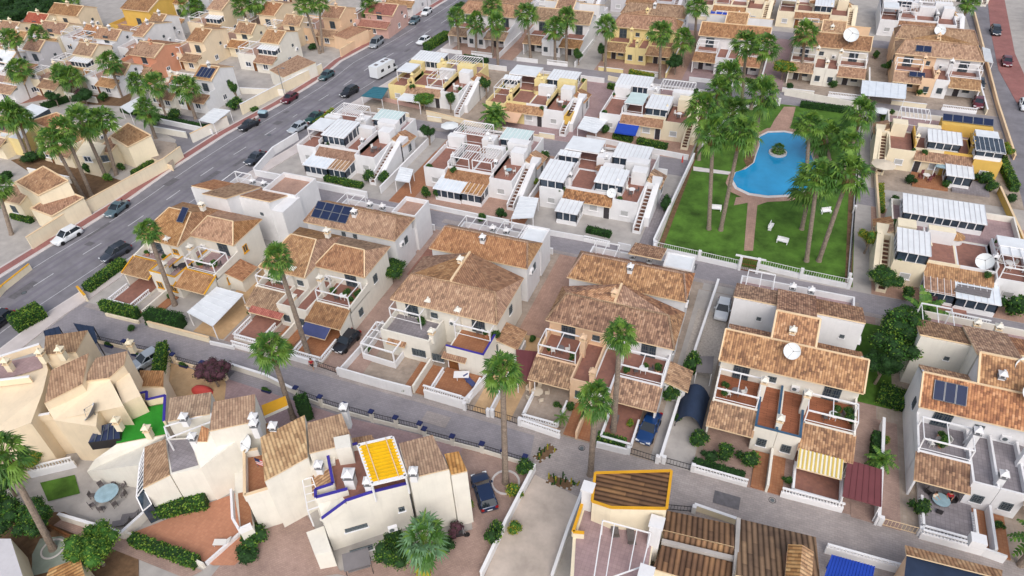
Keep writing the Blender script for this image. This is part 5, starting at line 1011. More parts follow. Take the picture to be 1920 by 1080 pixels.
# front of the near row
wall([(150,548),(165,565)],1.1,'ochre topped gate pillar wall at the avenue corner','cream_wall',cap='ochre_trim'); wall([(200,592),(262,607)],.5,'cream planter wall under the clipped hedge at the avenue corner','cream_wall'); wall([(280,612),(395,642)],.9,'cream wall under the dark hedge beside the white carport','cream_wall',cap='cream_trim')
wall([(395,645),(440,655)],.55,'low cream wall before the sand coloured drive'); wall([(437,650),(480,662)],.4,'white balustrade before the brick porch',bal=.7); wall([(540,672),(585,685)],.9,'white wall behind the walking person',cap='white_paint')
fence([(592,686),(637,702)],1.0,'dark gate across the drive of the black car',0,'dark_iron','driveway_gate','gate'); wall([(637,705),(718,728),(773,742)],1.5,'tall white wall below the white pergola frame','white_wall'); wall([(637,705),(720,612)],1.,'white wall between the black car and the pergola yard')
wall([(797,745),(868,766)],1.3,'white terrace wall with balustrade below the white table','white_wall',bal=.8); wall([(868,766),(935,690)],1.2,'white side wall of the terrace with the white table'); fence([(872,768),(916,780)],1.1,'dark iron gate before the sand drive, left one',0,'dark_iron','driveway_gate','gate'); fence([(924,781),(975,797)],1.1,'dark iron gate before the sand drive, right one behind the tall palm',0,'dark_iron','driveway_gate','gate')
wall([(920,780),(985,650)],1.1,'white wall between the two sand coloured drives'); wall([(975,797),(1050,822)],.6,'white balustrade in front of the wicker dining set',bal=.6); wall([(1118,838),(1175,852)],.9,'white planter wall under the clipped hedge beside the blue car')
fence([(1178,850),(1232,867)],1.,'dark gate in front of the blue car',0,'dark_iron','driveway_gate','gate'); fence([(1244,868),(1298,883)],1.,'dark gate left of the round shrubs garden',0,'dark_iron','driveway_gate','gate'); wall([(1237,868),(1290,700),(1345,535)],1.1,'long white wall between the two narrow drives','white_wall',cap='white_paint')
wall([(1300,884),(1400,912)],.5,'white balustrade below the round shrubs garden',bal=.6); wall([(1462,930),(1578,960)],.7,'white balustrade below the striped awning',bal=.7); wall([(1640,985),(1646,890),(1650,800)],1.5,'white wall right of the maroon car canopy',cap='white_paint')
fence([(1648,983),(1722,1003)],1.1,'pale gate across the brick drive of the white pair',0,'cream_trim','driveway_gate','gate'); wall([(1722,1008),(1838,1040)],.8,'white balustrade in front of the patio with two seated people',bal=.6); wall([(1838,1040),(1880,1055)],1.1,'white wall right of the seated people')
# south side of the near street
fence([(560,745),(605,762),(650,776),(700,790),(745,801),(790,812)],.9,'dark railing with blue capped white posts, left run on the near street',.6,'dark_iron','street_railing',wallm='ivory_wall'); fence([(798,820),(850,834),(905,848),(945,860),(985,872)],.7,'dark railing with blue capped white posts, right run by the dark blue car',.6,'dark_iron','street_railing',wallm='ivory_wall')
wall([(430,690),(500,712),(560,742)],.9,'low white wall with blue caps beside the mauve drive','ivory_wall',cap='white_paint'); fence([(175,640),(240,655),(320,672)],.8,'dark railing with potted plants behind the beige house',.5,'dark_iron','street_railing',wallm='beige_wall'); fence([(330,680),(385,695),(425,712)],.8,'dark railing above the sand coloured courtyard',.5,'dark_iron','street_railing',wallm='beige_wall')
wall([(1003,882),(950,985),(903,1085)],1.1,'white boundary wall running down from the cactus bed','white_wall',cap='white_paint'); wall([(1094,925),(1065,1000),(1035,1090)],1.1,'white wall left of the ochre edged roof','white_wall',cap='white_paint')
wall([(118,975),(235,1010),(290,960)],1.1,'ivory wall around the round patio table','ivory_wall',cap='white_paint'); wall([(240,1005),(345,1045),(385,1065)],.8,'ivory wall below the long low hedge','ivory_wall'); wall([(388,1060),(450,1005),(480,985)],.5,'white step wall beside the lounger courtyard','white_wall')
wall([(60,895),(145,875)],.9,'white balustrade of the patio with grey loungers',bal=.8); wall([(0,935),(115,1000),(200,1040)],.7,'dark brown fence wall beside the leaning palm','door_wood',th=.1,name='timber_fence',cat='fence'); wall([(320,675),(310,765)],1.0,'beige wall left of the sand courtyard','beige_wall')
for a,b2,lab in (([(1245,955),(1300,960)],0,'dark gate behind the brown tiled house'),):
    fence(a,.9,lab,0,'dark_iron','driveway_gate','gate')
wall([(1300,955),(1378,982)],.9,'cream wall with white coping behind the brown tiled house','cream_wall',cap='white_paint'); wall([(1545,1035),(1640,1062),(1700,1078)],.9,'cream balustrade wall above the blue slatted canopy','cream_wall',bal=.5)
wall([(1100,262),(1210,285),(1290,300)],.9,'white wall under the hedge of the blue awning house',cap='white_paint'); wall([(800,215),(925,245),(1010,262)],.9,'pale wall along the lane behind the feathery palm','cream_wall',cap='cream_trim'); wall([(700,185),(790,205)],.8,'pinkish wall under the bright bush','pink_wall')
wall([(1330,218),(1330,330)],.1,'low kerb inside the pool garden') if 0 else None
wall([(1640,330),(1650,480),(1645,500)],.9,'low wall beside the gravel strip right of the pool garden','cream_wall',cap='cream_trim'); wall([(1765,600),(1850,618)],.9,'white balustrade terrace wall with glass panels on the middle lane',bal=.6); wall([(1870,362),(1918,470),(1960,560)],1.2,'ochre topped wall along the right hand road','yellow_wall',cap='cream_trim')
wall([(1825,30),(1868,200),(1900,300)],.9,'pale wall along the near side of the right hand road','peach_wall',cap='cream_trim'); wall([(1470,178),(1560,195),(1610,205)],1.3,'cream wall above the pool garden gate','ivory_wall'); wall([(1140,150),(1230,170),(1310,185)],1.,'cream wall before the pale yellow house','cream_wall')
# ================================================================== PALMS
PL=[((948,905),(942,697),'tall fan palm in front of the dark blue car, wide ring at its foot',.96),((1107,890),(1117,748),'fan palm nearest the cactus bed, in front of the peach house',1.),((1150,812),(1163,626),'tall fan palm rising behind the peach house porch',.9),((580,670),(520,485),'very tall slim palm beside the walking person',.95),((550,785),(508,655),'fan palm on the near street opposite the brick porch',1.02),((328,572),(277,432),'fan palm crossing the avenue corner house',.92),((100,1030),(10,850),'leaning palm on the green slab at the bottom left',1.1)]
for i,(b_,c_,lb,s_) in enumerate(PL): palm(b_,c_,lb,s_,0,seed=i)
o=palm((798,1092),(793,1010),'broad blue green palm against the wall of the yellow canopy house',1.15,1,H=5.2,seed=2)
b=MB(); r=random.Random(5)
for i in range(70):
    az=i*2.4; z0=-.3-2.2*r.random(); rr=.45+.5*r.random(); p=Vector((.2*math.cos(az),.2*math.sin(az),z0)); q=Vector((rr*math.cos(az),rr*math.sin(az),z0-1.)); s=Vector((-math.sin(az),math.cos(az),0))*.2; b.face([p-s*.3,p+s*.3,q+s,q-s],'leaf_yellow' if i%3 else 'dead_frond')
x=b.obj('dead_fronds',o); x.location=(0,0,5.2)
GP=[((1329,430),(1325,250),'left lawn palm with the nearest foot, left of a leaning pair'),((1351,432),(1390,245),'left lawn palm leaning right over the pool path'),((1411,292),(1430,178),'palm on the little rock island at the pool edge'),((1391,190),(1400,80),'palm directly left of the pool garden back gate'),((1408,205),(1437,86),'palm with pale crown above the pool garden hedge'),((1372,205),(1362,140),'bushy palm in the thick left cluster, upper one'),((1345,215),(1350,165),'bushy palm in the thick left cluster, leftmost one'),((1360,260),(1375,205),'short bushy palm overhanging the left lawn'),((1310,300),(1318,208),'palm over the left garden wall corner'),((1512,490),(1528,325),'right lawn palm with upright grey trunk'),((1535,490),(1592,325),'right lawn palm leaning strongly to the right'),((1503,430),(1520,352),'right lawn palm half hidden behind the upright trunk'),((1512,330),(1518,232),'palm at the right rim of the pool'),((1592,300),(1613,212),'palm at the far right corner of the pool garden'),((1555,300),(1548,252),'palm between the pool and the right garden corner'),((1580,330),(1590,265),'thick palm over the right garden fence')]
for i,(b_,c_,lb) in enumerate(GP): palm(b_,c_,lb,1.36+.12*(i%3),0,seed=i+1,group=None)
FP=[((861,100),(856,30),'leftmost palm of the cluster at the avenue hedge'),((893,101),(892,42),'second palm of the cluster at the avenue hedge'),((924,106),(922,10),'tallest palm of the cluster at the avenue hedge'),((934,128),(931,44),'nearest palm of the cluster, foot in the lane'),((995,108),(988,25),'single slim palm before the white pair with balconies'),((1041,117),(1040,50),'left of two palms in front of the white pair with balconies'),((1062,117),(1062,32),'right of two palms in front of the white pair with balconies'),((1135,133),(1137,48),'palm between the white pair and the pale yellow house'),((1237,147),(1239,60),'palm in front of the teal canvas at the pale yellow house'),((1280,125),(1282,74),'bushy palm right of the teal canvas'),((1302,87),(1307,12),'palm before the top blue awning'),((1500,150),(1511,62),'tall palm before the house with the huge white dish'),((1800,48),(1818,5),'palm touching the top edge over the right hand road')]
for i,(b_,c_,lb) in enumerate(FP): palm(b_,c_,lb,1.25+.1*(i%3),0,seed=i)
LP=[((60,155),(20,72)),((98,128),(72,68)),((55,185),(34,128)),((116,178),(113,140)),((133,185),(132,143)),((228,182),(205,116)),((268,198),(255,155)),((312,215),(290,157)),((367,223),(348,162)),((292,260),(274,206)),((218,328),(188,222)),((200,335),(152,226)),((172,368),(120,242)),((158,373),(97,262)),((55,302),(17,213)),((62,300),(34,220)),((152,40),(134,3)),((363,53),(350,8)),((372,52),(368,10)),((475,70),(452,10)),((482,68),(478,3)),((600,100),(570,8)),((605,98),(598,3)),((697,52),(693,8)),((22,440),(-5,350))]
LL=['upper left pair palm, left one at the picture edge','upper left pair palm, right one over the plain flank','palm over the maroon porch at the left edge','left one of two short palms before the cream sunroom','right one of two short palms before the cream sunroom','slim palm crossing the orange house front','left one of two bushy palms before the orange house','right bushy palm with thick trunk before the orange house','palm before the house with the solar roof','palm on the side street corner','palm nearest the diamond roof, longest of its trio','middle palm over the white window house','palm with wide crown over the maroon brown roof','leftmost long leaning palm whose foot touches the avenue wall','left trunk of the crossing pair at the left edge','right trunk of the crossing pair at the left edge','palm in front of the three window beige house','left one of two palms by the arched white house','right one of two palms by the arched white house','left twin palm at the top edge by the tan house','right twin palm at the top edge by the tan house','left one of three slender palms before the salmon house','right one of three slender palms before the salmon house','palm before the pink house by the avenue','palm cut by the left edge below the near brown roofs']
for i,((b_,c_),lb) in enumerate(zip(LP,LL)): palm(b_,c_,lb,1.25+.12*(i%3),0,seed=i)
# feathery palm and small ones
def feather(px,H,r,label,n=34,seed=0):
    p=P(*px); o=empty('feather_palm',(p[0],p[1],0),seed,label,'palm tree'); b=MB(); b.tube((0,0,0),(0,0,H),.32,.26,'bark',10); b.obj('trunk',o); b=MB(); rr=random.Random(seed)
    for i in range(n):
        az=i*2.4; el=R(75-95*i/n); d=Vector((math.cos(az)*math.cos(el),math.sin(az)*math.cos(el),math.sin(el))); s=Vector((-math.sin(az),math.cos(az),0)); c=Vector((0,0,H)); ln=r*(.9+.2*rr.random()); prev=c
        for k in range(9):
            d=(d+Vector((0,0,-.16))).normalized(); q=prev+d*ln/9; b.bar(prev,q,.04,'frond_light')
            for sg in (1,-1): w=s*sg*(.5*math.sin(.4+k*.3)*r*.36); b.face([prev,q,q+w+Vector((0,0,-.1)),prev+w*.9+Vector((0,0,-.12))+d*.1] if sg>0 else [q,prev,prev+w*.9+Vector((0,0,-.12))+d*.1,q+w+Vector((0,0,-.1))],'frond' if (i+k)%3 else 'frond_light')
            prev=q
    b.obj('crown',o); return o
feather((928,245),3.2,3.0,'broad feathery palm with thick short trunk before the peach awning',44,1); feather((1722,606),1.6,3.4,'low feathery palm clump beside the middle lane on the right',30,2); feather((1912,1060),4.2,2.6,'banana like palm at the bottom right edge',18,3); feather((1643,882),1.8,1.7,'small palm beside the maroon car canopy',22,4); feather((1053,800),1.5,1.0,'small potted palm beside the wicker dining set',18,5)
for px,r_,H_,k,lb in [((797,208),2.0,3.4,'l','bright green round tree before the tan canopy block'),((846,212),1.1,4.2,'g','slim light green tree right of the bright round tree'),((912,185),1.1,4.2,'g','small tree beside the tiled side porch of the cream block'),((735,528),2.0,3.0,'g','leafy bush tree between the two solar and blue rail houses'),((1672,690),2.9,6.2,'g','large leafy tree between the near houses on the right'),((1690,640),2.0,4.6,'g','second leafy tree behind the large one on the right'),((1640,720),1.8,4.4,'d','darker leafy tree left of the large one on the right'),((1655,545),1.9,3.0,'g','round green tree beside the red drive at the pool garden corner'),((1620,475),1.6,3.6,'y','yellowish tree at the right fence of the pool garden'),((806,272),1.3,3.6,'d','dark olive like tree between the two middle blocks'),((447,195),.9,4.6,'g','slim cypress like tree beside the solar roof house'),((1465,150),2.4,3.8,'y','yellow green tree above the pool garden gate'),((1662,140),1.3,2.6,'g','round tree in the yard left of the peach house'),((1130,115),1.6,3.4,'g','dense tree right of the white pair with balconies'),((1085,122),1.4,3.0,'g','bushy tree before the white pair with balconies'),((1265,140),1.7,3.6,'d','dark tree beside the teal canvas'),((1690,30),1.8,3.,'g','tree between the two top right blocks'),((1880,305),1.1,3.0,'y','yellow green tree at the corner by the right hand road'),((30,1000),2.2,4.,'g','leafy tree left of the leaning palm foot'),((92,1000),1.9,3.6,'g','leafy tree right of the leaning palm trunk'),((195,1060),2.1,4.4,'l','bright pointed shrub tree at the bottom left'),((150,1050),1.2,2.6,'g','shrub tree before the small house at the bottom left'),((410,725),1.9,3.4,'p','purple flowering tree over the sand courtyard corner'),((110,200),1.6,3.,'d','dark garden tree below the cream house at the left'),((165,200),2.0,3.0,'d','dark tree below the orange house'),((745,1065),1.7,4.0,'g','leafy tree left of the broad blue green palm'),((30,930),1.6,4,'g','garden tree beside the straw parasol'),((75,890),1.4,3.,'y','olive coloured shrub tree beside the white balustrade'),((120,300),1.6,3,'d','dark tree under the wide palm crown at the left'),((870,30),2.0,3.0,'g','tree behind the leftmost palm at the avenue hedge')]:
    tree(px,r_,H_,lb,k,seed=len(lb)%7)
W_=[(-30,62),(14,58),(58,50),(100,44),(20,36),(70,32),(112,26),(-25,38),(84,52),(36,62)]
for i,px in enumerate(W_): tree(px,3.9,5.6,'dark wood tree at the top left corner, '+['far left one','second from the left','third from the left','nearest the three window house','left one of the back row','middle one of the back row','right one of the back row','at the outer left edge','nearest the red tile roof','in front of the far left one'][i],'d',seed=i)
# shrubs and hedges
for px,r_,h_,k,lb in [((984,888),.9,1.0,'g','round green shrub on the white wall end at the cactus bed'),((925,1015),1.0,1.2,'g','oval shrub on the white boundary wall, nearest the broad palm'),((965,930),.8,.9,'y','yellow green shrub against the white boundary wall'),((965,1000),.7,.8,'y','small shrub low on the white boundary wall'),((1293,700),1.2,1.5,'g','round clipped tree ball beside the grey canopy shed'),((1256,752),1.0,1.2,'g','round clipped bush on the white drive wall'),((1308,835),1.0,1.0,'g','left most clipped ball in the balustrade garden'),((1360,857),.95,.95,'g','middle clipped ball in the balustrade garden'),((1400,870),1.05,1.0,'g','right clipped ball in the balustrade garden'),((1330,862),.8,.7,'d','dark low shrub among the clipped balls'),((1718,962),.8,1.2,'g','oval clipped bush beside the pale gate'),((1245,397),.9,1.5,'d','round potted shrub beside the pool garden wall'),((1136,250),.8,.9,'g','round shrub left of the hedge at the blue awning house'),((1840,345),1.2,1.2,'g','leafy shrub before the yellow block conservatory'),((720,345),1.0,1.2,'g','left shrub beside the panelled porch'),((693,342),1.0,1.2,'g','right shrub beside the panelled porch'),((800,372),.7,1.2,'g','left one of two tall shrubs before the half tiled porch'),((820,372),.7,1.2,'g','right one of two tall shrubs before the half tiled porch'),((1068,770),.5,.8,'g','pot plant hanging over the peach porch wall'),((1892,590),1.5,1.7,'g','big clipped shrub at the right end of the middle lane'),((40,372),1.0,.8,'g','shrub beside the near brown roofs'),((180,300),1.0,1.0,'g','green shrub at the foot of the long leaning palms'),((205,340),.8,.8,'l','light green shrub beside the avenue wall'),((170,325),1.1,1.3,'g','bushy shrub between the palm trunks and avenue wall'),((230,320),.7,.8,'g','small shrub under the white window house'),((470,200),1.,.8,'g','shrub bed by the cream avenue wall'),((372,85),.9,.9,'g','shrub beside the peach stepped house'),((590,92),1.3,.7,'d','low dark hedge shrub before the salmon house'),((480,1015),1.3,.8,'g','shrub bed on the white step wall'),((465,1045),1.1,.6,'d','lower shrub bed beside the white steps'),((858,1000),.8,.7,'p','purple shrub by the right corner of the yellow canopy house'),((838,1030),.8,.6,'d','dark shrub beside the broad palm'),((880,960),.5,1.1,'y','yellow shrub behind the dark blue car')]:
    bush(px,r_,lb,h_,k,seed=len(lb)%5)
for px,w,h_,lb,k in [([(165,548),(235,497)],1.5,1.3,'tall clipped hedge along the avenue beside the dark grey estate car','g'),([(195,580),(262,596)],1.,1.6,'clipped hedge above the cream planter wall at the avenue corner','g'),([(282,602),(345,615)],1.7,2.0,'dense dark hedge left of the white carport','d'),([(1120,825),(1172,838)],1.1,.9,'clipped hedge beside the blue car','g'),([(295,965),(392,945)],1.5,1.6,'short clipped hedge against the ivory house wall','g'),([(250,1015),(372,1060)],1.1,1.0,'long low hedge below the courtyard','g'),([(315,665),(305,720)],1.1,2.4,'tall narrow hedge beside the white covered car','g'),([(572,770),(578,790)],1.3,3.0,'columnar cypress hedge by the street railing','d'),([(1300,868),(1395,895)],.9,.5,'low ground hedge behind the balustrade with clipped balls','d'),([(1100,434),(1145,444)],1.,.9,'clipped hedge in front of the pool side white block','d'),([(610,338),(680,352)],1.0,.9,'hedge before the white panelled porch','g'),([(1150,258),(1185,266)],1.2,1.,'left clipped hedge at the blue awning house','g'),([(1195,268),(1250,280)],1.2,1.,'right clipped hedge at the blue awning house','g'),([(800,95),(840,70)],2.0,1.6,'thick hedge beside the white hatchback on the avenue','g'),([(30,620),(85,590)],2.2,2.0,'rounded hedge bank at the avenue corner by the beige house','g'),([(25,408),(62,418)],.9,.9,'clipped hedge under the near cream house window','g'),([(230,210),(405,246)],.9,.9,'dark hedge along the side street wall','d'),([(1385,195),(1455,203)],1.1,1.0,'dark hedge at the back left of the pool garden','d'),([(1500,200),(1600,213)],1.2,1.1,'dark hedge at the back right of the pool garden','d'),([(1645,740),(1700,760)],3.0,.9,'ground ivy bed under the large leafy tree','g'),([(1640,820),(1636,880)],.8,1.2,'climbing hedge between the canopy yard and the brick drive','d'),([(590,235),(625,208)],.8,.7,'narrow hedge beside the green parked car','y'),([(1150,405),(1160,406)],.4,.3,'tiny planter hedge by the grey door','g')]:
    hedge(px,w,h_,lb,k)
# ================================================================== VEHICLES
for n,c in (('paint_white',(222,226,230)),('paint_teal_grey',(96,118,128)),('paint_dark_grey',(58,64,76)),('paint_black',(34,36,44)),('paint_maroon',(100,30,44)),('paint_sea_green',(62,92,98)),('paint_silver',(150,156,162)),('paint_green',(26,72,64)),('paint_light_silver',(180,188,196)),('paint_navy',(30,48,82)),('paint_blue',(20,62,116)),('paint_anthracite',(44,54,66))): carpaint(n,c)
car('suv',(103,463),(153,434),'paint_white','white hatchback nearest on the avenue, beside the long cream wall'); car('sedan',(202,412),(240,382),'paint_teal_grey','grey green saloon driving up behind the nearest white hatchback'); car('suv',(198,492),(240,468),'paint_dark_grey','dark grey estate car parked by the tall clipped hedge'); car('sedan',(453,247),(482,232),'paint_black','near black saloon beside the roadside bin')
car('hatch',(532,197),(556,181),'paint_maroon','maroon hatchback on the avenue'); car('hatch',(602,153),(623,140),'paint_sea_green','sea green hatchback by the tiled garage'); car('van',(695,95),(718,77),'paint_silver','silver van on the avenue beside the peach wall'); car('hatch',(770,49),(785,37),'paint_teal_grey','grey green small car behind the two top cars'); car('hatch',(792,33),(808,20),'paint_white','white car farthest up the avenue')
car('hatch',(782,88),(807,74),'paint_white','white hatchback parked by the thick hedge'); car('suv',(639,187),(672,168),'paint_black','big black off-road car parked behind the motorhome'); car('sedan',(577,233),(605,217),'paint_green','dark green saloon parked at the white block corner'); car('hatch',(546,252),(572,238),'paint_light_silver','light silver car next to the dark green saloon'); car('sedan',(462,314),(498,290),'paint_dark_grey','dark car parked against the curved white wall')
car('sedan',(1203,838),(1228,780),'paint_blue','bright blue saloon in the drive of the peach and white pair'); car('hatch',(634,664),(668,629),'paint_black','black hatchback behind the dark gate'); car('hatch',(1349,605),(1358,568),'paint_white','white hatchback on the drive behind the long white wall',rear=True); car('suv',(897,893),(920,965),'paint_navy','dark blue estate car with roof rails beside the tall palm'); car('hatch',(262,690),(292,672),'paint_light_silver','silver car half hidden behind the beige house'); car('hatch',(1836,178),(1832,148),'paint_anthracite','dark car in the yard beside the right hand road')
car('hatch',(1832,210),(1832,187),'paint_maroon','red car nosing against the solar roof yard'); car('suv',(1870,76),(1860,50),'paint_anthracite','dark pickup parked on the right hand road'); car('hatch',(1888,132),(1884,110),'paint_maroon','dark red hatchback on the right pavement'); car('hatch',(1924,218),(1916,188),'paint_white','white car at the right edge'); car('hatch',(1818,16),(1812,2),'paint_black','black car at the top of the right hand road'); car('hatch',(1424,46),(1430,22),'paint_light_silver','silver car between the two top cream blocks',); car('hatch',(945,212),(962,190),'paint_dark_grey','dark car beside the lane behind the cream block') ; car('hatch',(-12,618),(15,598),'paint_black','dark car cut by the left edge on the avenue')
CARS=None
# motorhome
a=Vector(P(742,128));c=Vector(P(697,153)); d=(a-c).normalized(); m=(a+c)/2; o=empty('motorhome',(m.x,m.y,.02),math.atan2(d.y,d.x),'white motorhome parked on the avenue','motorhome'); b=MB(); b.prism([(-3.2,-1.15,2.9),(2.2,-1.15,2.9),(2.2,1.15,2.9),(-3.2,1.15,2.9)],[(-3.2,-1.15,.45),(2.2,-1.15,.45),(2.2,1.15,.45),(-3.2,1.15,.45)],'paint_white'); b.prism([(2.2,-1.1,2.8),(3.0,-1.0,2.5),(3.0,1.0,2.5),(2.2,1.1,2.8)],1.9,'paint_white'); b.obj('body',o)
b=MB(); b.prism([(2.2,-1,1.9),(2.7,-.9,1.9),(2.7,.9,1.9),(2.2,1,1.9)],[(2.2,-1.02,1.1),(3.4,-.95,1.05),(3.4,.95,1.05),(2.2,1.02,1.1)],'car_glass'); b.obj('windscreen',o); b=MB(); b.prism([(2.2,-1.02,1.1),(3.4,-.95,1.05),(3.4,.95,1.05),(2.2,1.02,1.1)],.35,'paint_white'); b.prism([(3.4,-.95,1.05),(3.9,-.85,.85),(3.9,.85,.85),(3.4,.95,1.05)],.35,'paint_white'); b.obj('cab',o)
for s in (1,-1):
    b=MB(); b.box(-1.9,s*1.15,1.4,-1.0,s*1.18,2.0,'car_glass'); b.obj('window',o); b=MB(); b.box(.4,s*1.15,1.4,1.1,s*1.18,2.0,'car_glass'); b.obj('window',o)
    for x in (2.7,-1.8): q=bpy.data.objects.new('wheel',CACHE[('car','van','paint_silver','w')]); SC.collection.objects.link(q); q.parent=o; q.location=(x,s*1.0,.34); q.rotation_euler=(0,0,0 if s<0 else math.pi)
for x in (-2.,.2,1.4): b=MB(); b.box(x-.35,-.35,2.9,x+.35,.35,3.02,'plastic_grey'); b.obj('roof_hatch',o)
# ================================================================== THINGS IN THE YARDS AND STREETS
def canopy(pts,z,label,mat,name='car_canopy',cat='canopy',posts='white_paint',drop=0.,ribs=6,th=.1):
    q=PP([(p[0],p[1],z if len(p)<3 else p[2]) for p in pts]); o0=Vector((sum(p[0] for p in q)/len(q),sum(p[1] for p in q)/len(q),0)); o=empty(name,o0,0,label,cat); q=[Vector(p)-o0 for p in q]; b=MB(); b.prism([tuple(p) for p in q],[(p.x,p.y,p.z-th) for p in q],mat)
    if len(q)==4:
        for i in range(ribs+1): f=i/ribs; b.bar(q[0].lerp(q[1],f)+Vector((0,0,.03)),q[3].lerp(q[2],f)+Vector((0,0,.03)),.06,mat,.05)
    b.obj('cover',o); b=MB()
    for p in q: b.bar((p.x*.96,p.y*.96,0),(p.x*.96,p.y*.96,p.z-th),.1,posts)
    b.obj('posts',o); return o
canopy([(350,585),(405,538),(456,552),(398,612)],2.5,'long white roofed carport with railing beside the ochre trimmed pair','panel_roof','carport','carport'); canopy([(1590,862),(1653,880),(1652,950),(1580,930)],2.6,'maroon fabric car canopy beside the striped awning','maroon_shade'); canopy([(968,655),(1018,660),(1003,715),(970,712)],2.3,'maroon shade canopy between the two near pairs','maroon_shade')
A_=[Vector(P(*k,1.5)) for k in ((1280,722),(1333,733),(1318,795),(1268,782))]; o=empty('car_cover',(A_[0]+A_[2])/2-Vector((0,0,1.5)),0,'dark navy arched fabric cover over the narrow drive','car cover'); c0=(A_[0]+A_[2])/2-Vector((0,0,1.5)); b=MB(); rows=[]
for f in [i/6 for i in range(7)]:
    L_=A_[0].lerp(A_[3],f);R_=A_[1].lerp(A_[2],f); rows.append([tuple(L_.lerp(R_,g_/8)-c0+Vector((0,0,-1.2*abs(g_/4-1)**2.5+.8*math.cos((g_/4-1)*1.4)*(.8+.2*math.sin(f*math.pi))))) for g_ in range(9)])
for r0,r1 in zip(rows,rows[1:]):
    for k in range(8): b.face([r0[k],r0[k+1],r1[k+1],r1[k]],'navy_tarp')
b.obj('cover',o,smooth=True); b=MB()
for rw_ in (rows[0],rows[-1]): b.bar(rw_[0],(rw_[0][0],rw_[0][1],0),.08,'dark_iron'); b.bar(rw_[8],(rw_[8][0],rw_[8][1],0),.08,'dark_iron')
b.obj('frame',o)
0; canopy([(1310,668),(1338,668),(1335,700),(1305,697)],2.2,'small grey shed roof above the navy canopy','plastic_grey','shed','shed',ribs=3); canopy([(370,222),(430,203),(395,190),(432,204)][:0] or [(372,225),(400,203),(432,207),(400,232)],2.4,'white roofed carport at the side street corner','panel_roof','carport','carport')
canopy([(225,200),(262,180),(275,190),(243,212)],2.6,'white roofed garden shelter between the bushy palms','panel_roof','carport','carport'); canopy([(677,180),(700,163),(728,165),(716,185)],2.4,'dark teal canopy at the avenue corner','teal_tarp'); canopy([(1715,153),(1770,158),(1765,185),(1714,180)][:0] or [(1617,150),(1700,158),(1698,185),(1614,178)],2.4,'white canopy beside the peach house','white_tarp'); canopy([(958,410),(975,368),(1010,372),(1000,408)],2.3,'white carport left of the pool side block','panel_roof','carport','carport'); canopy([(740,338),(750,313),(775,318),(768,342)],2.2,'white carport beside the half tiled porch block','panel_roof','carport','carport')
canopy([(1082,240),(1095,218),(1140,225),(1118,250)],2.3,'white carport left of the blue awning house','panel_roof','carport','carport'); canopy([(1560,1040),(1640,1062),(1632,1100),(1545,1085)],2.2,'bright blue slatted canopy at the bottom edge','blue_awning','pool_cover','cover',ribs=14,posts='blue_awning')
canopy([(140,610),(183,622),(175,655),(172,650)][:0] or [(138,606),(175,612),(182,640),(172,655)],2.5,'navy fabric canopy behind the beige house, right one','navy_tarp',posts='dark_iron',ribs=3); canopy([(82,620),(110,612),(118,635),(86,636)],2.6,'navy fabric canopy behind the beige house, left one','navy_tarp',posts='dark_iron',ribs=3)
# white pergola frame in the yard
q=PP([(683,672),(742,690),(775,645),(712,632)],0); o0=Vector(q[0]); o=empty('garden_pergola',o0,0,'white open pergola frame over the grey patio','pergola'); q=[Vector(p)-o0 for p in q]; b=MB()
for i in range(4):
    t=q[i]+Vector((0,0,2.6)); b.bar(q[i],t,.16,'white_paint'); b.bar(t,q[(i+1)%4]+Vector((0,0,2.6)),.16,'white_paint')
for f in (.33,.66): b.bar(q[0].lerp(q[3],f)+Vector((0,0,2.6)),q[1].lerp(q[2],f)+Vector((0,0,2.6)),.1,'white_paint')
b.obj('frame',o); b=MB(); [b.bar(q[i]+Vector((0,0,.45)),q[(i+1)%4]+Vector((0,0,.45)),.2,'white_wall',.9) for i in range(4)]; b.obj('low_wall',o)
def at(px,z=0): p=P(px[0],px[1],z); return (p[0],p[1],z)
def chair(px,rz,label,mat='rattan',z=0,group=None):
    key=('chair',mat)
    if key not in CACHE:
        pr={}
        b=MB(); b.box(-.24,-.24,.4,.24,.24,.46,mat); pr['seat']=b.mesh('seat'); b=MB(); b.box(-.24,.2,.46,.24,.26,.95,mat); pr['backrest']=b.mesh('backrest'); b=MB(); b.box(-.02,-.02,0,.02,.02,.4,mat); pr['leg']=b.mesh('leg'); CACHE[key]=pr
    pr=CACHE[key]; o=empty('chair',at(px,z),R(rz),label,'chair',group)
    def c(n,loc): q=bpy.data.objects.new(n,pr[n]); SC.collection.objects.link(q); q.parent=o; q.location=loc
    c('seat',(0,0,0)); c('backrest',(0,0,0)); [c('leg',(x,y,0)) for x in (-.2,.2) for y in (-.2,.2)]; return o
def table(px,r,label,mat='white_paint',z=0,shape='round',rz=0):
    o=empty('table',at(px,z),R(rz),label,'table'); b=MB()
    if shape=='round': b.lathe([(0,.70),(r,.70),(r,.74),(0,.745)],mat,n=18)
    else: b.box(-r,-r*.6,.7,r,r*.6,.74,mat)
    b.obj('table_top',o)
    for i in range(4): b=MB(); x=r*.55*(1 if i%2 else -1); y=r*.4*(1 if i//2 else -1); b.box(x-.03,y-.03,0,x+.03,y+.03,.7,mat if mat!='pale_glass' else 'alloy'); b.obj('leg',o)
    return o
def setting(px,r,n,tl,cl,tm,cm,z=0,g=None,gap=.45,shape='round'):
    table(px,r,tl,tm,z,shape); p=P(px[0],px[1],z)
    for i in range(n):
        a=2*math.pi*i/n+.4; o=chair((0,0),0,cl,cm,z,g); o.location=(p[0]+math.cos(a)*(r+gap),p[1]+math.sin(a)*(r+gap),z); o.rotation_euler=(0,0,a-math.pi/2)
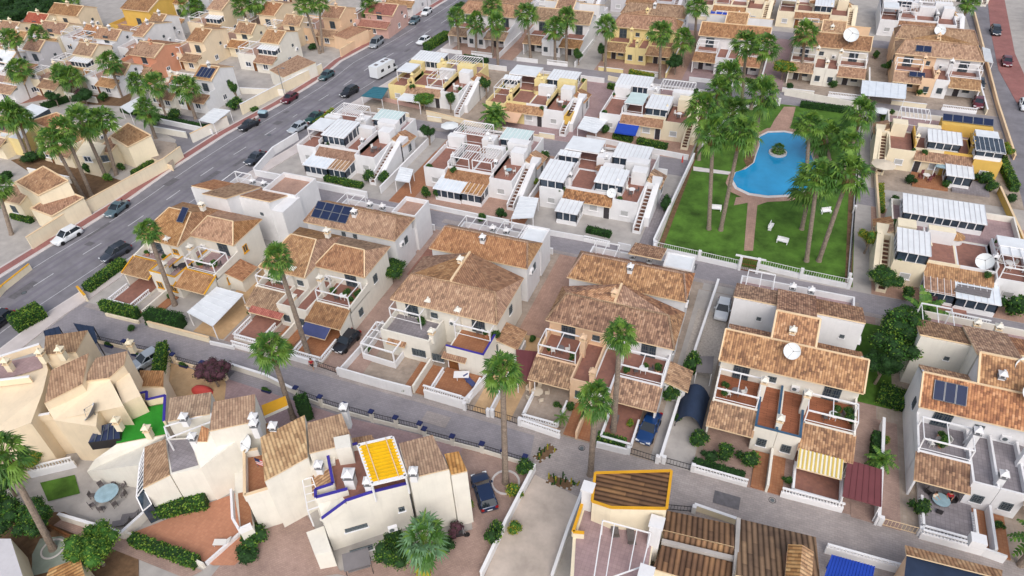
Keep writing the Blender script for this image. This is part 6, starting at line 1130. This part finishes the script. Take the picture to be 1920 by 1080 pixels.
setting((205,932),1.15,8,'large round grey table on the mauve patio','brown rattan chair around the large round patio table','pale_glass','rattan',.05,'chairs around the large round patio table'); setting((1007,742),.7,5,'oval wicker dining table on the peach house porch','cream wicker chair at the oval porch table','fabric_cream','fabric_cream',.05,'cream wicker chairs on the peach porch')
setting((1760,945),.8,3,'glass table on the grey patio between the seated people','dark chair at the glass patio table','pale_glass','dark_iron',.05,'dark chairs at the glass patio table'); table((866,710),.9,'white rectangular table on the orange terrace','white_paint',.3,'sq',20); setting((1395,785),.6,0,'pink round bench table on the shaded porch','x','maroon_shade','rattan',.05)
setting((345,505),.6,2,'black round hot tub like table on the ochre terrace','dark chair on the ochre terrace','dark_iron','dark_iron',3.05,'dark chairs on the ochre terrace')
def lounger(px,rz,label,mat='fabric_white',z=.04,name='sun_lounger'):
    o=empty(name,at(px,z),R(rz),label,'sun lounger'); b=MB(); b.box(-.32,-.5,.3,.32,.75,.38,mat); b.obj('seat',o); b=MB(); b.prism([(-.32,.75,.42),(.32,.75,.42),(.32,1.25,.85),(-.32,1.25,.85)],[(-.32,.78,.34),(.32,.78,.34),(.32,1.28,.77),(-.32,1.28,.77)],mat); b.obj('backrest',o)
    for x in (-.28,.28):
        for y in (-.4,.7): b=MB(); b.box(x-.03,y-.03,0,x+.03,y+.03,.3,mat); b.obj('leg',o)
    return o
lounger((412,1020),-70,'white sun lounger on the orange courtyard'); lounger((222,985),-60,'grey sun lounger nearest the ivory wall corner','fabric_blue' if 0 else 'plastic_grey'); lounger((240,972),-60,'grey sun lounger against the glass lean-to','plastic_grey'); lounger((80,870),10,'lilac covered lounger behind the white balustrade','fabric_blue'); lounger((103,860),10,'grey slatted lounger behind the white balustrade','plastic_grey'); lounger((1152,992),200,'brown lounger under the white terrace frame','rattan',5.25); lounger((1182,1005),200,'second brown lounger under the white terrace frame','rattan',5.25); lounger((1150,970),100,'brown sofa seat at the cream wall of the mauve terrace','rattan',5.25)
lounger((885,722),60,'dark sofa lounger beside the white rectangular table','fabric_blue',.3); lounger((1150,802),0,'dark rattan lounger on the low porch beside the blue car','rattan')
def bench(px,rz,label):
    o=empty('park_bench',at(px),R(rz),label,'bench','white benches in the pool garden'); b=MB(); b.box(-.8,-.25,.4,.8,.25,.48,'white_paint'); b.obj('seat',o); b=MB(); b.box(-.8,.22,.48,.8,.3,.95,'white_paint'); b.obj('backrest',o)
    for x in (-.7,.7): b=MB(); b.box(x-.06,-.22,0,x+.06,.22,.4,'white_paint'); b.obj('leg',o)
bench((1466,456),-8,'white bench on the right lawn nearest the railing'); bench((1548,400),30,'white bench against the leaning palm trunk'); bench((1342,395),10,'white bench between the left lawn palm trunks'); bench((1558,345),-10,'white bench near the pool beside the thick palms'); bench((1383,222),0,'white bench in the back of the pool garden'); bench((1445,428),80,'pale bench on the right lawn beside the path')
def umbrella(px,r,H_,label,mat,z=0,closed=False):
    o=empty('parasol',at(px,z),0,label,'parasol'); b=MB(); b.tube((0,0,0),(0,0,H_),.03,.03,'alloy',6); b.obj('pole',o); b=MB(); b.lathe([(r,H_-.45),(0,H_)] if not closed else [(.16,H_-1.4),(.1,H_-.4),(0,H_)],mat,n=8); b.lathe([(0,H_-.04),(r*.98,H_-.5)],mat,n=8) if not closed else 0; b.obj('canopy',o); return o
umbrella((33,880),1.5,2.4,'straw coloured square parasol in the bottom left garden','ochre_trim'); umbrella((28,835),1.3,2.4,'second straw parasol behind the first one','ochre_trim'); umbrella((1278,312),.5,2.2,'closed red parasol beside the pool garden wall','red_cover',closed=True); umbrella((1650,330),1.9,2.6,'cream square parasol left of the cream and yellow block','fabric_cream'); umbrella((1648,228),1.5,2.6,'white parasol right of the pool garden palms','dish_white'); umbrella((1187,310),.9,2.0,'red shade on the slatted terrace roof','red_cover',3.0); umbrella((845,255),1.7,2.6,'large white parasol between the two middle blocks','dish_white')
o=empty('covered_boat',at((380,735),.02),R(10),'red covered lump on the sand coloured courtyard','cover'); b=MB(); b.lathe([(1.15,0),(1.1,.4),(.7,.8),(0,.95)],'red_cover',n=12); x=b.obj('cover',o,smooth=True); x.scale=(1.2,.6,1)
# tree rings, planters, cacti, manholes, bins
for px,r_,lb in (((948,905),1.5,'pale stone ring around the tall palm by the dark blue car'),((100,1030),1.1,'pale stone ring around the leaning palm')):
    b=MB(); b.lathe([(r_,0),(r_,.14),(r_*.86,.14),(r_*.86,.02),(.3,.02)],'kerb_stone',at(px),20); x=b.obj('stone_ring'); tag(x,lb,'tree ring')
def cactus(px,label,n,s):
    p=at(px); o=empty('cactus_bed',p,0,label,'cactus bed'); r=random.Random(n); b=MB(); k=MB()
    for i in range(n):
        x,y=r.gauss(0,s),r.gauss(0,.35); h_=.4+.8*r.random(); b.tube((x,y,0),(x+r.gauss(0,.08),y,h_),.09,.07,'leaf_dark' if i%3 else 'leaf_yellow',7); b.tube((x,y,h_*.4),(x+.22,y,h_*.75),.06,.05,'leaf',6)
    for i in range(14): a=i/14*6.283; k.box(math.cos(a)*s*1.7-.11,math.sin(a)*.6-.09,0,math.cos(a)*s*1.7+.11,math.sin(a)*.6+.09,.12,'concrete')
    b.obj('cacti',o); k.box(-s*1.6,-.55,-.1,s*1.6,.55,.08,'soil'); k.obj('stone_border',o); return o
cactus((1050,905),'stone edged cactus bed beside the ochre edged roof',12,.85); o=cactus((1022,850),'tall narrow cactus bed in the middle of the street',9,.8); o.rotation_euler=(0,0,1.1)
for px,lb in (((1010,904),'round manhole cover at the end of the white wall'),((45,549),'dark manhole cover on the avenue'),((1091,840),'square drain cover before the cactus bed'),((1448,938),'square drain cover below the balustrade'),((722,106),'manhole cover on the avenue beside the silver van'),((505,253),'manhole cover on the avenue before the dark green saloon')):
    b=MB(); b.lathe([(.35,.012),(.0,.014)],'grille',at(px),14); b.lathe([(.38,.0),(.38,.012),(.3,.016)],'dark_iron',at(px),14); x=b.obj('manhole_cover'); tag(x,lb,'manhole cover')
o=empty('waste_container',at((495,220)),R(10),'grey green roadside waste container beside the near black saloon','bin'); b=MB(); b.prism([(-.8,-.6,1.1),(.8,-.6,1.1),(.8,.6,1.1),(-.8,.6,1.1)],[(-.65,-.5,.1),(.65,-.5,.1),(.65,.5,.1),(-.65,.5,.1)],'paint_anthracite'); b.obj('body',o); b=MB(); b.prism([(-.7,-.3,1.5),(.7,-.3,1.5),(.7,.3,1.5),(-.7,.3,1.5)],[(-.85,-.65,1.12),(.85,-.65,1.12),(.85,.65,1.12),(-.85,.65,1.12)],'pale_glass'); b.obj('lid',o)
def lamp(px,H_,label):
    o=empty('street_lamp',at(px),0,label,'street lamp'); b=MB(); b.tube((0,0,0),(0,0,H_),.09,.05,'alloy',8); b.tube((0,0,H_),(1.2,0,H_+.25),.04,.04,'alloy',6); b.obj('pole',o); b=MB(); b.box(1.0,-.13,H_+.15,1.7,.13,H_+.3,'plastic_grey'); b.box(1.1,-.1,H_+.12,1.6,.1,H_+.15,'lamp_glass'); b.obj('lamp_head',o)
lamp((534,180),6.,'street lamp on the pavement before the tiled garage'); lamp((803,22),6.,'street lamp beside the cars at the top of the avenue'); lamp((420,300),3.,'short lamp post on the avenue edge') if 0 else None
for i,(px,lb) in enumerate([((170,640),'left most'),((205,650),'second'),((255,667),'third'),((345,688),'fourth'),((500,735),'fifth'),((560,752),'sixth')]): 
    o=empty('plant_pot',at(px),0,'dark planter box on the near street railing, %s from the left'%lb,'plant pot','planters along the railings'); b=MB(); b.box(-.6,-.18,.0,.6,.18,.35,'blue_cap'); b.obj('box',o); inst(('blob','g',0),m_blob(11,BM['g']),'plant',o,(0,0,.5),sc=(.55,.25,.3))
o=empty('pool_fountain',at((1458,288),.1),0,'round white planter island with a small palm in the pool','fountain'); b=MB(); b.lathe([(1.5,-.1),(1.5,.35),(1.2,.38),(1.1,.2),(0,.2)],'pool_tile',n=20); b.obj('basin',o); x=inst(('crown',0,1),m_crown(1,0),'plant',o,(0,0,.9),sc=(.7,.7,.7))
o=empty('garden_swing',at((675,1068)),R(38),'grey canopied swing seat at the foot of the ivory wall','swing seat'); b=MB(); b.prism([(-1.2,-.9,1.9),(1.2,-.9,1.9),(1.2,.7,2.15),(-1.2,.7,2.15)],[(-1.2,-.9,1.84),(1.2,-.9,1.84),(1.2,.7,2.09),(-1.2,.7,2.09)],'plastic_grey'); b.obj('canopy',o); b=MB(); b.box(-1,-.3,.45,1,.3,.6,'plastic_grey'); b.box(-1,.25,.6,1,.38,1.15,'plastic_grey'); b.obj('seat',o); b=MB()
for x in (-1.15,1.15): b.bar((x,-.8,0),(x,0,1.9),.06,'dark_iron'); b.bar((x,.7,0),(x,0,1.9),.06,'dark_iron')
b.obj('frame',o)
o=empty('motorcycle',at((862,1008)),R(30),'black motorcycle beside the broad blue green palm','motorcycle'); b=MB(); b.lathe([(.0,-.06),(.3,-.07),(.32,0),(.3,.07),(0,.06)],'rubber',(-.7,0,.32),14,Matrix.Rotation(R(90),4,'X')); b.obj('wheel',o); b=MB(); b.lathe([(.0,-.06),(.3,-.07),(.32,0),(.3,.07),(0,.06)],'rubber',(.7,0,.32),14,Matrix.Rotation(R(90),4,'X')); b.obj('wheel',o); b=MB(); b.bar((-.6,0,.5),(.5,0,.55),.3,'paint_black',.3); b.bar((-.7,0,.8),(.0,0,.78),.28,'dark_iron',.12); b.bar((0,0,.8),(.45,0,.9),.32,'paint_black',.22); b.bar((.7,0,.35),(.45,0,1.05),.07,'alloy'); b.bar((.4,-.35,1.05),(.4,.35,1.05),.05,'alloy'); b.obj('body',o)
# white outline painted on the courtyard
q=[P(334,1022,.04),P(361,990,.04),P(405,1007,.04),P(378,1040,.04)]; b=MB(); [b.bar(q[i],q[(i+1)%4],.07,'white_paint',.006) for i in range(4)]; x=b.obj('court_marking'); x['kind']='structure'
# ================================================================== PEOPLE
def skin_body(joints,edges,mat,name,parent,sub=2):
    me=bpy.data.meshes.new(name); me.from_pydata([j[0] for j in joints],edges,[]); me.materials.append(MT[mat]); o=bpy.data.objects.new(name,me); SC.collection.objects.link(o); o.parent=parent
    sk=o.modifiers.new('skin','SKIN'); sk.use_smooth_shade=True; 
    for v,j in zip(me.skin_vertices[0].data,joints): v.radius=j[1]
    me.skin_vertices[0].data[0].use_root=True; s=o.modifiers.new('sub','SUBSURF'); s.levels=sub; s.render_levels=sub; return o
def person(px,rz,label,pose,top,legs,z=0):
    o=empty('person',at(px,z),R(rz),label,'person'); r=lambda *a:a
    if pose=='walk':
        J=[((0,0,.95),(.15,.12)),((0,0,1.15),(.14,.11)),((0,0,1.38),(.18,.12)),((0,0,1.5),(.06,.06)),((0,.02,1.56),(.06,.06)),((0,.02,1.68),(.095,.11)),((0,.02,1.77),(.06,.07)),
           ((.1,.02,.88),(.1,.1)),((.11,-.14,.5),(.07,.07)),((.11,-.1,.08),(.045,.045)),((.11,-.26,.04),(.045,.03)),((-.1,0,.88),(.1,.1)),((-.11,.08,.5),(.07,.07)),((-.11,.3,.12),(.045,.045)),((-.11,.2,.04),(.045,.03)),
           ((.2,0,1.4),(.06,.06)),((.25,.1,1.13),(.045,.045)),((.24,-.05,.9),(.035,.035)),((.24,-.08,.82),(.04,.02)),((-.2,0,1.4),(.06,.06)),((-.25,-.06,1.13),(.045,.045)),((-.24,-.25,.95),(.035,.035)),((-.24,-.31,.9),(.04,.02))]
    else:
        J=[((0,0,.5),(.17,.14)),((0,.05,.75),(.15,.12)),((0,.04,.98),(.19,.13)),((0,.02,1.1),(.06,.06)),((0,0,1.15),(.06,.06)),((0,-.02,1.27),(.095,.11)),((0,-.01,1.36),(.06,.07)),
           ((.1,-.08,.5),(.1,.1)),((.13,-.5,.52),(.075,.075)),((.13,-.5,.08),(.045,.045)),((.13,-.66,.04),(.045,.03)),((-.1,-.08,.5),(.1,.1)),((-.13,-.5,.52),(.075,.075)),((-.13,-.5,.08),(.045,.045)),((-.13,-.66,.04),(.045,.03)),
           ((.21,.03,1.0),(.06,.06)),((.27,-.08,.76),(.045,.045)),((.2,-.35,.76),(.035,.035)),((.18,-.43,.77),(.04,.02)),((-.21,.03,1.0),(.06,.06)),((-.27,-.08,.76),(.045,.045)),((-.2,-.35,.76),(.035,.035)),((-.18,-.43,.77),(.04,.02))]
    E_=[(0,1),(1,2),(2,3),(3,4),(4,5),(5,6),(0,7),(7,8),(8,9),(9,10),(0,11),(11,12),(12,13),(13,14),(2,15),(15,16),(16,17),(17,18),(2,19),(19,20),(20,21),(21,22)]
    skin_body(J,E_,'skin','body',o); g=lambda ids:[(J[i][0],(J[i][1][0]+.022,J[i][1][1]+.022)) for i in ids]
    skin_body(g([0,1,2,15,16,19,20]),[(0,1),(1,2),(2,3),(3,4),(2,5),(5,6)],top,'shirt',o); skin_body(g([0,7,8,11,12]),[(0,1),(1,2),(0,3),(3,4)],legs,'trousers',o)
    hz=J[5][0]; b=MB(); b.lathe([(.115,-.02),(.118,.05),(.09,.11),(0,.135)],'hair',(hz[0],hz[1]+.02,hz[2]+.02),12); b.obj('hair',o,smooth=True)
    for s in (-1,1): b=MB(); b.lathe([(0,-.03),(.03,0),(0,.03)],'skin',(hz[0]+s*.1,hz[1],hz[2]),6); b.obj('ear',o)
    b=MB(); b.box(hz[0]-.015,hz[1]-.13,hz[2]-.04,hz[0]+.015,hz[1]-.09,hz[2]+.01,'skin'); b.obj('nose',o)
    for s in (-1,1):
        b=MB(); b.lathe([(0,-.012),(.014,0),(0,.012)],'dark_iron',(hz[0]+s*.035,hz[1]-.1,hz[2]+.02),6); b.obj('eye',o)
    for w_,sg in ((18,1),(22,-1)):      # fingers
        c=Vector(J[w_][0]); dr=(c-Vector(J[w_-1][0])).normalized()
        for k in range(4): b=MB(); st=c+Vector(((k-1.5)*.017,0,0)); b.tube(st,st+dr*(.07+.012*(k in(1,2))),.009,.007,'skin',5); b.obj('finger',o)
        b=MB(); b.tube(c,c+Vector((-.04*sg,-.02,-.02)),.011,.008,'skin',5); b.obj('thumb',o)
    return o
person((587,692),20,'person in red top and dark shorts walking along the near street','walk','red_cloth','dark_cloth'); person((1748,938),40,'person in pale pink top seated at the left of the glass patio table','sit','fabric_cream','dark_cloth',.05); person((1776,938),-10,'person in dark red top seated behind the glass patio table','sit','red_cloth','dark_cloth',.05)

# ================================================================== CLUTTER OF THE ROOF TERRACES AND FRONT WALLS
rc=random.Random(9)
def m_pot():
    b=MB(); b.lathe([(.0,0),(.2,0),(.28,.4),(.22,.42),(0,.4)],'orange_wall',n=9); return b.mesh('pot')
BLK=[(-77.2,88.6,'the white avenue end block'),(-52.3,88.6,'the block with slatted pergolas'),(-32.1,88.6,'the pool side block'),(-74.3,116.2,'the cream block behind the motorhome'),(-52.2,114.6,'the peach awning block'),(-30.2,116.2,'the blue awning block'),(18.2,85.6,'the block with the large dish'),(18.3,117.4,'the conservatory block')]
for x,y,nm in BLK:
    for i in range(7):
        X=x+rc.choice((.5,3.3,5.,8.,11.,12.4,15.))+rc.random()*.3; Y=y+rc.choice((.6,2.2,7.4,8.9,9.6,14.6)); o=empty('plant_pot',(X,Y,2.93),rc.random()*6,'small potted plant on the roof of %s'%nm,'plant pot','pot plants on the roof of %s'%nm); inst('pot',m_pot,'pot',o,(0,0,0)); s_=.35+.25*rc.random(); inst(('blob','g',i%3),m_blob(i%3+11,BM['g']),'plant',o,(0,0,.6),sc=(s_,s_,s_))
    X=x+13.8; Y=y+3.2+rc.random(); t=table((0,0),.5,'small round table on the right roof deck of %s'%nm,rc.choice(['white_paint','plastic_grey','pale_glass'])); t.location=(X,Y,2.93)
    for k in range(3):
        a=2.1*k+.5; o=chair((0,0),0,'chair at the small table on the roof of %s'%nm,'rattan' if k%2==0 and nm[-4]=='l' else 'fabric_white',0,'chairs on the roof of %s'%nm); o.location=(X+.85*math.cos(a),Y+.85*math.sin(a),2.93); o.rotation_euler=(0,0,a-1.57)
def wuv(x0,y0,x1,y1,h,label,mat='white_wall',bal=None,cap='white_paint'):
    b=MB()
    if bal: balus((x0,y0),(x1,y1),0,bal,'white_paint',b,h)
    else: b.bar((x0,y0,h/2),(x1,y1,h/2),.2,mat,h); b.bar((x0,y0,h+.03),(x1,y1,h+.03),.28,cap,.06)
    o=b.obj('garden_wall'); tag(o,label,'wall')
for a,c,lb,m_ in ((-76,-63,'the pair at the avenue corner palms','white_wall'),(-57,-45,'the pair with small balconies','white_wall'),(-38,-25,'the pale yellow pair','pale_yellow_wall'),(-18.5,-6,'the pair left of the pool gate palms','white_wall'),(0,14.4,'the pair with the huge dish','ivory_wall'),(20,34.5,'the peach pair with solar panels','cream_wall')):
    wuv(a,143.4,a+(c-a)*.42,143.4,.8,'left front wall of %s'%lb,m_); wuv(a+(c-a)*.6,143.4,c,143.4,.5,'right front balustrade of %s'%lb,m_,bal=.6); wuv(c+1.6,143.5,c+1.6,158,1.1,'side wall right of %s'%lb,m_)
for a,c,lb,m_ in ((-74,-60,'the cream block behind the motorhome','cream_wall'),(-51,-37,'the peach awning block','cream_wall')):
    wuv(a,110.6,a+(c-a)*.5,110.6,.9,'left lane wall of %s'%lb,m_); wuv(c-3,110.6,c,110.6,.9,'right lane wall of %s'%lb,m_)
for a,lb in ((-58.3,'the white avenue end block'),(-33.9,'the block with slatted pergolas')): wuv(a,84,a,104,1.3,'side wall right of %s'%lb)
for a,b_,y,lb in ((-76,-60,104.2,'the white avenue end block'),(-51,-36,104.2,'the block with slatted pergolas'),(-31,-15,104.2,'the pool side block'),(-73,-57,137.3,'the cream block behind the motorhome'),(-51,-35,137.3,'the peach awning block'),(-29,-14,137.3,'the blue awning block'),(-79,-66,77.2,'the blank walled pair by the avenue'),(-58,-45,77.2,'the pair with twelve solar panels'),(-38,-26,77.2,'the pair with the long unbroken roof'),(-19,-6,77.2,'the pair with the grey wall dish'),(0,13.5,77.2,'the blank walled pair behind the wide roof'),(20,33,77.2,'the ivory blank walled pair')): wuv(a,y,b_,y,1.,'back lane wall behind %s'%lb)
for (x0,y0,x1,y1,lb) in ((-125,97,-112,97,'below the solar roof house'),(-146,97,-134,97,'below the cream sunroom house'),(-160,98,-150,98,'at the left edge under the grey flank'),(-132,113,-120,113,'between the orange and peach houses'),(-150,115,-138,115,'below the two small brown roofs'),(-108,110,-97,112,'of the pale cream house yard'),(-168,125,-150,125,'below the hipped roofs'),(-128,88,-116,88,'behind the maroon brown roof'),(-112,90,-104,90,'behind the diamond roof'),(-122,70,-112,70,'beside the near brown roofs')): wuv(x0,y0,x1,y1,1.3,'pale garden wall %s'%lb,'ivory_wall')
for i,(px,k,lb) in enumerate([((255,300),'g','small shrub before the diamond roof window'),((290,235),'d','dark shrub by the side street wall'),((60,305),'d','dark shrub at the crossing palms'),((85,300),'g','green shrub right of the crossing palms'),((225,175),'d','dark shrub before the orange house'),((160,185),'p','pink flowering shrub at the cream wall'),((195,190),'g','green shrub on the brown bank'),((330,225),'g','green shrub behind the side street hedge'),((20,390),'g','shrub left of the near cream house'),((300,150),'g','shrub behind the orange house'),((100,105),'d','dark shrub beside the plain grey flank'),((440,205),'g','shrub at the cypress foot')]): bush(px,1.+.3*(i%3),lb,1.0+.2*(i%2),k,seed=i%5)

for i,(px,w_,h_,k,lb) in enumerate([([(150,300),(178,318)],1.2,1.4,'g','shrub hedge behind the long leaning palms'),([(20,330),(2,345)],1.2,1.1,'d','dark hedge above the near brown roofs'),([(250,330),(300,300)],1.,.9,'g','low planting along the inner side of the avenue wall'),([(80,205),(130,190)],1.2,1.2,'d','dark hedge between the two left terraces'),([(395,235),(405,228)],.8,1.2,'g','tiny hedge at the side street corner gate'),([(455,195),(480,208)],1.5,.5,'g','grassy strip behind the avenue wall'),([(1140,165),(1170,172)],1.,1.1,'g','hedge at the left of the pale yellow house yard'),([(870,110),(915,118)],1.,1.0,'d','dark hedge before the pair at the avenue corner palms'),([(1180,140),(1225,150)],1.,1.2,'y','yellow green hedge before the pale yellow house'),([(1390,160),(1440,170)],1.4,1.6,'g','overgrown hedge left of the gate palms'),([(1655,215),(1660,250)],1.,1.1,'g','hedge beside the white parasol'),([(1868,290),(1900,360)],1.2,1.3,'g','roadside hedge by the conservatory block'),([(1650,350),(1652,400)],.8,.7,'y','dry planting in the gravel strip')]): hedge(px,w_,h_,lb,k)
for x,y,nm in ((-80.1,46.3,'the ochre trimmed pair'),(-59.2,46.3,'the pair with brick porch'),(-39.3,46.3,'the pair with blue terrace rail'),(-20.,46.3,'the peach and white pair'),(-.1,46.3,'the pair with timber decks'),(19.6,46.3,'the white pair with three solar panels')):
    for i in range(6):
        X=x+rc.choice((.8,2.2,3.9,10.2,12.,13.3))+rc.random()*.3; Y=y+8.2+2.2*rc.random(); o=empty('plant_pot',(X,Y,3.02),rc.random()*6,'potted plant on the upper terrace of %s'%nm,'plant pot','pot plants on the terraces of %s'%nm); inst('pot',m_pot,'pot',o,(0,0,0)); s_=.3+.3*rc.random(); inst(('blob','g',i%3),m_blob(i%3+11,BM['g']),'plant',o,(0,0,.6),sc=(s_,s_,s_))
    for k,X in ((0,x+2.2),(1,x+12.)):
        t=table((0,0),.5,'small table on the %s upper terrace of %s'%(('left','right')[k],nm),'white_paint' if k else 'plastic_grey'); t.location=(X,y+9.3,3.02)
        for j in range(2):
            a=3.1*j+.5; o=chair((0,0),0,'chair on the %s upper terrace of %s'%(('left','right')[k],nm),'rattan' if k else 'fabric_white',0,'chairs on the %s terrace of %s'%(('left','right')[k],nm)); o.location=(X+.85*math.cos(a),y+9.3+.85*math.sin(a),3.02); o.rotation_euler=(0,0,a-1.57)

canopy([(1753,312),(1768,297),(1812,303),(1803,322)],2.4,'white framed glass porch roof before the conservatory block','pale_glass'); canopy([(1790,545),(1800,522),(1862,533),(1856,558)],2.5,'dark open porch roof before the cream block right of the pool','plastic_grey'); canopy([(1842,88),(1856,92),(1862,118),(1846,114)],2.3,'small white canopy near the right hand road','panel_roof')
setting((1735,335),.55,4,'garden table on the left front terrace of the conservatory block','dark red chair at the left terrace table of the conservatory block','fabric_white','maroon_shade',.3,'dark red chairs at the conservatory block'); setting((1798,338),.7,5,'long table under the glass porch roof of the conservatory block','dark chair under the glass porch roof of the conservatory block','plastic_grey','dark_iron',.3,'dark chairs under the glass porch roof'); setting((1815,560),.7,4,'table under the dark porch roof of the cream block','white chair under the dark porch roof of the cream block','fabric_white','fabric_white',.05,'white chairs under the dark porch roof')
for i,(px,r_,k,lb) in enumerate([((1705,345),.8,'d','dark shrub at the left front of the conservatory block'),((1770,352),.7,'g','green shrub between the two terraces of the conservatory block'),((1855,360),.9,'g','green shrub right of the glass porch'),((1890,380),.8,'d','dark shrub in the road side bed'),((1700,560),.9,'g','shrub at the entrance of the cream block'),((1745,575),.8,'p','flowering shrub on the middle lane wall'),((1680,420),.7,'d','cactus like shrub in the gravel strip'),((1675,380),.6,'g','small shrub in the gravel strip'),((1560,165),.8,'g','shrub before the pair with the huge dish'),((1480,170),.8,'d','dark shrub left of the gate pillars'),((1725,180),.8,'g','shrub at the peach pair entrance'),((1640,110),.8,'g','shrub on the yard bank left of the peach pair'),((1210,480),.6,'g','shrub at the long roof lane wall'),((770,415),.7,'g','shrub before the orange drive'),((905,415),.7,'g','shrub by the half tiled porch right end'),((940,408),.8,'d','dark pot shrub beside the porch corner'),((980,395),.8,'g','shrub on the bank between two blocks'),((1000,350),.8,'y','yellowish shrub between two middle blocks'),((1020,300),.9,'g','shrub on the pink passage'),((870,250),.8,'g','shrub near the large white parasol'),((650,352),.6,'g','shrub at the porch hedge end')]): bush(px,r_,lb,r_*1.1,k,seed=i%5)
for i,(px,lb) in enumerate([((545,655),'beside the brick porch'),((690,660),'at the pergola yard'),((760,735),'at the foot of the white wall'),((820,590),'beside the sand drive'),((1000,640),'by the maroon shade'),((1045,765),'on the peach porch edge'),((1180,800),'beside the blue car'),((1270,790),'on the canopy drive'),((1475,905),'left of the striped awning'),((1660,830),'on the brick drive'),((1870,990),'at the patio wall'),((470,590),'before the brick porch steps'),((400,560),'under the carport edge'),((320,560),'before the ochre pair'),((250,620),'on the street corner')]): bush(px,.45,'small garden plant '+lb,.5,'g' if i%3 else 'y',seed=i%5,group=None)
